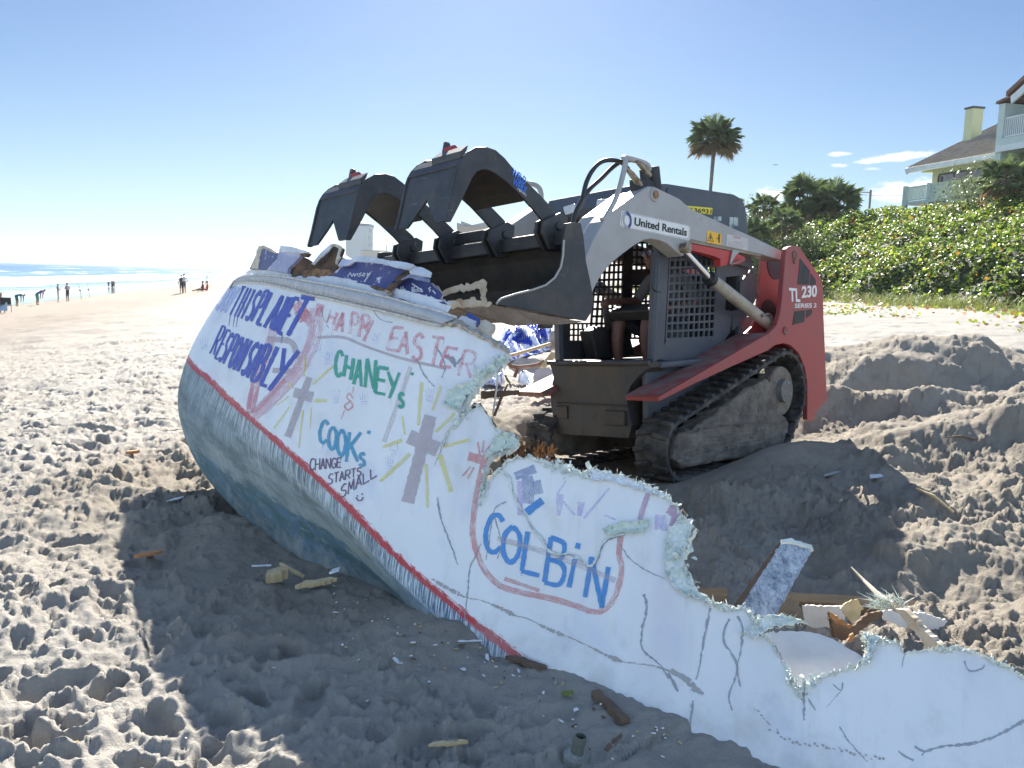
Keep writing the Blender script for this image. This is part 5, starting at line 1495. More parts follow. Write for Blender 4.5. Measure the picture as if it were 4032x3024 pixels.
for f, pts, w in ((z7, ((330, 750), (285, 850), (255, 920), (240, 1080), (215, 1275)), 6), (z7, ((1420, 1090), (1442, 1180), (1412, 1320), (1405, 1430), (1440, 1490), (1530, 1560), (1590, 1655)), 10),
    (z7, ((1868, 1170), (1832, 1350), (1790, 1600), (1770, 1660)), 9), (z8, ((150, 1250), (130, 1395)), 9), (z8, ((372, 755), (340, 820), (340, 900), (400, 990), (420, 1060), (392, 1150), (368, 1230), (390, 1312)), 9),
    (z8, ((420, 740), (452, 810), (440, 950), (418, 1050), (436, 1165)), 8), (z8, ((0, 1085), (60, 1195)), 12), (z8, ((2163, 1370), (2000, 1462), (1850, 1512), (1650, 1532), (1560, 1560), (1500, 1530)), 12),
    (z8, ((1560, 1558), (1540, 1585)), 6), (z8, ((1400, 1560), (1440, 1590), (1490, 1615)), 9), (z8, ((1040, 1408), (1100, 1505), (1210, 1620)), 5), (z8, ((822, 1150), (826, 1370)), 11), (z8, ((850, 1240), (895, 1310)), 6), (z8, ((640, 900), (720, 1060), (820, 1250)), 10),
    (z8, ((1000, 1150), (1050, 1190), (1060, 1140)), 5), (z8, ((1050, 1195), (960, 1290)), 2.5), (z7, ((40, 440), (62, 580), (120, 730), (175, 890)), 7), (z7, ((1245, 715), (1300, 820), (1400, 910), (1560, 985)), 5),
    (z6, ((1600, 700), (1650, 810), (1720, 890)), 6), (z6, ((1730, 620), (1790, 740), (1770, 830)), 5), (z6, ((1800, 680), (1860, 740), (1900, 700)), 16), (z6, ((1840, 690), (1860, 760)), 14), (z6, ((1310, 380), (1360, 440), (1440, 460)), 4), (z6, ((960, 350), (980, 440), (1015, 500)), 4),
    (z6, ((1800, 1200), (1760, 1330), (1715, 1425)), 4), (z7, ((420, 560), (440, 640), (470, 750), (440, 850)), 5), (z7, ((500, 470), (420, 520), (400, 640), (365, 860)), 4), (z8, ((1435, 970), (1420, 1050)), 4), (z8, ((1800, 1010), (1830, 1070), (1910, 1055), (1920, 1030)), 6), (zl, ((1330, 1110), (1318, 1180)), 10)):
    m = MB(); stroke(m, [tuple(q) for q in jag([f(*p) for p in smooth_line(pts, 3)], 1.5, 9, int(w))], w*1.05, curve=False, off=.0015, rag=.55, taper=.35)
    part(m, 'crack', P_CRACK)

# ---- rubbing strake along the rail
rl_lo = [(905, 1135), (918, 1120), (960, 1106), (1036, 1109), (1126, 1128), (1216, 1153), (1330, 1178), (1442, 1204), (1530, 1224), (1623, 1249), (1690, 1266), (1735, 1276)]
rl_hi = [(915, 1116), (927, 1103), (960, 1088), (1036, 1082), (1126, 1091), (1216, 1107), (1330, 1127), (1442, 1150), (1530, 1171), (1623, 1197), (1700, 1216), (1797, 1250)]
m = MB(); lo_ = smooth_line(rl_lo, 6); hi_ = smooth_line(rl_hi, 6); vs, fs = [], []
def rail_pt(p, off, up=0):
    # nearest distance from the hull rail, extrapolated above it
    q = lift(p[0], p[1]+up, 0)
    d = (q-C0)@cf
    return at(p[0], p[1], d-off)
for a, b in zip(lo_, hi_):
    dlow = (lift(a[0], a[1]+4)-C0)@cf
    e = [at(a[0], a[1]+11, dlow-.016), at(*(a*.75+b*.25), dlow-.050), at(*(a*.3+b*.7), dlow-.048), at(b[0], b[1], dlow-.012), at(b[0], b[1]+6, dlow+.06)]
    vs += e
n = len(lo_)
for i in range(n-1):
    for k in range(4): fs.append((i*5+k, (i+1)*5+k, (i+1)*5+k+1, i*5+k+1))
m.add(vs, fs)
rail = m.build('rubbing_strake', M('weathered_grey_gelcoat', (.34, .36, .39), (.42, .44, .46), 12, .6, 0, .3, 60, c3=(.62, .62, .60), s3=24, lo3=.62, hi3=.68), hullo, off=hb, smooth=True)
rail.modifiers.new('thick', 'SOLIDIFY').thickness = .006
m = MB()
for ln, o in ((lo_, -.042), (hi_, -.018)):
    m.tube([at(p[0], p[1]+(6 if o < -.03 else 0), (lift(lo_[i][0], lo_[i][1]+4)-C0)@cf + o) for i, p in enumerate(ln)], .008, 6)
m.build('strake_bead', M('dirty_white_bead', (.60, .60, .58), (.40, .37, .33), 30, .6), rail, off=hb)
m = MB()
for i in range(14, n-6, 1):
    a, b = lo_[i], hi_[i]; p = a*.86+b*.14
    dlow = (lift(a[0], a[1]+4)-C0)@cf
    for t in (0, .5): m.tube([at(p[0]+t*8, p[1]+t*2, dlow-.056), at(p[0]+t*8, p[1]+t*2, dlow-.040)], .007, 6)
m.build('strake_fastening', P_GRIME, rail, off=hb)
# raw brown edge of the deck joint past the end of the strake
m = MB(); ej = jag([(1500, 1222), (1735, 1284), (1800, 1285), (1934, 1352), (2000, 1392)], 3, 12, 9); eh = jag([(1500, 1214), (1735, 1262), (1799, 1258), (1934, 1330), (2004, 1374)], 3, 12, 10)
nn_ = min(len(ej), len(eh)); vs = []
for i in range(nn_):
    a, b = np.array(ej[int(i*(len(ej)-1)/(nn_-1))]), np.array(eh[int(i*(len(eh)-1)/(nn_-1))])
    d = (lift(a[0], a[1]+3)-C0)@cf
    vs += [at(a[0], a[1], d-.006), at(*((a+b)/2), d-.03), at(b[0], b[1]-6, d+.05)]
m.add(vs, [f for i in range(nn_-1) for f in ((i*3, i*3+3, i*3+4, i*3+1), (i*3+1, i*3+4, i*3+5, i*3+2))])
mo = m.build('deck_joint', M('torn_brown_joint', (.36, .30, .23), (.52, .50, .45), 16, .9, 0, .8, 40, c3=(.20, .13, .08), s3=26, lo3=.55, hi3=.64), hullo, off=hb); mo.modifiers.new('thick', 'SOLIDIFY').thickness = .012

# ---- remains of the deck and cabin above the rail
m_deckw = M('chipped_white_gelcoat', (.62, .64, .67), (.50, .52, .55), 6, .45, c3=(.20, .22, .40), s3=12, lo3=.62, hi3=.70)
def chipped(name, hi=.60):
    return M(name, (.045, .05, .165), (.06, .07, .20), 6, .5, c3=(.56, .57, .60), s3=9, lo3=hi, hi3=hi+.04)
m_blue1 = chipped('chipped_navy_gelcoat', .585); m_blue2 = chipped('navy_gelcoat', .68)
m_brown = M('soaked_plywood', (.075, .045, .026), (.14, .085, .045), 9, .85, 0, .8, 40, c3=(.03, .02, .014), s3=14, lo3=.5, hi3=.64)
m_foam = M('tan_core_foam', (.48, .38, .22), (.36, .27, .15), 14, .9, 0, .8, 40)
m_torn = M('torn_laminate', (.60, .56, .46), (.42, .37, .28), 16, .9, 0, .9, 40, c3=(.20, .15, .10), s3=20, lo3=.6, hi3=.7)
def dr(x): return (lift(x, np.interp(x, [p[0] for p in rl_lo]+[1934, 2004], [p[1] for p in rl_lo]+[1335, 1376])+5)-C0)@cf
def deckpiece(name, pts, f, d0, d1, thick, mat, parent=None, ja=1.1, wob=.0, step=22, lean=.25):
    q = [f(*p) for p in pts]
    xs = [p[0] for p in q]; xa, xb = min(xs), max(xs); yb = max(p[1] for p in q)
    dep = lambda x, y: dr(x)+d0+(d1-d0)*(x-xa)/max(xb-xa, 1) + lean*(yb-y)/400.
    poly = [tuple(p) for p in jag(q, ja, 11, len(pts), closed=True)] if ja else q
    mb = MB(); slab(mb, poly, dep, .010 if name == 'coaming' else thick*.5, step, wob)
    return mb.build(name, mat, parent or boat, off=hb)
dp = deckpiece
side_deck = dp('side_deck', ((70, 330), (130, 300), (200, 240), (330, 245), (520, 285), (545, 315), (720, 320), (840, 318), (940, 330), (1250, 385), (1500, 440), (1750, 505), (1925, 560), (1935, 580), (1910, 620), (1740, 580), (1500, 500), (1100, 415), (700, 340), (400, 296), (200, 284)), zr, .02, .02, .03, m_deckw, ja=1.)
c1 = dp('cabin_side', ((180, 240), (225, 150), (262, 45), (300, 38), (370, 60), (430, 100), (420, 150), (330, 245)), zr, .05, .05, .05, m_blue1, lean=.5)
dp('torn_rim', ((196, 240), (226, 160), (256, 62), (298, 36), (372, 62), (425, 102), (410, 108), (335, 66), (300, 62), (278, 120), (262, 200), (255, 242)), zr, .035, .035, .02, m_torn, c1, ja=3., lean=.5)
c2 = dp('cabin_side', ((330, 248), (420, 120), (445, 85), (560, 95), (690, 100), (625, 130), (520, 235), (510, 275)), zr, .04, .04, .05, M('bruised_lilac_gelcoat', (.30, .32, .46), (.22, .24, .40), 8, .5, c3=(.55, .56, .60), s3=8, lo3=.58, hi3=.64), lean=.5)
dp('coaming', ((440, 78), (455, 36), (560, 50), (700, 92), (690, 104), (560, 100), (445, 92)), zr, .02, .02, .05, m_deckw, c2, lean=.5)
dp('torn_rim', ((690, 96), (696, 104), (672, 132), (630, 128), (615, 112)), zr, .03, .03, .05, m_brown, c2, ja=3., lean=.5)
dp('soaked_core', ((520, 245), (600, 150), (640, 130), (740, 205), (790, 230), (760, 300), (700, 318), (560, 314), (530, 295)), zr, .12, .2, .10, m_brown, wob=.012, lean=.6)
dp('soaked_core', ((640, 250), (760, 230), (850, 232), (862, 262), (900, 262), (910, 285), (800, 316), (640, 312)), zr, .08, .1, .06, M('raw_split_wood', (.17, .09, .04), (.30, .17, .07), 9, .9, 0, .8, 30, c3=(.05, .03, .02), s3=12, lo3=.5, hi3=.62), wob=.01, lean=.6)
b1 = dp('broken_slab', ((722, 200), (800, 110), (890, 30), (925, 26), (980, 48), (970, 90), (935, 190), (905, 265), (860, 258), (760, 230)), zr, .22, .3, .05, m_brown, wob=.008, lean=.7)
dp('slab_skin', ((720, 196), (800, 104), (884, 28), (900, 34), (860, 90), (780, 160), (740, 202)), zr, .19, .25, .02, m_deckw, b1, lean=.7)
dp('torn_rim', ((888, 28), (925, 20), (985, 46), (960, 110), (940, 190), (928, 190), (950, 100), (962, 62), (925, 36)), zr, .2, .28, .03, m_torn, b1, ja=3., lean=.7)
c3_ = dp('cabin_side', ((860, 318), (930, 260), (1000, 215), (1050, 205), (1110, 172), (1250, 185), (1400, 205), (1560, 235), (1480, 300), (1380, 400), (1370, 410), (1240, 385), (1010, 345)), zr, .05, .05, .04, m_blue1, lean=.8)
dp('coaming', ((1085, 160), (1112, 122), (1250, 138), (1398, 165), (1385, 205), (1250, 182), (1100, 172)), zr, .10, .10, .05, m_deckw, c3_, lean=.8)
dp('coaming', ((1390, 205), (1415, 168), (1520, 180), (1612, 200), (1560, 242), (1470, 225)), zr, .08, .08, .05, m_deckw, c3_, lean=.8)
dp('coaming', ((950, 215), (985, 160), (1080, 155), (1095, 172), (1050, 205)), zr, .14, .14, .03, M('lilac_patch', (.40, .43, .58), (.58, .6, .64), 10, .5), c3_, lean=.8)
c4 = dp('cabin_side', ((1385, 410), (1470, 340), (1560, 300), (1640, 330), (1750, 345), (1790, 400), (1850, 440), (1830, 490), (1900, 545), (1800, 525), (1500, 440)), zr, .03, .03, .04, m_blue2, lean=.8)
dp('coaming', ((1570, 255), (1620, 212), (1700, 232), (1765, 268), (1752, 308), (1650, 290), (1580, 280)), zr, .05, .05, .05, m_deckw, c4, lean=.8)
dp('coaming', ((1500, 330), (1580, 282), (1660, 296), (1750, 325), (1740, 350), (1620, 325), (1560, 308)), zr, .04, .04, .03, M('blue_bead', (.13, .17, .30), (.3, .34, .44), 14, .5), c4, lean=.8)
dp('split_seam', ((1370, 412), (1470, 305), (1560, 240), (1622, 205), (1630, 214), (1580, 270), (1500, 330), (1405, 415)), zr, .02, .02, .03, m_brown, c4, ja=3., lean=.8)
dp('torn_rim', ((1745, 345), (1800, 380), (1850, 430), (1840, 490), (1905, 540), (1960, 545), (2020, 555), (1935, 575), (1890, 545), (1820, 500), (1810, 440), (1760, 390)), zr, .03, .05, .06, m_torn, c4, ja=5., wob=.01, lean=.8)
dp('splinter', ((1222, 392), (1300, 396), (1350, 410), (1345, 428), (1260, 414)), zr, .0, .0, .03, m_brown, side_deck, ja=2.)
dp('splinter', ((1350, 420), (1395, 425), (1420, 455), (1400, 475), (1370, 445)), zr, .0, .0, .03, M('rust_stain', (.2, .12, .07), (.4, .34, .28), 20, .9), side_deck, ja=3.)
# scratched scribbles on the navy panels
m = MB()
def scr(pts, d=.0):
    q = [zr(*p) for p in pts]; m.tube([at(x, y, dr(x)+.8*0+d) for x, y in q], .0032, 5)
sd_ = lambda x, y: None
for f, base in ((c3_, .035), (c4, .015)): pass
def scribble(parent, name, sets, pts_ref, d0):
    q = [zr(*p) for p in pts_ref]; yb = max(p[1] for p in q)
    mb = MB()
    for s in sets:
        ps = [zr(*p) for p in s]
        mb.tube([at(x, y, dr(x)+d0+.8*(yb-y)/400.-.006) for x, y in ps], .0042, 5)
    mb.build(name, M('scratch_white', (.62, .64, .68), None, rough=.6), parent, off=hb)
scribble(c3_, 'scratched_writing', (((1035, 310), (1060, 275), (1075, 305)), ((1078, 305), (1090, 280), (1100, 305), (1112, 282)), ((1120, 300), (1128, 280)), ((1160, 275), (1140, 285), (1155, 298), (1135, 305)), ((1180, 280), (1165, 300), (1185, 302), (1190, 284), (1180, 280)), ((1205, 300), (1212, 278), (1220, 302), (1230, 278)), ((1236, 275), (1182, 355))),
         ((860, 318), (1370, 410)), .05)
scribble(c4, 'scratched_writing', (((1600, 370), (1690, 430)), ((1600, 400), (1600, 440), (1640, 440)), ((1620, 390), (1610, 430), (1640, 420)), ((1650, 400), (1650, 440)), ((1680, 410), (1665, 435), (1690, 440)), ((1760, 400), (1742, 415), (1760, 425), (1748, 440)), ((1500, 400), (1510, 440)), ((1490, 420), (1540, 420)), ((1515, 395), (1530, 440)), ((1780, 430), (1800, 455)), ((1720, 465), (1730, 490)), ((1760, 480), (1790, 500))),
         ((1385, 410), (1900, 545)), .03)
# pale inner skin showing through the notch at the near end, and a dark board added to stand for shade in the torn gap
zi = lambda x, y: (lift(x, min(y+60, 2900))-C0)@cf
def inner(name, pts, f, d, thick, mat, ja=2.5, wob=0., tilt=0.):
    q = [f(*p) for p in pts]; cx = np.mean([p[0] for p in q]); cy = np.mean([p[1] for p in q])
    dep = lambda x, y: d + tilt*(cy-y)/400.
    mb = MB(); slab(mb, [tuple(p) for p in jag(q, ja, 12, 8, closed=True)], dep, thick, 24, wob)
    return mb.build(name, mat, boat, off=hb)
inner('gap_shade_board', ((1815, 1215), (1850, 1150), (1920, 1070), (1985, 995), (2030, 1000), (2080, 1080), (2150, 1180), (2200, 1260), (2100, 1300), (1900, 1260)), z6, 4.75, .02, m_brown)  # dark board added so the gap reads as shaded
inner('inner_skin', ((560, 850), (640, 826), (820, 826), (930, 850), (1010, 880), (1090, 930), (1180, 985), (1230, 1060), (1180, 1180), (1000, 1240), (850, 1240), (700, 1100)), z8, 3.22, .012, M('warm_white_liner', (.66, .65, .62), (.58, .57, .55), 7, .5), tilt=.35)
# ------------------------------------------------------------------ plants on the dune
def leaf_mat(name, col, trans, rough=.38, tint=None, spec=.5, s2=.4):
    g = N(name)
    c = g.mix(g.ramp(g.noise(s2, 4, .6), .35, .65), col, tint or tuple(q*.7 for q in col))
    g.color(c); g.b.inputs['Roughness'].default_value = rough
    g.b.inputs['Specular IOR Level'].default_value = spec
    t = g.n.new('ShaderNodeBsdfTranslucent')
    g.l.new(g.mix(.5, c, trans), t.inputs[0])
    a = g.n.new('ShaderNodeMixShader'); a.inputs[0].default_value = .42
    g.l.new(g.b.outputs[0], a.inputs[1]); g.l.new(t.outputs[0], a.inputs[2])
    g.l.new(a.outputs[0], g.n['Material Output'].inputs[0])
    return g.m
L_G1 = leaf_mat('sea_grape_green', (.12, .20, .04), (.30, .42, .04))
L_G2 = leaf_mat('sea_grape_dark', (.07, .12, .035), (.12, .20, .03))
L_G3 = leaf_mat('sea_grape_lime', (.24, .32, .04), (.50, .56, .05))
L_G4 = leaf_mat('sea_grape_rust', (.30, .17, .04), (.5, .26, .04))
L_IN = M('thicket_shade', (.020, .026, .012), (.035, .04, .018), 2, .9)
L_PALM = leaf_mat('palm_green', (.14, .19, .10), (.22, .30, .08), .4)
L_PALM2 = leaf_mat('palm_dry', (.26, .22, .14), (.30, .20, .08), .6)
L_GRASS = leaf_mat('dune_grass_green', (.12, .16, .05), (.25, .30, .06), .5)
L_STRAW = leaf_mat('dune_grass_straw', (.32, .26, .15), (.4, .32, .16), .6)
m_trunk = M('palm_trunk', (.12, .10, .08), (.19, .165, .14), 5, .9, 0, .8, 14)
m_branch = M('grey_twig', (.13, .11, .09), (.2, .17, .14), 20, .9)
def sc2w(s, c, z): return np.array([COAST[0]*s+SEAW[0]*c, COAST[1]*s+SEAW[1]*c, z])
gb1 = lambda x, y: float(ground_base(np.array(x), np.array(y)))
def shrub_h(s, c):
    """height of the thicket above the dune"""
    a = fbm(np.array(s), np.array(c), .16, 4, 210)
    edge = sstep(31.6, 35.5, -c+1.2*fbm(np.array(s), np.array(c), .3, 2, 215))
    return edge*(2.15+1.5*a)
def build_thicket():
    r = np.random.default_rng(5)
    s = np.concatenate([np.arange(14, 85, .5)]); c = np.arange(-31, -50, -.5)
    Sx, Cx = np.meshgrid(s, c, indexing='ij')
    X = COAST[0]*Sx+SEAW[0]*Cx; Y = COAST[1]*Sx+SEAW[1]*Cx
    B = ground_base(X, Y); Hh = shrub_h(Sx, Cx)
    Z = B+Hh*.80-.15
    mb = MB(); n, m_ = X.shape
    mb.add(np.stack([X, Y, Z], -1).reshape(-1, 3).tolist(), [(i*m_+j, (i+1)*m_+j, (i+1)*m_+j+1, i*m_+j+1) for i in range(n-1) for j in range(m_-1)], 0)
    NL = 72000
    ls = r.uniform(15, 84, NL); lc = -31.3-17*r.random(NL)**1.25
    H2 = shrub_h(ls, lc); x = COAST[0]*ls+SEAW[0]*lc; y = COAST[1]*ls+SEAW[1]*lc; b = ground_base(x, y)
    keep = H2 > .25
    clump = fbm(x, y, .9, 2, 230)
    vs, fs, mi = [], [], []
    o = len(mb.v)
    for k in np.nonzero(keep)[0]:
        dep = r.random()**2*.7
        z = b[k]+H2[k]*(1-.18*dep)+clump[k]*.75-dep*.5+r.normal(0, .07)
        if r.random() < .22: z = b[k]+H2[k]*r.random()*.95
        nrm = np.array([SEAW[0]*.35, SEAW[1]*.35, .9])+r.normal(0, .55, 3); nrm /= np.linalg.norm(nrm)
        a = np.cross(nrm, r.normal(0, 1, 3)); a /= np.linalg.norm(a); bb = np.cross(nrm, a)
        rad = r.uniform(.085, .14); p = np.array([x[k], y[k], z])
        i0 = len(vs)
        for q in range(7):
            t = 2*math.pi*q/7; rr = rad*(1 if q else .7)
            vs.append(p+(a*math.cos(t)+bb*math.sin(t)*.92)*rr+nrm*(.025*math.cos(2*t)))
        fs.append(tuple(o+i0+q for q in range(7)))
        u = r.random()
        mi.append(1 if u < .48 else 2 if u < .74 else 3 if u < .95 else 4)
    mb.v += [tuple(map(float, q)) for q in vs]; mb.f += fs; mb.mi += mi
    # bare twigs standing proud
    for _ in range(160):
        k = int(r.integers(0, NL)); p = np.array([x[k], y[k], b[k]+H2[k]*.7]); d = np.array([r.normal(0, .3), r.normal(0, .3), 1.])
        mb.tube([p, p+d*.5, p+d*.5+np.array([r.normal(0, .15), r.normal(0, .15), .45])], [.018, .012, .005], 4, 5)
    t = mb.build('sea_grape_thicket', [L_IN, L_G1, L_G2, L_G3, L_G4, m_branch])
    tag(t, 'mass of round leaved green and yellow sea grape covering the dune slope', 'thicket', kind='stuff')
build_thicket()
def build_grass():
    r = np.random.default_rng(9); mb = MB()
    def blade(p, h, lean, mi):
        a = r.uniform(0, 2*math.pi); d = np.array([math.cos(a), math.sin(a), 0]); w = np.array([-d[1], d[0], 0])*r.uniform(.006, .013)
        q = [p, p+np.array([0, 0, h*.55])+d*lean*.3, p+np.array([0, 0, h*.85])+d*lean*.75, p+np.array([0, 0, h*.8])+d*lean*1.25]
        mb.add([q[0]-w, q[0]+w, q[1]+w, q[1]-w, q[2]+w*.7, q[2]-w*.7, q[3]], [(0, 1, 2, 3), (3, 2, 4, 5), (5, 4, 6)], mi)
    for _ in range(1000):
        s = r.uniform(15, 85); c = -29.3-3.6*r.random()
        if r.random() > .35+1.6*max(0, float(fbm(np.array([s]), np.array([c]), .35, 2, 240)[0])+.2): continue
        p = sc2w(s, c, 0); p[2] = gb1(p[0], p[1])-.03
        straw = r.random() < .15
        for _ in range(int(r.integers(9, 18))):
            blade(p+np.array([r.normal(0, .12), r.normal(0, .12), 0]), r.uniform(.25, .8), r.uniform(.15, .6), 1 if straw and r.random() < .8 else 0)
    o = mb.build('dune_grass', [L_GRASS, L_STRAW]); tag(o, 'green and straw coloured grass along the foot of the dune', 'grass', kind='stuff')
    vm = MB()
    for _ in range(240):
        s = r.uniform(17, 70); c = -31.5+11*r.random()**1.5
        p0 = sc2w(s, c, 0); dense = r.random()
        if float(fbm(np.array([p0[0]]), np.array([p0[1]]), .22, 2, 250)[0]) < -.02: continue
        for _ in range(int(r.integers(6, 26))):
            p = p0+np.array([r.normal(0, .5), r.normal(0, .35), 0]); p[2] = gb1(p[0], p[1])+r.uniform(.03, .18)
            nrm = np.array([0, -.35, .9])+r.normal(0, .4, 3); nrm /= np.linalg.norm(nrm)
            a = np.cross(nrm, r.normal(0, 1, 3)); a /= np.linalg.norm(a); bb = np.cross(nrm, a); rad = r.uniform(.05, .09)
            vm.add([p+(a*math.cos(t)+bb*math.sin(t))*rad for t in np.arange(6)*math.pi/3], [tuple(range(6))], 0 if r.random() < .7 else 1)
    o = vm.build('beach_vine', [L_G3, L_G4]); tag(o, 'low creeping vine leaves scattered over the white sand below the dune', 'ground cover', kind='stuff')
build_grass()
def fan_palm(name, base, trunk_h, R_, leaves, label, cat, group=None, seed=1, lean=(0, 0), dry=.25, up=.2, skirt=False, tr=.16):
    r = np.random.default_rng(seed)
    root = empty(name, base, label, cat, group)
    if trunk_h > .1:
        t = MB(); pts = [np.array([lean[0]*(k/8)**1.6, lean[1]*(k/8)**1.6, trunk_h*k/8-.3*(k == 0)]) for k in range(9)]
        t.tube(pts, [tr*1.25, tr*1.1, tr, tr*.96, tr*.94, tr*.94, tr, tr*1.1, tr*1.5], 12); t.build('trunk', m_trunk, root, smooth=True)
    top = np.array([lean[0], lean[1], trunk_h])
    cr_ = MB()
    for k in range(leaves):
        f = (k+.5)/leaves
        el = math.asin(max(-.95 if skirt else -.75, min(1, 1-f*(1.95 if skirt else 1.72)+r.normal(0, .06)+up*.3))); a = k*2.39996+r.normal(0, .2)
        d = np.array([math.cos(a)*math.cos(el), math.sin(a)*math.cos(el), math.sin(el)])
        L = R_*r.uniform(.42, .60)
        pts = [top, top+d*L*.55+np.array([0, 0, .05*R_]), top+d*L]
        mi = 1 if (f > 1-dry and r.random() < .8) else 0
        cr_.tube(pts, [.03, .022, .016], 4, 2)
        hub = pts[-1]; side = np.cross(d, [0, 0, 1.]); side /= max(np.linalg.norm(side), 1e-6); upv = np.cross(side, d)
        roll = r.normal(0, .4); s2 = side*math.cos(roll)+upv*math.sin(roll); u2 = np.cross(s2, d)
        FR = R_*r.uniform(.42, .56); nl = 30
        for q in range(nl):
            b = (q/(nl-1)-.5)*R(235)
            e = d*math.cos(b)+s2*math.sin(b)
            ln = FR*(1-.25*abs(b)/2)*r.uniform(.85, 1.1)
            cup = u2*(-.10*FR*abs(b))
            w = np.cross(e, u2); w = w/np.linalg.norm(w)*ln*.021
            mid = hub+e*ln*.6+cup*.5; tip = hub+e*ln+cup+np.array([0, 0, -ln*r.uniform(.08, .34)])
            cr_.add([hub, mid+w, tip, mid-w], [(0, 1, 2), (0, 2, 3)], mi)
    cr_.build('crown', [L_PALM, L_PALM2, m_branch], root)
    return root
def on_ground(px, d, dz=0.):
    p = at(px, 1100, d); z = gb1(p[0], p[1]); return np.array([p[0], p[1], z+dz])
b = on_ground(2772, 78)
ztop = at(2784, 560, 78)[2]
fan_palm('cabbage_palm', b, ztop-b[2], 2.6, 64, 'tall cabbage palm with a slim bare trunk standing against the blue sky', 'palm tree', seed=4, lean=(.25, .1), dry=.3, up=.25)
for (px, py, d, R_, n, lab, sd) in ((a_[0], a_[1]+8, a_[2]*(1.38 if a_[0] < 3900 else 1.2), a_[3]*(1.34 if a_[0] < 3900 else 1.15))+a_[4:] for a_ in ((3180, 770, 56, 1.9, 34, 'large fan palm clump with upright spiky leaves, left of the pair above the hedge', 11), (3285, 790, 54, 1.8, 34, 'rounded fan palm clump, right of the pair above the hedge', 12),
        (3010, 800, 60, 1.25, 22, 'small palmetto on the dune left of the big fan palm pair', 13), (2870, 815, 62, 1.4, 24, 'palmetto showing just behind the cab roof of the loader', 14),
        (2960, 915, 50, 1.3, 24, 'low palmetto in the shrubs right behind the cab', 15), (3090, 860, 50, 1.1, 20, 'pale green palmetto low between the cab and the fan palm pair', 16),
        (3960, 690, 46, 1.5, 26, 'palm in front of the green house below its upper balcony', 17), (2760, 790, 64, 1.1, 16, 'palmetto tips rising behind the trunk of the tall palm', 18))):
    q = at(px, py, d); z = gb1(q[0], q[1])
    fan_palm('palmetto', np.array([q[0], q[1], z]), max(.12, q[2]-z-.15), R_*1.08, int(n*1.5), lab, 'palm', 'palmettos on the dune', sd, dry=.22, up=.3, tr=.14, skirt=True)
# scrubby bush behind the loader and in front of the house
def bush(name, px, py, d, w, h, n, label, seed, mats, sz=.07, dens=1.):
    r = np.random.default_rng(seed); q = at(px, py, d); gzv = gb1(q[0], q[1])
    root = empty(name, (q[0], q[1], gzv), label, 'bush', 'bushes on the dune')
    st_ = MB()
    hh = max(q[2]-gzv, .5)
    for _ in range(9):
        a = r.uniform(0, 6.28); st_.tube([(0, 0, hh*.25), (math.cos(a)*w*.3, math.sin(a)*w*.3, hh*.6), (math.cos(a)*w*.6, math.sin(a)*w*.6, hh*.95)], [.04, .025, .01], 5)
    st_.build('stem', m_branch, root)
    f = MB()
    for k in range(n):
        v = r.normal(0, 1, 3); v /= np.linalg.norm(v); rr = r.random()**.35
        p = v*rr*np.array([w, w, max(h*.5, hh*.55)])*(1+.25*math.sin(5*v[0])+.2*math.sin(7*v[1]+2))+np.array([0, 0, hh-max(h*.45, hh*.5)])
        if p[2] < 0: continue
        nrm = r.normal(0, 1, 3)+np.array([0, 0, .8]); nrm /= np.linalg.norm(nrm); a = np.cross(nrm, r.normal(0, 1, 3)); a /= np.linalg.norm(a); bb = np.cross(nrm, a); s_ = sz*r.uniform(.6, 1.3)
        f.add([p-a*s_*1.7, p+bb*s_*.6, p+a*s_*1.7, p-bb*s_*.6], [(0, 1, 2, 3)], int(r.integers(0, len(mats))))
    f.build('foliage', mats, root)
GM = [leaf_mat('silver_bush_leaf', (.12, .14, .08), (.16, .18, .08), .45), L_G2, leaf_mat('olive_bush_leaf', (.09, .10, .05), (.12, .14, .05), .4)]
for i, (px, py, d, w, h, n, lab) in enumerate((a_[0], a_[1], a_[2]*1.3, a_[3]*1.3, a_[4]*1.3, int(a_[5]*1.25), a_[6]) for a_ in ((2930, 820, 58, 2.4, 3.0, 2600, 'olive scrub bush behind the rear of the cab'), (3060, 850, 56, 2.2, 2.8, 2400, 'olive scrub bush below the left fan palm'),
        (2820, 840, 64, 2.2, 2.4, 1600, 'olive scrub bush mostly hidden by the cab roof'), (3000, 960, 46, 2.2, 2.4, 2400, 'scrub bush low behind the red tower of the loader'), (3180, 900, 50, 2.2, 2.4, 2400, 'grey green scrub bush at the base of the fan palm pair'),
        (3850, 650, 46, 1.6, 2.6, 2200, 'loose bush with glinting leaves covering the window of the green house'), (4010, 700, 42, 1.4, 2.2, 1800, 'bush at the right edge with some orange leaves'), (2640, 850, 70, 2.5, 2.4, 1400, 'scrub bush seen through the cab mesh'))):
    bush('dune_bush', px, py, d, w, h, n, lab, 30+i, GM if i != 6 else GM+[L_G4])
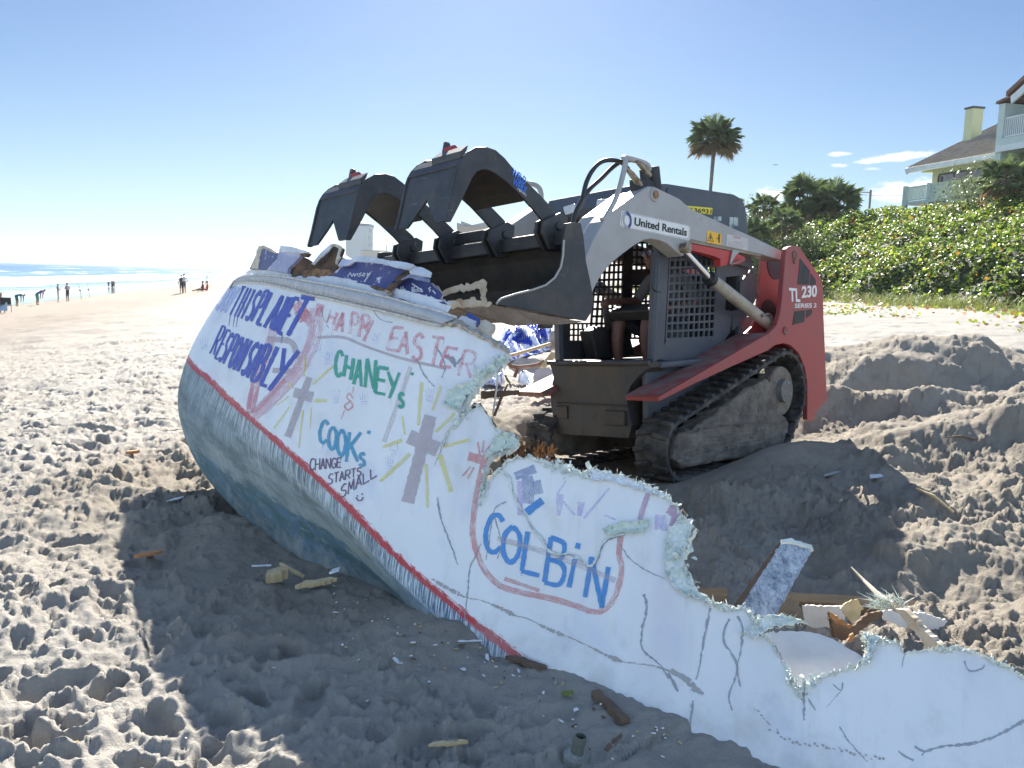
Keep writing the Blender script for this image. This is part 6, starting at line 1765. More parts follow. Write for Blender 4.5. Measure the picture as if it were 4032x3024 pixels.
# ------------------------------------------------------------------ green house on the dune
def onC(p, c):
    v = ray(*p); t = (c-C0[:2]@SEAW)/(v[:2]@SEAW); q = C0+v*t
    return (float(q[:2]@COAST), float(q[2]))
zh = zz(3432, 300, 600/1991)
SZ = lambda p, q, w: (COAST[0]*p+SEAW[0]*w, COAST[1]*p+SEAW[1]*w, q)
CZ = lambda p, q, w: (COAST[0]*w+SEAW[0]*p, COAST[1]*w+SEAW[1]*p, q)
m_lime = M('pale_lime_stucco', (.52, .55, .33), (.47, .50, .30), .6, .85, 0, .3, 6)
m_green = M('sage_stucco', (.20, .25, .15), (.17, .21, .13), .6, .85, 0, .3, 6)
m_trimw = M('white_trim', (.62, .66, .66), (.55, .59, .60), 2, .6)
m_mint = M('mint_trim', (.46, .54, .50), (.42, .50, .46), 2, .6)
m_tile = M('brown_roof_tile', (.27, .24, .195), (.36, .32, .265), 1.3, .85, 0, .6, 5, c3=(.17, .14, .115), s3=5, lo3=.56, hi3=.66)
m_tilered = M('red_roof_tile', (.16, .09, .07), (.22, .13, .10), 2, .85)
m_pane = M('window_pane', (.16, .15, .19), (.22, .20, .24), .5, .08)
m_dark = M('dark_frame', (.05, .045, .05), None, rough=.5)
hs = onC(zh(795, 1200), -51.5)
house = empty('beach_house', (COAST[0]*hs[0]+SEAW[0]*-55, COAST[1]*hs[0]+SEAW[1]*-55, 5.0), 'lime green beach house with brown tiled roof and tall chimney on the dune', 'house')
ho = np.array(house.location)
def hpart(mb, name, mat, parent=None, bevel=0.): return mb.build(name, mat, parent or house, off=ho, bevel=bevel)
C1 = -51.5
eL, eR = onC(zh(465, 1192), -50), onC(zh(1640, 1012), -50)
ez = .5*(eL[1]+eR[1]); sL, sR = eL[0], eR[0]-6
wl_s = onC(zh(795, 1300), C1)[0]
w = MB(); w.prism([(wl_s, 3.5), (sR, 3.5), (sR, ez+.2), (wl_s, ez+.2)], C1, C1-9, SZ); wallo = hpart(w, 'wall', m_lime)
w = MB(); q = onC(zh(712, 1205), C1-1)
w.prism([(q[0], onC(zh(712, 1265), C1-1)[1]), (wl_s-.01, onC(zh(795, 1270), C1-1)[1]), (wl_s-.01, ez+.1), (q[0], ez+.1)], C1-.6, C1-4, SZ); hpart(w, 'bay', m_lime)
# roof: one slope facing the sea, stepped tile courses
ridge_c, ridge_z = -60.0, ez+4.9
rr = MB(); K = 17
for k in range(K):
    c0, c1 = -50-(50-0)*0-10*k/K, -50-10*(k+1)/K-.12
    z0, z1c = ez+4.9*k/K, ez+4.9*(k+1)/K+.02
    rr.prism([(c0, z0), (c1, z1c), (c1, z1c-.1), (c0, z0-.12)], sL, sR, CZ)
roofo = hpart(rr, 'roof', m_tile)
rt_ = MB()
for s_ in np.arange(sR, sL, .33): rt_.tube([SZ(s_, ez+.06, -50), SZ(s_, ez+4.95, -60)], .045, 5)
hpart(rt_, 'tile_roll', m_tile, roofo)
gt = MB(); gt.prism([(-49.9, ez-.02), (-50.15, ez-.02), (-50.15, ez-.42), (-49.95, ez-.36)], sL+.1, sR, CZ); hpart(gt, 'gutter', m_trimw, roofo)
rk = MB(); rk.prism([(-49.9, ez-.05), (-60, ez+4.85), (-60, ez+4.5), (-50.1, ez-.5)], sL+.02, sL+.2, CZ); hpart(rk, 'rake_board', m_trimw, roofo)
ch = MB()
ca_, cb2 = onC(zh(1208, 640), -55.0), onC(zh(1312, 600), -55.0)
czt = onC(zh(1310, 440), -55.5)[1]
ch.prism([(ca_[0], ez+1.5), (cb2[0], ez+1.5), (cb2[0], czt), (ca_[0], czt)], -55.0, -56.05, SZ); cho = hpart(ch, 'chimney', m_lime, roofo)
cp = MB(); cp.prism([(ca_[0]+.06, czt), (cb2[0]-.08, czt), (cb2[0]-.08, czt+.16), (ca_[0]+.08, czt+.16)], -54.92, -56.13, SZ); hpart(cp, 'chimney_cap', m_dark, roofo)
wi = MB(); wa, wb = onC(zh(888, 1235), C1), onC(zh(1330, 1370), C1)
wt = ez-.75; wbm = onC(zh(900, 1385), C1)[1]
wi.prism([(wa[0], wbm), (wb[0]-2, wbm), (wb[0]-2, wt), (wa[0], wt)], C1+.02, C1-.05, SZ); wio = hpart(wi, 'window', m_pane)
wf = MB()
for s_ in (wa[0], onC(zh(925, 1300), C1)[0], onC(zh(1080, 1300), C1)[0], onC(zh(1250, 1300), C1)[0]): wf.prism([(s_-.09, wbm), (s_+.09, wbm), (s_+.09, wt), (s_-.09, wt)], C1+.06, C1+.0, SZ)
wf.prism([(wa[0], wt), (wb[0]-2, wt), (wb[0]-2, wt+.12), (wa[0], wt+.12)], C1+.06, C1, SZ)
hpart(wf, 'window_frame', m_dark, wio)
def railing(c, sa, sb, z0, z1, mat, name, step=.16):
    r_ = MB()
    r_.prism([(sa, z1-.09), (sb, z1-.09), (sb, z1), (sa, z1)], c+.05, c-.05, SZ); r_.prism([(sa, z0), (sb, z0), (sb, z0+.08), (sa, z0+.08)], c+.04, c-.04, SZ)
    for s_ in np.arange(min(sa, sb), max(sa, sb), step): r_.prism([(s_-.035, z0+.08), (s_+.035, z0+.08), (s_+.035, z1-.09), (s_-.035, z1-.09)], c+.03, c-.03, SZ)
    return hpart(r_, name, mat)
CB = -48.6
ba, bb_ = onC(zh(450, 1450), CB), onC(zh(1030, 1380), CB)
bz1 = .5*(ba[1]+bb_[1]); bz0 = bz1-1.15
railing(CB, ba[0], bb_[0], bz0, bz1, m_mint, 'balcony_railing')
p_ = MB()
for s_ in (ba[0], onC(zh(760, 1420), CB)[0], bb_[0]): p_.prism([(s_-.16, bz0-3), (s_+.16, bz0-3), (s_+.16, bz1+.1), (s_-.16, bz1+.1)], CB+.14, CB-.18, SZ)
p_.prism([(ba[0], bz0-.3), (bb_[0]-6, bz0-.3), (bb_[0]-6, bz0-.05), (ba[0], bz0-.05)], CB+.1, C1, SZ)
hpart(p_, 'balcony_post', m_mint)
p_ = MB(); p_.prism([(bb_[0]-.2, bz0-1), (bb_[0]-7, bz0-1), (bb_[0]-7, bz1+.02), (bb_[0]-.2, bz1+.02)], CB+.1, CB-.1, SZ); hpart(p_, 'parapet', m_lime)
# nearer wing with the upper balcony
CW = -46.0
s0, zt0 = onC(zh(1668, 370), CW); zb0 = onC(zh(1668, 1010), CW)[1]; s1 = s0-12
bzf = onC(zh(1700, 815), CW)[1]; bzt = onC(zh(1720, 545), CW)[1]; bzl = onC(zh(1700, 905), CW)[1]; bz2 = onC(zh(1720, 985), CW)[1]
wg = MB()
wg.prism([(s0, zb0-6), (s0-.55, zb0-6), (s0-.55, zt0), (s0, zt0)], CW, CW-6, SZ)
wg.prism([(s0-.55, bzl), (s1, bzl), (s1, bzf), (s0-.55, bzf)], CW+.02, CW-5, SZ)
hpart(wg, 'wing_wall', m_mint)
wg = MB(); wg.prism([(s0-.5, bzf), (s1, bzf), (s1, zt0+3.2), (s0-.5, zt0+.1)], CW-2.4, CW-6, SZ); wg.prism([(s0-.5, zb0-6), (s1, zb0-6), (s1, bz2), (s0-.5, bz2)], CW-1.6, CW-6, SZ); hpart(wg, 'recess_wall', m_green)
wg = MB(); wg.prism([(s0-.2, bz2), (s1, bz2), (s1, bzl-.02), (s0-.2, bzl-.02)], CW+.12, CW-1.5, SZ); hpart(wg, 'fascia', m_trimw)
railing(CW-.12, s0-.6, s1, bzf+.05, bzt, m_trimw, 'balcony_railing', .17)
rw = MB()
q0, q1 = onC(zh(1675, 362), CW), onC(zh(1830, 285), CW)
rw.prism([(q0[0]+.15, q0[1]), (q0[0]+.15, q0[1]+.16), (q1[0], q1[1]+.16), (q1[0], q1[1])], CW+.2, CW-6, SZ)
q2, q3 = onC(zh(1785, 262), CW+.3), onC(zh(1991, 75), CW+.3)
rw.prism([q2, (q2[0], q2[1]+.3), (q3[0]-8*(q2[0]-q3[0])/2, q3[1]+(q3[1]-q2[1])*4+.3), (q3[0]-8*(q2[0]-q3[0])/2, q3[1]+(q3[1]-q2[1])*4)], CW+.5, CW-6, SZ)
rwo = hpart(rw, 'wing_roof', m_tilered)
fb = MB(); sl_ = (q3[1]-q2[1])/(q3[0]-q2[0]); a0 = (q2[0]-.25, q2[1]-.06)
fb.prism([a0, (a0[0]-6, a0[1]-6*sl_), (a0[0]-6, a0[1]-6*sl_-.55), (a0[0]-.1, a0[1]-.5)], CW+.35, CW+.2, SZ); hpart(fb, 'barge_board', m_trimw, rwo)

# ------------------------------------------------------------------ far buildings down the coast
m_tower = M('hazy_concrete', (.36, .36, .34), (.33, .33, .31), .05, .9); m_towerd = M('hazy_window', (.20, .21, .22), None, rough=.4); m_troof = M('hazy_roof', (.20, .20, .21), None, rough=.8)
zt = zz(1150, 620, 600/1991)
DT = 640.0
def tw(px, py): q = at(px, py, DT); return q
tb = at(*zt(855, 1300), DT)
tower = empty('apartment_tower', (tb[0], tb[1], 2.0), 'pale grey high-rise block far down the coast, seen below the left claw', 'building')
to_ = np.array(tower.location)
def tpart(mb, name, mat, parent=None): return mb.build(name, mat, parent or tower, off=to_)
def fbox(xa, xb, ya, yb, d0, d1, f=zt):
    """block whose front spans two survey pixels at distance d0, running back to d1"""
    a, b = at(*f(xa, yb), d0), at(*f(xb, ya), d0)
    return (min(a[0], b[0]), max(a[0], b[0]), a[2], b[2], a[1], a[1]+(d1-d0))
def addb(mb, q, mi=0):
    x0, x1, z0, z1, y0, y1 = q; mb.box(((x0+x1)/2, (y0+y1)/2, (z0+z1)/2), (x1-x0, y1-y0, z1-z0), None, mi); return mb
mb = MB(); addb(mb, fbox(700, 1004, 900, 1420, DT, DT+22)); tpart(mb, 'wall', m_tower)
mb = MB(); addb(mb, fbox(745, 1000, 862, 900, DT-1, DT+23)); tpart(mb, 'crown_band', m_troof)
mb = MB(); q = fbox(750, 990, 862, 864, DT, DT+22); zc = at(*zt(830, 797), DT)[2]
x0, x1, z0, z1, y0, y1 = q; xm = at(*zt(825, 797), DT)[0]
mb.add([(x0, y0, z1), (x1, y0, z1), (x1, y1, z1), (x0, y1, z1), (xm-3, (y0+y1)/2, zc), (xm+8, (y0+y1)/2, zc-2)], [(0, 1, 5, 4), (1, 2, 5), (2, 3, 4, 5), (3, 0, 4)]); tpart(mb, 'roof', m_troof)
for y in (905, 950, 1040, 1085): 
    mb = MB(); addb(mb, fbox(848, 866, y, y+20, DT-.3, DT+.1)); tpart(mb, 'window', m_towerd)
for y in (945, 985, 1030, 1080, 1130, 1175, 1220):
    mb = MB(); addb(mb, fbox(722, 758, y, y+26, DT-.3, DT+.1)); tpart(mb, 'window', m_towerd)
for y in (925, 955, 1042, 1132):
    mb = MB(); addb(mb, fbox(1004, 1024, y, y+16, DT+2, DT+9)); tpart(mb, 'balcony', m_tower)
def low_house(name, lab, blocks, D, roofpts=None, f=zt):
    q = at(*f(blocks[0][0], blocks[0][3]), D); r = empty(name, (q[0], q[1], 1.5), lab, 'building'); o = np.array(r.location)
    for (xa, xb, ya, yb, nm, m_) in blocks:
        mb = MB(); addb(mb, fbox(xa, xb, ya, yb, D-(.4 if nm == 'window' else 0), D+(.2 if nm == 'window' else 14), f)); mb.build(nm, m_, r, off=o)
    if roofpts:
        mb = MB(); P_ = [at(*f(x, y), D-.3) for x, y in roofpts]; mb.add(P_+[p+np.array([0, 15, 0]) for p in P_], [tuple(range(len(P_))), tuple(reversed(range(len(P_), 2*len(P_))))]+[(i, (i+1) % len(P_), len(P_)+(i+1) % len(P_), len(P_)+i) for i in range(len(P_))]); mb.build('roof', m_troof if name != 'gabled_house' else m_tower, r, off=o)
    return r
low_house('flat_roofed_building', 'low cream flat roofed building just right of the far high-rise', [(905, 1225, 1225, 1420, 'wall', M('hazy_cream', (.42, .40, .33), None, rough=.9)), (1030, 1052, 1252, 1272, 'window', m_towerd), (900, 1230, 1218, 1228, 'parapet', m_troof)], 330)
low_house('shoreline_hut', 'pale low roof beside the foot of the far high-rise', [(610, 700, 1330, 1450, 'wall', m_tower)], 360, ((560, 1345), (625, 1275), (710, 1330), (710, 1345)))
zk = zb
low_house('gabled_house', 'far tan house with a sloping roof seen through the near claw', [(880, 1250, 1045, 1300, 'wall', M('hazy_tan', (.36, .32, .26), None, rough=.9)), (962, 1005, 1020, 1045, 'window', m_towerd)], 150, ((880, 990), (930, 1005), (930, 972), (1060, 1020), (1220, 985), (1260, 1060), (880, 1060)), zk)
# mast beside the bar and utility pole beyond the hedge
q = at(*zt(1235, 1145), 300); mb = MB(); mb.tube([(q[0], q[1], -1), (q[0], q[1], q[2])], .13, 6); o = mb.build('mast', m_towerd); tag(o, 'thin dark mast far away at the left end of the bucket bar', 'mast')
zp = zz(2732, 300, .5877)
q = at(*zp(1186, 762), 120); rp = empty('utility_pole', (q[0], q[1], 4), 'utility pole with short arm showing above the hedge left of the house', 'utility pole')
mb = MB(); mb.tube([(0, 0, -2), (0, 0, q[2]-4)], .16, 8); mb.build('pole', m_branch, rp)
mb = MB(); mb.box((-.9, 0, q[2]-4-.35), (1.9, .12, .12)); mb.tube([(-1.5, 0, q[2]-4-.3), (-1.5, 0, q[2]-4)], .06, 6); mb.build('cross_arm', m_branch, rp)
wr = MB(); pA = np.array([q[0]-14, q[1]+2, q[2]-.2]); pB = np.array([q[0]+24, q[1]-6, q[2]-.1])
wr.tube([pA*(1-t)+pB*t-np.array([0, 0, .7*math.sin(math.pi*t)]) for t in np.linspace(0, 1, 12)], .02, 4); o = wr.build('overhead_wire', m_dark); tag(o, 'thin overhead wire running past the utility pole', 'wire')
# distant jet
q = at(*zp(545, 594), 2500); jt = empty('airliner', q, 'tiny dark airliner in the sky right of the tall palm', 'airplane')
mb = MB(); mb.tube([(-7, 0, 0), (-5, 0, .1), (5, 0, .1), (7, 0, -.1)], [.3, .9, .9, .2], 8); mb.build('fuselage', m_dark, jt)
mb = MB(); mb.add([(-1, -7, .3), (1.5, 0, 0), (-1, 7, .3), (-2, 0, 0)], [(0, 1, 2, 3)]); mb.build('wing', m_dark, jt)
mb = MB(); mb.add([(5, 0, .6), (7, 0, .4), (7.4, 0, 2.4), (6.4, 0, 2.4)], [(0, 1, 2, 3)]); mb.build('tail_fin', m_dark, jt)
# ------------------------------------------------------------------ loose wreckage
def ghit(px, py, t0=1.5, t1=40, n=1600):
    t = np.geomspace(t0, t1, n); v = ray(px, py)
    x, y, z = C0[0]+v[0]*t, C0[1]+v[1]*t, C0[2]+v[2]*t
    h, _ = ground(x, y); h = bank_hull(x, y, h)
    k = np.nonzero(z < h)[0]
    i = int(k[0]) if len(k) else n-1
    return np.array([x[i], y[i], h[i]]), float(t[i])
def loose(name, label, cat, pts, f, d, thick, mat, jagamp=1.5, step=20, wob=0., group=None, lean=0., tagit=True, jstep=10):
    q = [f(*p) for p in pts]
    xs = [p[0] for p in q]; xa, xb = min(xs), max(xs); yb = max(p[1] for p in q)
    if isinstance(d, tuple): dep = lambda x, y: d[0]+(d[1]-d[0])*(x-xa)/max(xb-xa, 1)+lean*(yb-y)/400.
    else: dep = lambda x, y: d+lean*(yb-y)/400.
    poly = [tuple(p) for p in jag(q, jagamp, jstep, len(name)+len(pts), closed=True)] if jagamp else q
    mb = MB(); slab(mb, poly, dep, thick, step, wob)
    c = np.mean(np.array(mb.v), axis=0)
    o = mb.build(name, mat, None, off=c); o.location = c
    if tagit: tag(o, label, cat, group)
    return o
zt2 = zz(1900, 1250, 400/1659)
m_wood = M('raw_timber', (.30, .20, .11), (.20, .13, .07), 4, .8, 0, .5, 20, c3=(.10, .07, .045), s3=12, lo3=.6, hi3=.68, stretch=(.6, 4, 4))
m_wooddk = M('dark_timber', (.10, .062, .040), (.15, .10, .065), 5, .85, 0, .5, 24, stretch=(.6, 4, 4))
m_bark = M('orange_splinter', (.46, .22, .08), (.30, .14, .06), 14, .8, 0, .6, 40)
m_straw = M('pale_splinter', (.58, .44, .24), (.42, .30, .15), 16, .8, 0, .6, 40)
m_paper = M('scrap_white', (.70, .72, .74), (.55, .57, .6), 14, .6)
m_fglass = N('chopped_strand_panel')
_n = m_fglass.noise(7, 6, .8, None, (1, 1, 1)); _n2 = m_fglass.noise(34, 5, .85, None, (1, .35, 1))
m_fglass.color(m_fglass.mix(m_fglass.ramp(_n2, .36, .62), (.10, .135, .19), m_fglass.mix(m_fglass.ramp(_n, .35, .6), (.42, .48, .55), (.62, .66, .70))))
m_fglass.b.inputs['Roughness'].default_value = .3; m_fglass.bump(_n2, .8, .012); m_fglass = m_fglass.m

pn = empty('fibreglass_panel', at(2915, 2400, 3.6), 'grey sparkling fibreglass panel with brown wooden edge, leaning up from the torn hull edge', 'panel')
po = np.array(pn.location)
def pslab(nm, pts, f, d, th, mat, ja, lean, par, o, wob=0.):
    q = [f(*p) for p in pts]; yb = max(p[1] for p in q); poly = [tuple(p) for p in jag(q, ja, 10, 4, closed=True)] if ja else q
    mb = MB(); slab(mb, poly, lambda x, y: d+lean*(yb-y)/400., th, 22, wob); return mb.build(nm, mat, par, off=o)
pslab('glass_mat_face', ((425, 690), (690, 282), (735, 275), (800, 292), (862, 305), (878, 328), (650, 735), (560, 740)), z8, 3.55, .03, m_fglass, 1.6, .35, pn, po, .003)
pslab('wooden_edge', ((395, 672), (560, 440), (684, 266), (694, 282), (430, 690)), z8, 3.57, .05, m_wooddk, 1.2, .35, pn, po)
pslab('frayed_rim', ((684, 268), (735, 262), (805, 280), (872, 302), (884, 332), (868, 336), (858, 312), (730, 286), (690, 292)), z8, 3.54, .012, m_glassfib, 2., .35, pn, po)
for k, (pts, lab, mt, ja) in enumerate(((((155, 568), (365, 566), (358, 680), (320, 670), (300, 640), (200, 622)), 'short end of brown timber frame left of the grey leaning panel', m_wood, 1.2),
        (((720, 590), (1000, 604), (1300, 622), (1560, 645), (1545, 706), (1300, 690), (1000, 660), (715, 640)), 'long pale brown timber lying on the sand right of the grey leaning panel', m_wood, 1.0))):
    q = z8(*pts[len(pts)//2]); t = ghit(*z8(np.mean([p[0] for p in pts]), max(p[1] for p in pts)))[1]
    loose('timber', lab, 'timber', pts, z8, t-.02, .06, mt, ja, group='timbers of the wreck', lean=.5)
loose('liner_sheet', 'white liner sheet lying under the long timber', 'sheet', ((820, 676), (1060, 676), (1080, 730), (1060, 800), (880, 808), (830, 780)), z8, 3.95, .012, M('off_white_liner', (.62, .59, .55), (.5, .47, .43), 6, .6), 1.5, wob=.006)
loose('liner_sheet', 'white liner sheet at the right end of the long timber with frayed strands', 'sheet', ((1290, 700), (1560, 715), (1700, 770), (1640, 820), (1430, 800), (1310, 760)), z8, 3.95, .012, M('off_white_liner', (.62, .60, .57), (.5, .48, .45), 6, .6), 3, wob=.006)
loose('plywood_flap', 'brown torn plywood flap standing beside the foot of the grey panel', 'plywood', ((665, 735), (700, 640), (740, 620), (790, 640), (812, 700), (828, 792), (740, 760), (690, 770)), z8, 3.62, .02, M('tan_plywood', (.22, .165, .11), (.15, .11, .07), 8, .85, 0, .5, 30), 2, wob=.006, lean=.2)
loose('crumpled_sheet', 'crumpled tan sheet with a bright edge in the middle of the wreckage', 'sheet', ((1055, 690), (1100, 650), (1160, 630), (1205, 690), (1180, 740), (1135, 792), (1100, 740)), z8, 3.55, .012, m_straw, 2, wob=.012, lean=.1)
loose('plywood_flap', 'dark brown plywood flap below the crumpled tan sheet', 'plywood', ((985, 715), (1060, 750), (1130, 795), (1200, 740), (1300, 700), (1312, 722), (1230, 790), (1150, 850), (1090, 885), (1020, 860)), z8, 3.62, .03, m_wooddk, 3, wob=.012, lean=.1)
loose('wood_splinter', 'orange wood splinter poking up left of the dark plywood flap', 'splinter', ((975, 705), (1000, 720), (1080, 775), (1120, 800), (1100, 812), (1010, 770)), z8, 3.56, .01, m_bark, 3)
loose('wood_splinter', 'orange wood splinter at the edge of the notch in the hull', 'splinter', ((1085, 885), (1125, 840), (1135, 870), (1120, 890)), z8, 3.3, .01, m_bark, 2)
sp = MB(); sp.tube([at(*z8(*p), d) for p, d in (((1112, 438), 3.95), ((1190, 520), 3.85), ((1290, 620), 3.7), ((1400, 690), 3.55))], [.003, .007, .013, .02], 6)
c_ = at(*z8(1400, 690), 3.55); o = sp.build('splintered_batten', M('pale_batten', (.55, .48, .36), (.40, .34, .25), 10, .8, stretch=(1, 1, 4)), None, off=c_); o.location = c_; tag(o, 'thin pale splintered batten pointing up to the left', 'batten')
rl = MB(); r7 = random.Random(5)
for k in range(90):
    a = z8(1290+r7.uniform(-30, 150), 640+r7.uniform(-10, 60)); b = (a[0]+r7.gauss(-25, 35), a[1]+r7.gauss(-18, 18))
    rl.tube([at(*a, 3.6), at((a[0]+b[0])/2, (a[1]+b[1])/2, 3.57), at(*b, 3.55)], [.0022, .0018, .0006], 4)
c_ = at(*z8(1320, 640), 3.6); o = rl.build('glass_strand_tuft', m_glassfib, None, off=c_); o.location = c_; tag(o, 'white tuft of frayed glass strands at the middle of the pale batten', 'fibre tuft')
loose('splintered_plank', 'tan plank splintered white along its top, leaning on the near torn edge', 'plank', ((1380, 690), (1440, 700), (1530, 800), (1640, 900), (1680, 945), (1560, 940), (1540, 880), (1430, 760)), z8, (3.5, 3.3), .03, M('tan_plank', (.48, .38, .26), (.60, .52, .40), 8, .8, 0, .4, 30), 2.5)
# between the hull and the loader
def tarp(name, label, corners, f, nx, ny, amp, seed, mat):
    c = [ghit(*f(*p), 3)[0] for p in corners]; r = np.random.default_rng(seed); mb = MB(); vs = []
    for j in range(ny+1):
        for i in range(nx+1):
            s, t = i/nx, j/ny
            p = (c[0]*(1-s)+c[1]*s)*(1-t)+(c[3]*(1-s)+c[2]*s)*t
            p = p+np.array([.05*math.sin(9*t+seed), .08*math.sin(11*s+seed), 0])
            h = float(fbm(np.array([p[0]*1.3+seed]), np.array([p[1]*3.]), 1., 4, seed)[0]); rid = abs(float(fbm(np.array([p[0]*1.0+3]), np.array([p[1]*2.2]), 1.1, 2, seed+9)[0]))
            e = min(s, 1-s, t, 1-t)*8
            vs.append(p+np.array([0, 0, .05+amp*(h+.5)*min(1, e)+amp*1.2*(.25-rid)*min(1, e)]))
    mb.add(vs, [(j*(nx+1)+i, j*(nx+1)+i+1, (j+1)*(nx+1)+i+1, (j+1)*(nx+1)+i) for j in range(ny) for i in range(nx)])
    o = mb.build(name, mat, None, smooth=True, off=c[0]); o.location = c[0]; o.modifiers.new('thick', 'SOLIDIFY').thickness = .004
    return tag(o, label, 'tarpaulin')
g = N('blue_white_tarp')
g.color(g.mix(g.ramp(g.noise(1.6, 5, .65, None, (1, 3.0, 3)), .47, .53), (.02, .05, .42), (.78, .80, .86))); g.b.inputs['Roughness'].default_value = .28
m_tarp = g.m
tarp('tarpaulin', 'crumpled shiny blue and white tarpaulin on the sand beyond the hull', ((260, 390), (1120, 270), (1150, 560), (380, 780)), zt2, 60, 40, .45, 3, m_tarp)
tarp('tarpaulin', 'small bunch of blue tarpaulin in the gap of the torn hull edge', ((0, 1050), (300, 1020), (320, 1180), (0, 1150)), zt2, 24, 16, .25, 8, m_tarp)
tarp('tarpaulin', 'blue and white tarpaulin scrap in front of the terracotta block', ((560, 1080), (830, 1060), (900, 1170), (700, 1200)), zt2, 20, 14, .15, 13, m_tarp)
dB = ghit(2130, 1565)[1]
loose('foam_block', 'terracotta coloured block wedged beside the front apron of the loader', 'block', ((862, 1190), (1165, 1012), (1180, 1180), (1120, 1190)), zt2, (dB*.93, dB*.98), .12, M('terracotta', (.55, .22, .15), (.45, .17, .12), 6, .8), .6, lean=3)
loose('foam_block', 'side of the terracotta block, shade put into its dark red, wedged beside the front apron of the loader', 'block', ((860, 1193), (1118, 1192), (1112, 1285), (872, 1292)), zt2, (dB*.925, dB*.93), .12, M('terracotta_shade', (.30, .09, .06), (.24, .07, .05), 6, .8), .6)  # shaded copy of the terracotta, shade put into the colour
loose('ribbed_panel', 'cream ribbed curved panel between the tarpaulin and the loader apron', 'panel', ((830, 960), (868, 860), (980, 825), (1085, 812), (1140, 890), (1168, 1000), (1000, 1040), (850, 1092), (820, 1050)), zt2, dB*1.02, .05, M('cream_panel', (.58, .53, .46), (.48, .43, .37), 5, .6), 1., lean=1.2)
loose('board', 'pale board leaning on the wreckage left of the loader apron', 'board', ((950, 790), (1125, 560), (1240, 590), (1012, 815)), zt2, dB*1.1, .04, m_straw, 1., lean=1.)
loose('curved_shell', 'tan curved shell with dark rim lying on the tarpaulin', 'shell', ((430, 770), (505, 700), (560, 665), (720, 655), (880, 695), (1012, 708), (980, 800), (820, 915), (700, 880), (590, 830)), zt2, dB*1.15, .08, M('tan_shell', (.42, .37, .31), (.30, .26, .21), 4, .6), 1., wob=.02, lean=1.5)
mb = MB(); mb.tube(smooth_line([at(*zt2(*p), dB*1.13) for p in ((420, 740), (460, 790), (600, 810), (800, 790), (930, 760), (1010, 708))], 5), .03, 8); mb.tube([at(*zt2(*p), dB*1.12) for p in ((575, 820), (520, 980))], .03, 6)
c_ = at(*zt2(600, 810), dB*1.13); o = mb.build('rusty_tube_frame', M('rust_tube', (.16, .08, .05), (.26, .15, .1), 12, .8), None, off=c_, smooth=True); o.location = c_; tag(o, 'bent rusty tube frame around the tan shell', 'tube frame')
loose('broken_box', 'broken white and brown box fragment standing beside the loader cab on the tarpaulin', 'fragment', ((1100, 240), (1160, 215), (1285, 285), (1295, 520), (1110, 510), (1085, 380)), zt2, dB*1.3, .12, M('dirty_box', (.36, .34, .32), (.20, .16, .12), 3, .8), 2., lean=.4)
mb = MB(); mb.tube([at(*zt2(450, 625), dB*1.18), at(*zt2(780, 530), dB*1.22), at(*zt2(1100, 430), dB*1.28)], .03, 6); c_ = at(*zt2(780, 530), dB*1.2); o = mb.build('pole', m_straw, None, off=c_); o.location = c_; tag(o, 'long thin tan pole lying across the tarpaulin', 'pole')
loose('beam', 'dark brown horizontal beam in the gap of the torn hull', 'beam', ((-30, 1205), (300, 1195), (600, 1190), (610, 1262), (300, 1300), (-30, 1335)), zt2, 5.6, .07, m_wooddk, 1.)
loose('beam', 'dark diagonal plank crossing the horizontal beam in the torn gap', 'beam', ((395, 1090), (425, 1085), (300, 1400), (215, 1610), (160, 1620), (270, 1330)), zt2, 5.5, .06, m_wooddk, 1.)
loose('beam', 'short grey plank above the crossing beams in the torn gap', 'beam', ((350, 945), (385, 935), (472, 1105), (430, 1110)), zt2, 5.65, .05, m_wood, 1.)
mb = MB(); mb.tube(smooth_line([at(*zt2(*p), 4.9) for p in ((440, 560), (425, 680), (330, 800), (255, 880), (235, 1100), (170, 1590))], 4), .006, 6); c_ = at(*zt2(255, 880), 4.9); o = mb.build('cord', M('pale_cord', (.55, .54, .5), None, rough=.8), None, off=c_, smooth=True); o.location = c_; tag(o, 'thin pale cord hanging across the torn gap of the hull', 'cord')
loose('plank', 'long weathered brown plank jammed under the near side of the bucket', 'plank', ((1215, 1212), (1300, 1204), (1445, 1196), (1700, 1248), (2040, 1306), (1890, 1322), (1750, 1322), (1600, 1330), (1450, 1292), (1300, 1250)), z2, (5.25, 5.85), .05, M('weathered_plank', (.16, .115, .08), (.24, .18, .13), 4, .8, 0, .6, 16, stretch=(.5, 3, 3)), 1.)
dc = empty('deck_corner', at(*z2(1300, 1320), 4.85), 'broken white deck corner with a blue block below the left end of the plank', 'fragment'); do = np.array(dc.location)
pslab('gelcoat_face', ((1188, 1290), (1225, 1262), (1320, 1300), (1310, 1345), (1270, 1360)), z2, 4.8, .04, m_deckw, 1.2, .3, dc, do)
pslab('blue_block', ((1250, 1252), (1282, 1246), (1345, 1288), (1325, 1316), (1258, 1280)), z2, 4.83, .05, M('blue_gelcoat', (.04, .07, .26), (.06, .1, .32), 8, .5), 1., .3, dc, do)
pslab('torn_back', ((1330, 1290), (1400, 1300), (1448, 1325), (1440, 1350), (1402, 1412), (1330, 1390), (1310, 1350)), z2, 4.9, .05, m_torn, 2., .3, dc, do)
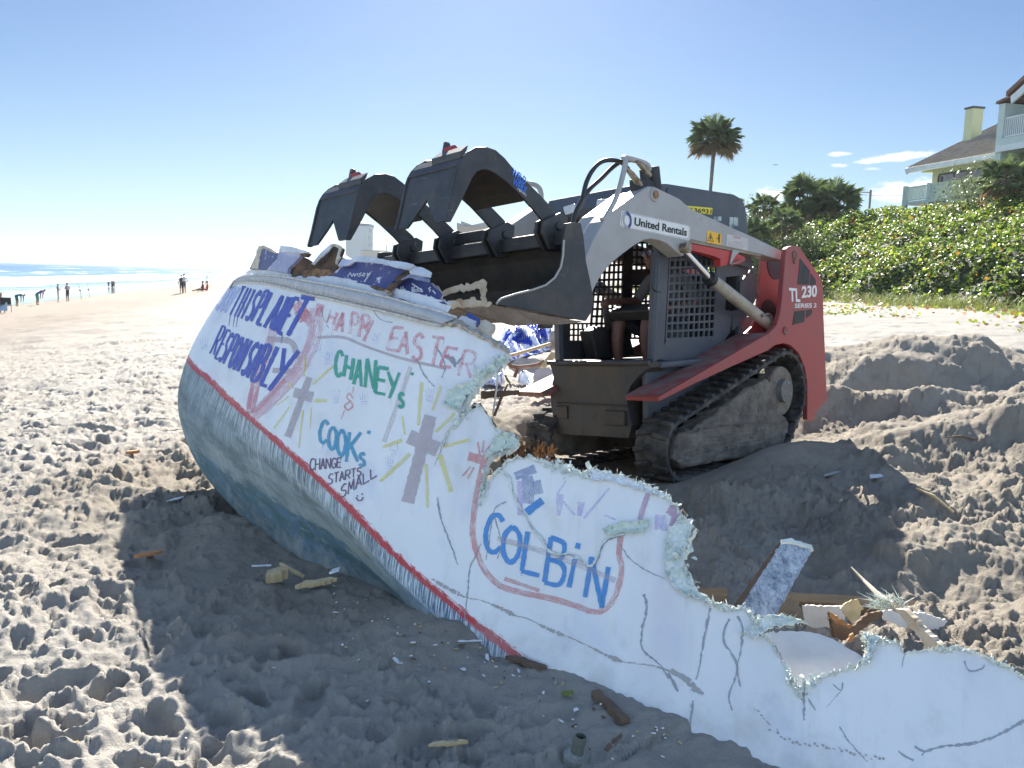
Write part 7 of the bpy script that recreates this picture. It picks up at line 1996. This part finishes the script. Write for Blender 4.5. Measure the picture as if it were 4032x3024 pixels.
loose('torn_sheet', 'torn tan laminate sheet with ragged rim standing in front of the bucket', 'sheet', ((1076, 1110), (1110, 1090), (1200, 1062), (1300, 1045), (1368, 1018), (1392, 1042), (1385, 1110), (1394, 1192), (1364, 1190), (1352, 1130), (1340, 1085), (1250, 1098), (1150, 1115), (1085, 1130)), z2, 5.15, .02, M('ragged_tan', (.50, .43, .32), (.35, .28, .2), 10, .9, 0, .6, 40), 3., wob=.012)
loose('torn_sheet', 'low crumpled tan laminate scrap at the foot of the ragged standing sheet', 'sheet', ((1120, 1180), (1180, 1165), (1250, 1160), (1310, 1140), (1350, 1165), (1425, 1180), (1410, 1200), (1330, 1205), (1230, 1215), (1150, 1205)), z2, 5.05, .03, M('ragged_brown', (.36, .26, .16), (.52, .45, .34), 12, .9, 0, .6, 40), 3.5, wob=.015)
def shards(name, label, cat, f, box_, n, d, ln, wd, mat, seed, spread=.5, z=.0, dir_=(0, -1)):
    r = random.Random(seed); mb = MB()
    for _ in range(n):
        a = f(r.uniform(box_[0], box_[2]), r.uniform(box_[1], box_[3])); an = math.atan2(dir_[1], dir_[0])+r.gauss(0, spread)
        L = ln*r.uniform(.4, 1.3); w = wd*r.uniform(.5, 1.4); t = (math.cos(an), math.sin(an)); nn = (-t[1], t[0]); d1 = d+r.uniform(-.06, .06)
        p = [at(a[0]-nn[0]*w, a[1]-nn[1]*w, d1), at(a[0]+nn[0]*w, a[1]+nn[1]*w, d1+.01), at(a[0]+t[0]*L+nn[0]*w*.4, a[1]+t[1]*L+nn[1]*w*.4, d1+r.uniform(-.04, .04)), at(a[0]+t[0]*L, a[1]+t[1]*L, d1+r.uniform(-.04, .04))]
        mb.add(p, [(0, 1, 2, 3)])
    c = np.mean(np.array(mb.v), axis=0); o = mb.build(name, mat, None, off=c); o.location = c; o.modifiers.new('thick', 'SOLIDIFY').thickness = .008
    return tag(o, label, cat)
m_bark2 = M('brown_splinter', (.30, .14, .06), (.17, .085, .04), 14, .8, 0, .6, 40)
shards('splintered_wood', 'heap of orange brown splintered wood behind the torn hull edge', 'wood splinters', z7, (500, 90, 620, 260), 80, 4.75, 34, 5, m_bark2, 3)
shards('splintered_wood', 'bright orange splinters right of the first heap behind the torn edge', 'wood splinters', z7, (690, 120, 800, 230), 60, 4.75, 30, 5, m_bark, 4)
shards('splintered_wood', 'dark splinters in the shade behind the torn edge', 'wood splinters', z7, (480, 100, 760, 260), 50, 4.95, 40, 10, m_wooddk, 5)
# things lying on the open sand
FL = .5
def flat(name, label, cat, px, py, pts, mat, th=.012, seed=1, lift_=.01, tilt=.1, rot=0., jagm=.006):
    p, t = ghit(px, py); r = random.Random(seed); poly = [tuple(q) for q in jag([(a*FL, b*FL) for a, b in pts], jagm*FL, .016, seed, closed=True)]; th = th*FL
    ca, sa = math.cos(rot), math.sin(rot); mb = MB()
    mb.prism(poly, 0, th, lambda a, b, w: (a*ca-b*sa, a*sa+b*ca, w+lift_+tilt*a))
    o = mb.build(name, mat); o.location = p; return tag(o, label, cat)
flat('bark_chip', 'orange splintered wood chip on the sunlit sand left of the hull shadow', 'wood chip', 583, 2210, ((-.14, -.04), (-.05, -.06), (.1, -.03), (.15, .03), (.02, .07), (-.09, .05)), m_bark, .03, 3, .02, .15)
flat('bark_chip', 'brown wood bit far up the sand left of the hull', 'wood chip', 520, 1790, ((-.09, -.05), (.08, -.05), (.12, .03), (-.02, .06)), m_bark, .05, 4, .0, .1)
flat('paper_scrap', 'white scrap on the shaded sand left of the hull', 'scrap', 690, 1980, ((-.1, -.06), (.08, -.05), (.1, .06), (-.02, .05)), m_paper, .01, 5, .02, .2)
flat('paper_scrap', 'white scrap on the shaded sand right of the loader track', 'scrap', 3445, 1893, ((-.12, -.09), (.1, -.07), (.12, .08), (-.05, .1)), m_paper, .012, 6, .03, .15)
flat('paper_scrap', 'pale scrap half buried in the sand near the loader track', 'scrap', 3275, 1880, ((-.14, -.05), (.13, -.03), (.1, .06), (-.1, .06)), M('dull_scrap', (.36, .37, .38), (.28, .28, .28), 10, .7), .012, 7, .03, .3)
flat('foam_chunk', 'yellowish foam lump on the sand below the green hull bottom', 'foam chunk', 1090, 2285, ((-.1, -.07), (.05, -.08), (.11, 0), (.04, .09), (-.09, .06)), m_foam, .10, 8, .0, .15, .3, .014)
flat('wood_strip', 'pale wood strip sticking out of the foam lump', 'wood strip', 1150, 2290, ((-.16, -.012), (.16, -.016), (.16, .018), (-.15, .014)), m_straw, .025, 9, .05, -.25, -.5)
flat('wood_strip', 'bundle of pale splintered wood right of the foam lump', 'wood strip', 1245, 2318, ((-.2, -.05), (.08, -.06), (.2, .0), (.12, .06), (-.12, .04)), m_straw, .04, 10, .02, .1, .2, .012)
flat('paper_scrap', 'small white scrap at the end of the splintered wood bundle', 'scrap', 1318, 2290, ((-.05, -.04), (.05, -.03), (.04, .05), (-.03, .05)), m_paper, .02, 11, .05, .3)
flat('wood_strip', 'thin white strip left of the foam lump', 'wood strip', 1030, 2248, ((-.1, -.01), (.1, -.012), (.1, .01), (-.1, .01)), m_paper, .012, 12, .02, .0, .2)
flat('plank_piece', 'brown broken plank half buried between the pipe stub and the hull', 'plank', 2405, 2800, ((-.20, -.035), (.17, -.045), (.2, .02), (.05, .03), (-.2, .03)), m_wooddk, .05, 13, .0, -.10, -1.05)
flat('plank_piece', 'dark wood strip buried at the end of the red stripe', 'plank', 2070, 2625, ((-.17, -.04), (.15, -.035), (.18, .02), (-.1, .035)), m_wooddk, .03, 14, .01, -.05, -.5)
flat('plank_piece', 'tan wood sliver in the shade left of the pipe stub', 'plank', 1762, 2943, ((-.13, -.015), (.0, -.03), (.14, -.01), (.1, .02), (-.1, .012)), m_straw, .02, 15, .01, .1, .05)
flat('wood_strip', 'white strip on the shaded sand below the red stripe', 'wood strip', 1850, 2545, ((-.1, -.006), (.1, -.008), (.1, .006), (-.1, .006)), m_paper, .008, 16, .02, .0, .15)
flat('leaf', 'green leaf on the shaded sand beside the brown plank', 'leaf', 2235, 2745, ((-.045, -.03), (.0, -.045), (.045, -.02), (.04, .03), (-.03, .035)), L_G3, .004, 17, .015, .1)
for i, (px, py, lab) in enumerate(((3390, 1960, 'dark stick on the sand right of the loader shadow'), (3675, 1995, 'short pale stick standing in the worked sand'), (3790, 1745, 'stick on the ridge of worked sand at right'))):
    p, t = ghit(px, py); a = 1.+i; mb = MB(); mb.tube([(-.14, -.02, .03), (.02, .0, .06), (.15, .03, .05)], [.008, .011, .006], 6)
    o = mb.build('stick', m_wooddk if i != 1 else m_straw); o.location = p; o.rotation_euler = (0, -.3*(i == 1), a); tag(o, lab, 'stick')
# stub of pipe with a flange
p, t = ghit(2268, 2995); pr = empty('pipe_stub', p+np.array([0, 0, .012]), 'short green-grey metal pipe with flange standing in the foreground sand', 'pipe'); pr.rotation_euler = (.06, .16, 0)
m_pipe = M('oxidised_pipe', (.13, .15, .13), (.20, .20, .17), 14, .5, .4, .3, 60)
mb = MB(); k = 28; ro, ri, h = .0205, .0175, .078
vs = [(ro*math.cos(2*math.pi*i/k)*q, ro*math.sin(2*math.pi*i/k)*q, z) for q, z in ((1.12, .0), (1.0, .03), (1., h), (ri/ro, h), (ri/ro, .01)) for i in range(k)]
mb.add(vs, [(r_*k+i, r_*k+(i+1) % k, (r_+1)*k+(i+1) % k, (r_+1)*k+i) for r_ in range(4) for i in range(k)]); auto_smooth(mb.build('tube', m_pipe, pr))
mb = MB(); mb.tube([(0, 0, -.02), (0, 0, .006), (0, 0, .010), (0, 0, .018)], [.044, .044, .033, .027], 22); mb.build('flange', M('flange_grey', (.26, .27, .25), (.18, .18, .16), 18, .6, .2, .4, 50), pr, bevel=.002)
# confetti of small fragments
r = np.random.default_rng(21); mb = MB()
for k in range(130):
    if k < 100: px, py = r.uniform(1300, 2700), 0; py = 2290+(px-1300)*.42+abs(r.normal(0, 130))+20
    else: px, py = r.uniform(100, 4000), r.uniform(1900, 2990)
    if py > 3020: continue
    p, t = ghit(px, py, n=500)
    s_ = r.uniform(.0015, .0045)*(1+1.5*(r.random() < .1)); a = r.uniform(0, 6.28); d = np.array([math.cos(a), math.sin(a), r.normal(0, .3)])*s_*r.uniform(1, 3.2); w = np.array([-math.sin(a), math.cos(a), r.normal(0, .3)])*s_
    q = p+np.array([0, 0, .008]); mb.add([q-d-w, q+d-w*.6, q+d*.7+w, q-d*.8+w], [(0, 1, 2, 3)], 0 if r.random() < .5 else 1 if r.random() < .6 else 2)
o = mb.build('scattered_fragments', [m_paper, m_straw, m_wooddk]); tag(o, 'tiny white and brown fragments strewn over the sand beside the hull', 'fragments', kind='stuff'); o.modifiers.new('thick', 'SOLIDIFY').thickness = .003

# ------------------------------------------------------------------ people
m_skin = M('tanned_skin', (.30, .165, .11), (.26, .14, .09), 4, .55)
def cloth(name, c): return M(name, c, tuple(q*.8 for q in c), 8, .85)
def figure(J, segs, mats, subd=1):
    """one skinned body over a joint skeleton; every face takes the cloth of the nearest limb"""
    names = list(J); vs = [J[n][0] for n in names]; es = [(names.index(a), names.index(b)) for a, b, m in segs]
    me = bpy.data.meshes.new('body'); me.from_pydata(vs, es, []); o = bpy.data.objects.new('body', me); COL.objects.link(o)
    sk = o.modifiers.new('skin', 'SKIN'); sk.use_smooth_shade = True
    for i, n in enumerate(names):
        v = me.skin_vertices[0].data[i]; q = J[n][1]; v.radius = q if isinstance(q, tuple) else (q, q); v.use_root = (i == 0)
    ss = o.modifiers.new('sub', 'SUBSURF'); ss.levels = ss.render_levels = subd
    m2 = bpy.data.meshes.new_from_object(o.evaluated_get(bpy.context.evaluated_depsgraph_get()))
    bpy.data.objects.remove(o); bpy.data.meshes.remove(me)
    m2.materials.clear()
    for q in mats: m2.materials.append(q)
    sa = np.array([J[a][0] for a, b, m in segs]); sb = np.array([J[b][0] for a, b, m in segs]); sm = [m for a, b, m in segs]
    for p in m2.polygons:
        c = np.array(p.center); d = sb-sa; t = np.clip(((c-sa)*d).sum(1)/np.maximum((d*d).sum(1), 1e-9), 0, 1); q = sa+d*t[:, None]
        p.material_index = sm[int(np.argmin(((c-q)**2).sum(1)))]; p.use_smooth = True
    return m2
SKIN, TOP, BOT, SHOE, HAIR = 0, 1, 2, 3, 4
def pose(kind, lean=0., arm=(0, 0)):
    """joints of an adult 1.72 m tall facing +Y: position and radius"""
    J = {'pelvis': ((0, 0, .96), (.15, .11)), 'waist': ((0, 0, 1.10), (.135, .10)), 'chest': ((0, 0, 1.30), (.165, .115)), 'collar': ((0, 0, 1.44), (.10, .08)), 'neck': ((0, .015, 1.51), .052), 'jaw': ((0, .035, 1.57), (.066, .074)), 'skull': ((0, .02, 1.65), (.078, .094)), 'crown': ((0, .01, 1.715), (.055, .065))}
    for s, n in ((-1, 'L'), (1, 'R')):
        J['sh'+n] = ((s*.175, 0, 1.41), .062); J['el'+n] = ((s*.235, -.02, 1.13), .045); J['wr'+n] = ((s*.25, .06, .90), .030); J['ha'+n] = ((s*.25, .09, .80), (.022, .042))
        J['hi'+n] = ((s*.085, 0, .90), .092); J['kn'+n] = ((s*.10, .03, .50), .062); J['an'+n] = ((s*.105, -.02, .09), .038); J['he'+n] = ((s*.105, .03, .035), .035); J['to'+n] = ((s*.115, .14, .025), .026)
    segs = [('pelvis', 'waist', BOT), ('waist', 'chest', TOP), ('chest', 'collar', TOP), ('collar', 'neck', SKIN), ('neck', 'jaw', SKIN), ('jaw', 'skull', SKIN), ('skull', 'crown', HAIR)]
    for n in 'LR': segs += [('collar', 'sh'+n, TOP), ('sh'+n, 'el'+n, TOP), ('el'+n, 'wr'+n, SKIN), ('wr'+n, 'ha'+n, SKIN), ('pelvis', 'hi'+n, BOT), ('hi'+n, 'kn'+n, BOT), ('kn'+n, 'an'+n, SKIN), ('an'+n, 'he'+n, SHOE), ('he'+n, 'to'+n, SHOE)]
    def setj(n, p): J[n] = (p, J[n][1])
    if lean:
        c, s = math.cos(lean), math.sin(lean); pv = np.array(J['pelvis'][0])
        for n in ('waist', 'chest', 'collar', 'neck', 'jaw', 'skull', 'crown', 'shL', 'shR', 'elL', 'elR', 'wrL', 'wrR', 'haL', 'haR'):
            q = np.array(J[n][0])-pv; setj(n, tuple(pv+np.array([q[0], q[1]*c+q[2]*s, q[2]*c-q[1]*s])))
        for n in 'LR':
            sh = np.array(J['sh'+n][0]); dn = np.array([0, .10, -1.]) if kind == 'reach' else np.array([0, -.12, -1.]); dn /= np.linalg.norm(dn)
            setj('el'+n, tuple(sh+dn*.29)); setj('wr'+n, tuple(sh+dn*.29+np.array([0, -.03, -.24]))); setj('ha'+n, tuple(sh+dn*.29+np.array([0, -.03, -.33])))
        for n in 'LR': q = J['hi'+n][0]; setj('hi'+n, (q[0], q[1]-.04, q[2]))
    if kind == 'elbows':
        for s, n in ((-1, 'L'), (1, 'R')): setj('el'+n, (s*.25, -.02, 1.14)); setj('wr'+n, (s*.10, .22, 1.20)); setj('ha'+n, (s*.05, .27, 1.25))
    if kind == 'hip':
        setj('elL', (-.34, -.06, 1.16)); setj('wrL', (-.17, .04, 1.03)); setj('haL', (-.14, .08, 1.0)); setj('elR', (.30, .06, 1.16)); setj('wrR', (.42, .22, 1.08)); setj('haR', (.47, .28, 1.04))
    if kind == 'sit':
        for n in list(J):
            q = J[n][0]
            if n[:2] not in ('hi', 'kn', 'an', 'he', 'to'): setj(n, (q[0], q[1]-.02, q[2]-.78))
        for s, n in ((-1, 'L'), (1, 'R')):
            setj('hi'+n, (s*.09, .02, .15)); setj('kn'+n, (s*.12, .44, .22)); setj('an'+n, (s*.13, .84, .07)); setj('he'+n, (s*.13, .90, .05)); setj('to'+n, (s*.13, .94, .16)); setj('el'+n, (s*.26, .08, .34)); setj('wr'+n, (s*.16, .30, .30)); setj('ha'+n, (s*.12, .38, .28))
    if kind == 'chair':
        for n in list(J):
            q = J[n][0]
            if n[:2] not in ('hi', 'kn', 'an', 'he', 'to'): setj(n, (q[0], q[1]-.02, q[2]-.48))
        for s, n in ((-1, 'L'), (1, 'R')):
            setj('hi'+n, (s*.09, .04, .47)); setj('kn'+n, (s*.11, .46, .50)); setj('an'+n, (s*.11, .50, .09)); setj('he'+n, (s*.11, .52, .035)); setj('to'+n, (s*.11, .64, .03)); setj('el'+n, (s*.26, .06, .66)); setj('wr'+n, (s*.18, .32, .62)); setj('ha'+n, (s*.16, .41, .60))
    return J, segs
def person(px, py, ang, kind, scale, label, top, bot, hair=(.03, .02, .015), lean=0., hat=None, sleeve=True, group='people on the beach', shoes=(.2, .15, .1)):
    p, t = ghit(px, py, 20, 200)
    root = empty('person', p-np.array([0, 0, .02]), label, 'person', group); root.rotation_euler = (0, 0, ang)
    J, segs = pose(kind, lean)
    if not sleeve: segs = [(a, b, SKIN if a[:2] == 'sh' else m) for a, b, m in segs]
    J = {k: (tuple(np.array(v[0])*scale), tuple(np.array(v[1])*scale) if isinstance(v[1], tuple) else v[1]*scale) for k, v in J.items()}
    me = figure(J, segs, [m_skin, cloth('shirt', top), cloth('shorts', bot), cloth('shoes', shoes), cloth('hair', hair)])
    b = bpy.data.objects.new('body', me); COL.objects.link(b); b.parent = root
    if hat:
        c = np.array(J['crown'][0]); mb = MB(); mb.tube([c+np.array([0, 0, -.05*scale]), c+np.array([0, 0, -.03*scale])], [.19*scale, .18*scale], 14); mb.tube([c+np.array([0, 0, -.04*scale]), c+np.array([0, 0, .06*scale])], [.11*scale, .085*scale], 12)
        mb.build('hat', cloth('hat', hat), root)
    return root
zq = zz(0, 900, 900/2212)
E_, W_, Nn, So = -math.pi/2, math.pi/2, 0., math.pi
person(*zq(165, 752), E_, 'reach', .98, 'person in teal top bending down and reaching to the sand', (.04, .22, .22), (.04, .12, .10), (.35, .22, .10), lean=1.5)
person(*zq(363, 740), E_, '', 1.02, 'person in purple shirt and green shorts bending forward', (.10, .08, .24), (.05, .22, .16), lean=1.15)
person(*zq(563, 711), E_+.5, 'elbows', .98, 'person in pale shorts with folded arms facing the one in the hat', (.34, .25, .22), (.50, .46, .45), sleeve=False)
person(*zq(656, 704), W_-.3, 'elbows', 1.0, 'person in sun hat, white top and dark shorts facing left', (.48, .46, .46), (.05, .05, .07), hat=(.45, .42, .4), sleeve=False)
person(*zq(1052, 589), 0.3, 'elbows', .90, 'smaller figure on the wet sand left of a close pair', (.08, .09, .16), (.06, .06, .1))
person(*zq(1086, 592), 2.8, 'hip', 1.04, 'dark figure of the close pair on wet sand, arm bent', (.16, .10, .09), (.06, .06, .09), sleeve=False, hat=(.07, .07, .08))
person(*zq(1101, 590), 3.3, '', 1.02, 'dark figure of the close pair on wet sand, arms down', (.15, .10, .09), (.05, .05, .08), sleeve=False)
person(*zq(1756, 626), 3.0, '', 1.0, 'person in black swimwear and cap standing close beside the white shirted one', (.05, .05, .06), (.04, .04, .05), sleeve=False, hat=(.08, .07, .07))
person(*zq(1784, 623), 2.9, 'hip', 1.04, 'person in white shirt, dark shorts and hat with one arm out', (.55, .60, .60), (.05, .05, .06), hat=(.12, .10, .09))
person(*zq(1962, 610), W_+.1, 'sit', 1.05, 'person sitting on the sand wrapped in dark red', (.16, .05, .05), (.10, .06, .05), hat=(.2, .13, .1))
person(*zq(2005, 608), W_+.3, 'sit', 1.05, 'person sitting on the sand wrapped in bright orange red', (.55, .08, .03), (.40, .06, .03), hat=(.3, .2, .16))
# folding chair with sitter and towel cut by the left edge of the view
p, t = ghit(*zq(60, 815), 20, 200)
ch_ = empty('folding_chair', p, 'folding beach chair at the far left with striped towel over it', 'chair'); ch_.rotation_euler = (0, 0, .5)
mb = MB()
for s in (-1, 1):
    mb.tube([(s*.28, -.25, 0), (s*.28, .22, .46)], .014, 6); mb.tube([(s*.28, .25, 0), (s*.28, -.22, .46)], .014, 6); mb.tube([(s*.28, -.2, .44), (s*.28, -.34, .95)], .014, 6); mb.tube([(s*.28, -.25, .62), (s*.28, .24, .62)], .016, 6)
mb.build('frame', m_dark, ch_)
mb = MB(); mb.box((0, 0, .44), (.54, .46, .03)); mb.box((0, -.29, .72), (.54, .03, .46), Matrix.Rotation(.25, 3, 'X')); mb.build('sling', cloth('black_sling', (.03, .03, .035)), ch_)
person(*zq(14, 820), .4, 'chair', 1.0, 'sitter in a broad hat in the folding chair at the far left', (.25, .16, .12), (.05, .05, .06), hat=(.5, .42, .3), sleeve=False)
g = N('striped_towel'); st_ = g.n.new('ShaderNodeTexWave'); st_.inputs['Scale'].default_value = 5; st_.bands_direction = 'Z'; g.l.new(g.tc.outputs['Object'], st_.inputs[0]); g.color(g.mix(g.ramp(st_.outputs['Fac'], .4, .6), (.10, .22, .42), (.42, .55, .62)))
mb = MB(); mb.prism([(-.34, .16), (.34, .12), (.36, .66), (-.3, .70)], .0, .05, lambda a, b, w: (a, .28+w+.05*math.sin(7*a), b)); o = mb.build('beach_towel', g.m); o.location = p+np.array([-.15, -.55, 0]); tag(o, 'blue striped towel hanging from the folding chair', 'towel')
# fishing rods in sand spikes
for (a, b, lab) in (((792, 684), (750, 480), 'fishing rod standing in the sand, left of two'), ((872, 664), (833, 492), 'fishing rod standing in the sand, right of two'), ((1985, 512), (2031, 384), 'fishing rod leaning over the seated pair in red')):
    if a[0] < 1900: q, t = ghit(*zq(*a), 20, 250)
    else: t = ghit(*zq(2000, 606), 20, 250)[1]; q = at(*zq(*a), t)
    e = at(*zq(*b), t); root = empty('fishing_rod', q, lab, 'fishing rod', 'surf fishing rods'); v = e-q
    mb = MB(); mb.tube([(0, 0, -.3), v*.35, v*.7, v*1.0], [.022, .018, .012, .008], 6); mb.build('blank', m_dark, root)
    mb = MB(); c = v*.42; mb.tube([c+np.array([-.07, 0, 0]), c+np.array([.07, 0, 0])], .06, 10); mb.build('reel', m_dark, root)

# ------------------------------------------------------------------ operator in the cab
op = empty('person', lw(-.25, 0, 1.05), 'operator in grey T-shirt, dark shorts and sunglasses sitting in the loader cab', 'person')
Ro = Matrix.Identity(4)
for i in range(3): Ro[i][0], Ro[i][1], Ro[i][2], Ro[i][3] = -LY[i], LX[i], LZ[i], op.location[i]
# local frame: x to the machine's right, y forward, z up
op.matrix_world = Ro
def ol(px, py, Yl):
    x, z = onY(z3b(px, py), Yl); return (-Yl, x+.25, z-1.05)
hd = np.array(ol(1090, 320, .05))
J = {'pelvis': ((0, -.05, .24), (.17, .13)), 'waist': ((0, -.07, .40), (.165, .125)), 'chest': ((0, -.06, .62), (.19, .13)), 'collar': ((0, -.02, .79), (.11, .085)), 'neck': ((0, .02, .87), .062),
     'jaw': ((hd[0], hd[1]+.01, hd[2]-.085), (.066, .078)), 'face': ((hd[0], hd[1], hd[2]-.01), (.074, .092)), 'skull': ((hd[0], hd[1]-.015, hd[2]+.065), (.078, .096)), 'crown': ((hd[0], hd[1]-.02, hd[2]+.125), (.05, .06))}
hand = np.array(ol(560, 850, -.22)); elb = np.array(ol(900, 850, -.30)); elbL = np.array(ol(1600, 860, .36)); handL = np.array(ol(1240, 930, .30))
J['shR'] = ((.21, -.03, .76), .075); J['elR'] = (tuple(elb), .052); J['wrR'] = (tuple(hand+(elb-hand)*.22), .034); J['haR'] = (tuple(hand), (.036, .046))
J['shL'] = ((-.21, -.03, .76), .075); J['elL'] = (tuple(elbL), .052); J['wrL'] = (tuple(handL+(elbL-handL)*.2), .034); J['haL'] = (tuple(handL), (.036, .046))
for s, n, kx in ((1, 'R', (700, 1230)), (-1, 'L', (985, 1210))):
    k_ = np.array(ol(*kx, -.17 if s > 0 else .12)); k_[0] = s*.17
    J['hi'+n] = ((s*.11, .0, .22), .105); J['kn'+n] = ((s*.17, k_[1], .36), .078); J['cf'+n] = ((s*.17, k_[1]+.03, .16), .062); J['an'+n] = ((s*.17, k_[1]+.02, -.05), .042); J['to'+n] = ((s*.17, k_[1]+.15, -.08), .036)
segs = [('pelvis', 'waist', TOP), ('waist', 'chest', TOP), ('chest', 'collar', TOP), ('collar', 'neck', SKIN), ('neck', 'jaw', SKIN), ('jaw', 'face', SKIN), ('face', 'skull', SKIN), ('skull', 'crown', HAIR)]
for n in 'LR': segs += [('collar', 'sh'+n, TOP), ('sh'+n, 'el'+n, TOP), ('el'+n, 'wr'+n, SKIN), ('wr'+n, 'ha'+n, SKIN), ('pelvis', 'hi'+n, BOT), ('hi'+n, 'kn'+n, BOT), ('kn'+n, 'cf'+n, SKIN), ('cf'+n, 'an'+n, SKIN), ('an'+n, 'to'+n, SHOE)]
for n in 'LR':                                     # fingers closed over the grips
    h = np.array(J['ha'+n][0]); w = np.array(J['wr'+n][0]); d = (h-w)/np.linalg.norm(h-w)
    sdv = np.cross(d, [0, 0, 1.]); sdv /= np.linalg.norm(sdv)
    for k in range(4):
        b = h+sdv*(-.030+.020*k)+d*.03; L_ = (.036, .042, .040, .032)[k]
        J[f'f{n}{k}a'] = (tuple(b+d*L_*.7), .0095); J[f'f{n}{k}b'] = (tuple(b+d*L_*.9+np.array([0, 0, -.034])), .0088); J[f'f{n}{k}c'] = (tuple(b+d*L_*.1+np.array([0, 0, -.052])), .008)
        segs += [('ha'+n, f'f{n}{k}a', SKIN), (f'f{n}{k}a', f'f{n}{k}b', SKIN), (f'f{n}{k}b', f'f{n}{k}c', SKIN)]
    tb_ = w+(h-w)*.6; J[f't{n}a'] = (tuple(tb_+sdv*.045+d*.02+np.array([0, 0, -.01])), .012); J[f't{n}b'] = (tuple(tb_+sdv*.045+d*.055+np.array([0, 0, -.035])), .010)
    segs += [('ha'+n, f't{n}a', SKIN), (f't{n}a', f't{n}b', SKIN)]
me = figure(J, segs, [M('sunburnt_skin_shaded', (.16, .072, .052), (.13, .06, .045), 8, .5), cloth('grey_tshirt', (.17, .16, .165)), cloth('dark_shorts', (.03, .032, .045)), cloth('boots', (.05, .04, .03)), cloth('short_hair', (.08, .055, .04))], 2)  # skin colour darkened to stand for the shade inside the cab
b = bpy.data.objects.new('body', me); COL.objects.link(b); b.parent = op
mb = MB()
for s in (-1, 1): mb.tube([(hd[0]+s*.036, hd[1]+.082, hd[2]+.024), (hd[0]+s*.038, hd[1]+.096, hd[2]+.022)], [.030, .028], 14)
mb.tube([(hd[0]-.075, hd[1]+.05, hd[2]+.036), (hd[0]-.03, hd[1]+.092, hd[2]+.036), (hd[0]+.03, hd[1]+.092, hd[2]+.036), (hd[0]+.075, hd[1]+.05, hd[2]+.036), (hd[0]+.08, hd[1]-.03, hd[2]+.03)], .006, 6)
mb.build('sunglasses', M('mirror_blue_lens', (.02, .04, .12), None, rough=.08, spec=.9), op)
mb = MB(); mb.tube([(hd[0], hd[1]+.085, hd[2]+.02), (hd[0], hd[1]+.110, hd[2]-.022), (hd[0], hd[1]+.085, hd[2]-.035)], [.009, .015, .010], 10)
for s in (-1, 1): mb.tube([(hd[0]+s*.074, hd[1]-.02, hd[2]+.02), (hd[0]+s*.086, hd[1]-.03, hd[2]+.01), (hd[0]+s*.074, hd[1]-.02, hd[2]-.03)], [.01, .02, .008], 8)
mb.build('nose_and_ears', M('sunburnt_face', (.36, .16, .11), None, rough=.5), op, smooth=True)
mb = MB(); mb.tube([(hd[0]-.022, hd[1]+.083, hd[2]-.066), (hd[0], hd[1]+.089, hd[2]-.068), (hd[0]+.022, hd[1]+.083, hd[2]-.066)], .004, 6); mb.build('mouth', M('lip_red', (.28, .09, .07), None, rough=.5), op)
# ------------------------------------------------------------------ thin sea haze
mb = MB(); mb.box((0, 0, 18), (62000, 62000, 50))
g = N('sea_haze_air')
pv = g.n.new('ShaderNodeVolumePrincipled'); pv.inputs['Color'].default_value = (.92, .95, 1, 1); pv.inputs['Density'].default_value = .00011; pv.inputs['Anisotropy'].default_value = .2
g.l.new(pv.outputs[0], g.n['Material Output'].inputs['Volume']); g.n.remove(g.b)
o = mb.build('haze', g.m); tag(o, kind='stuff')
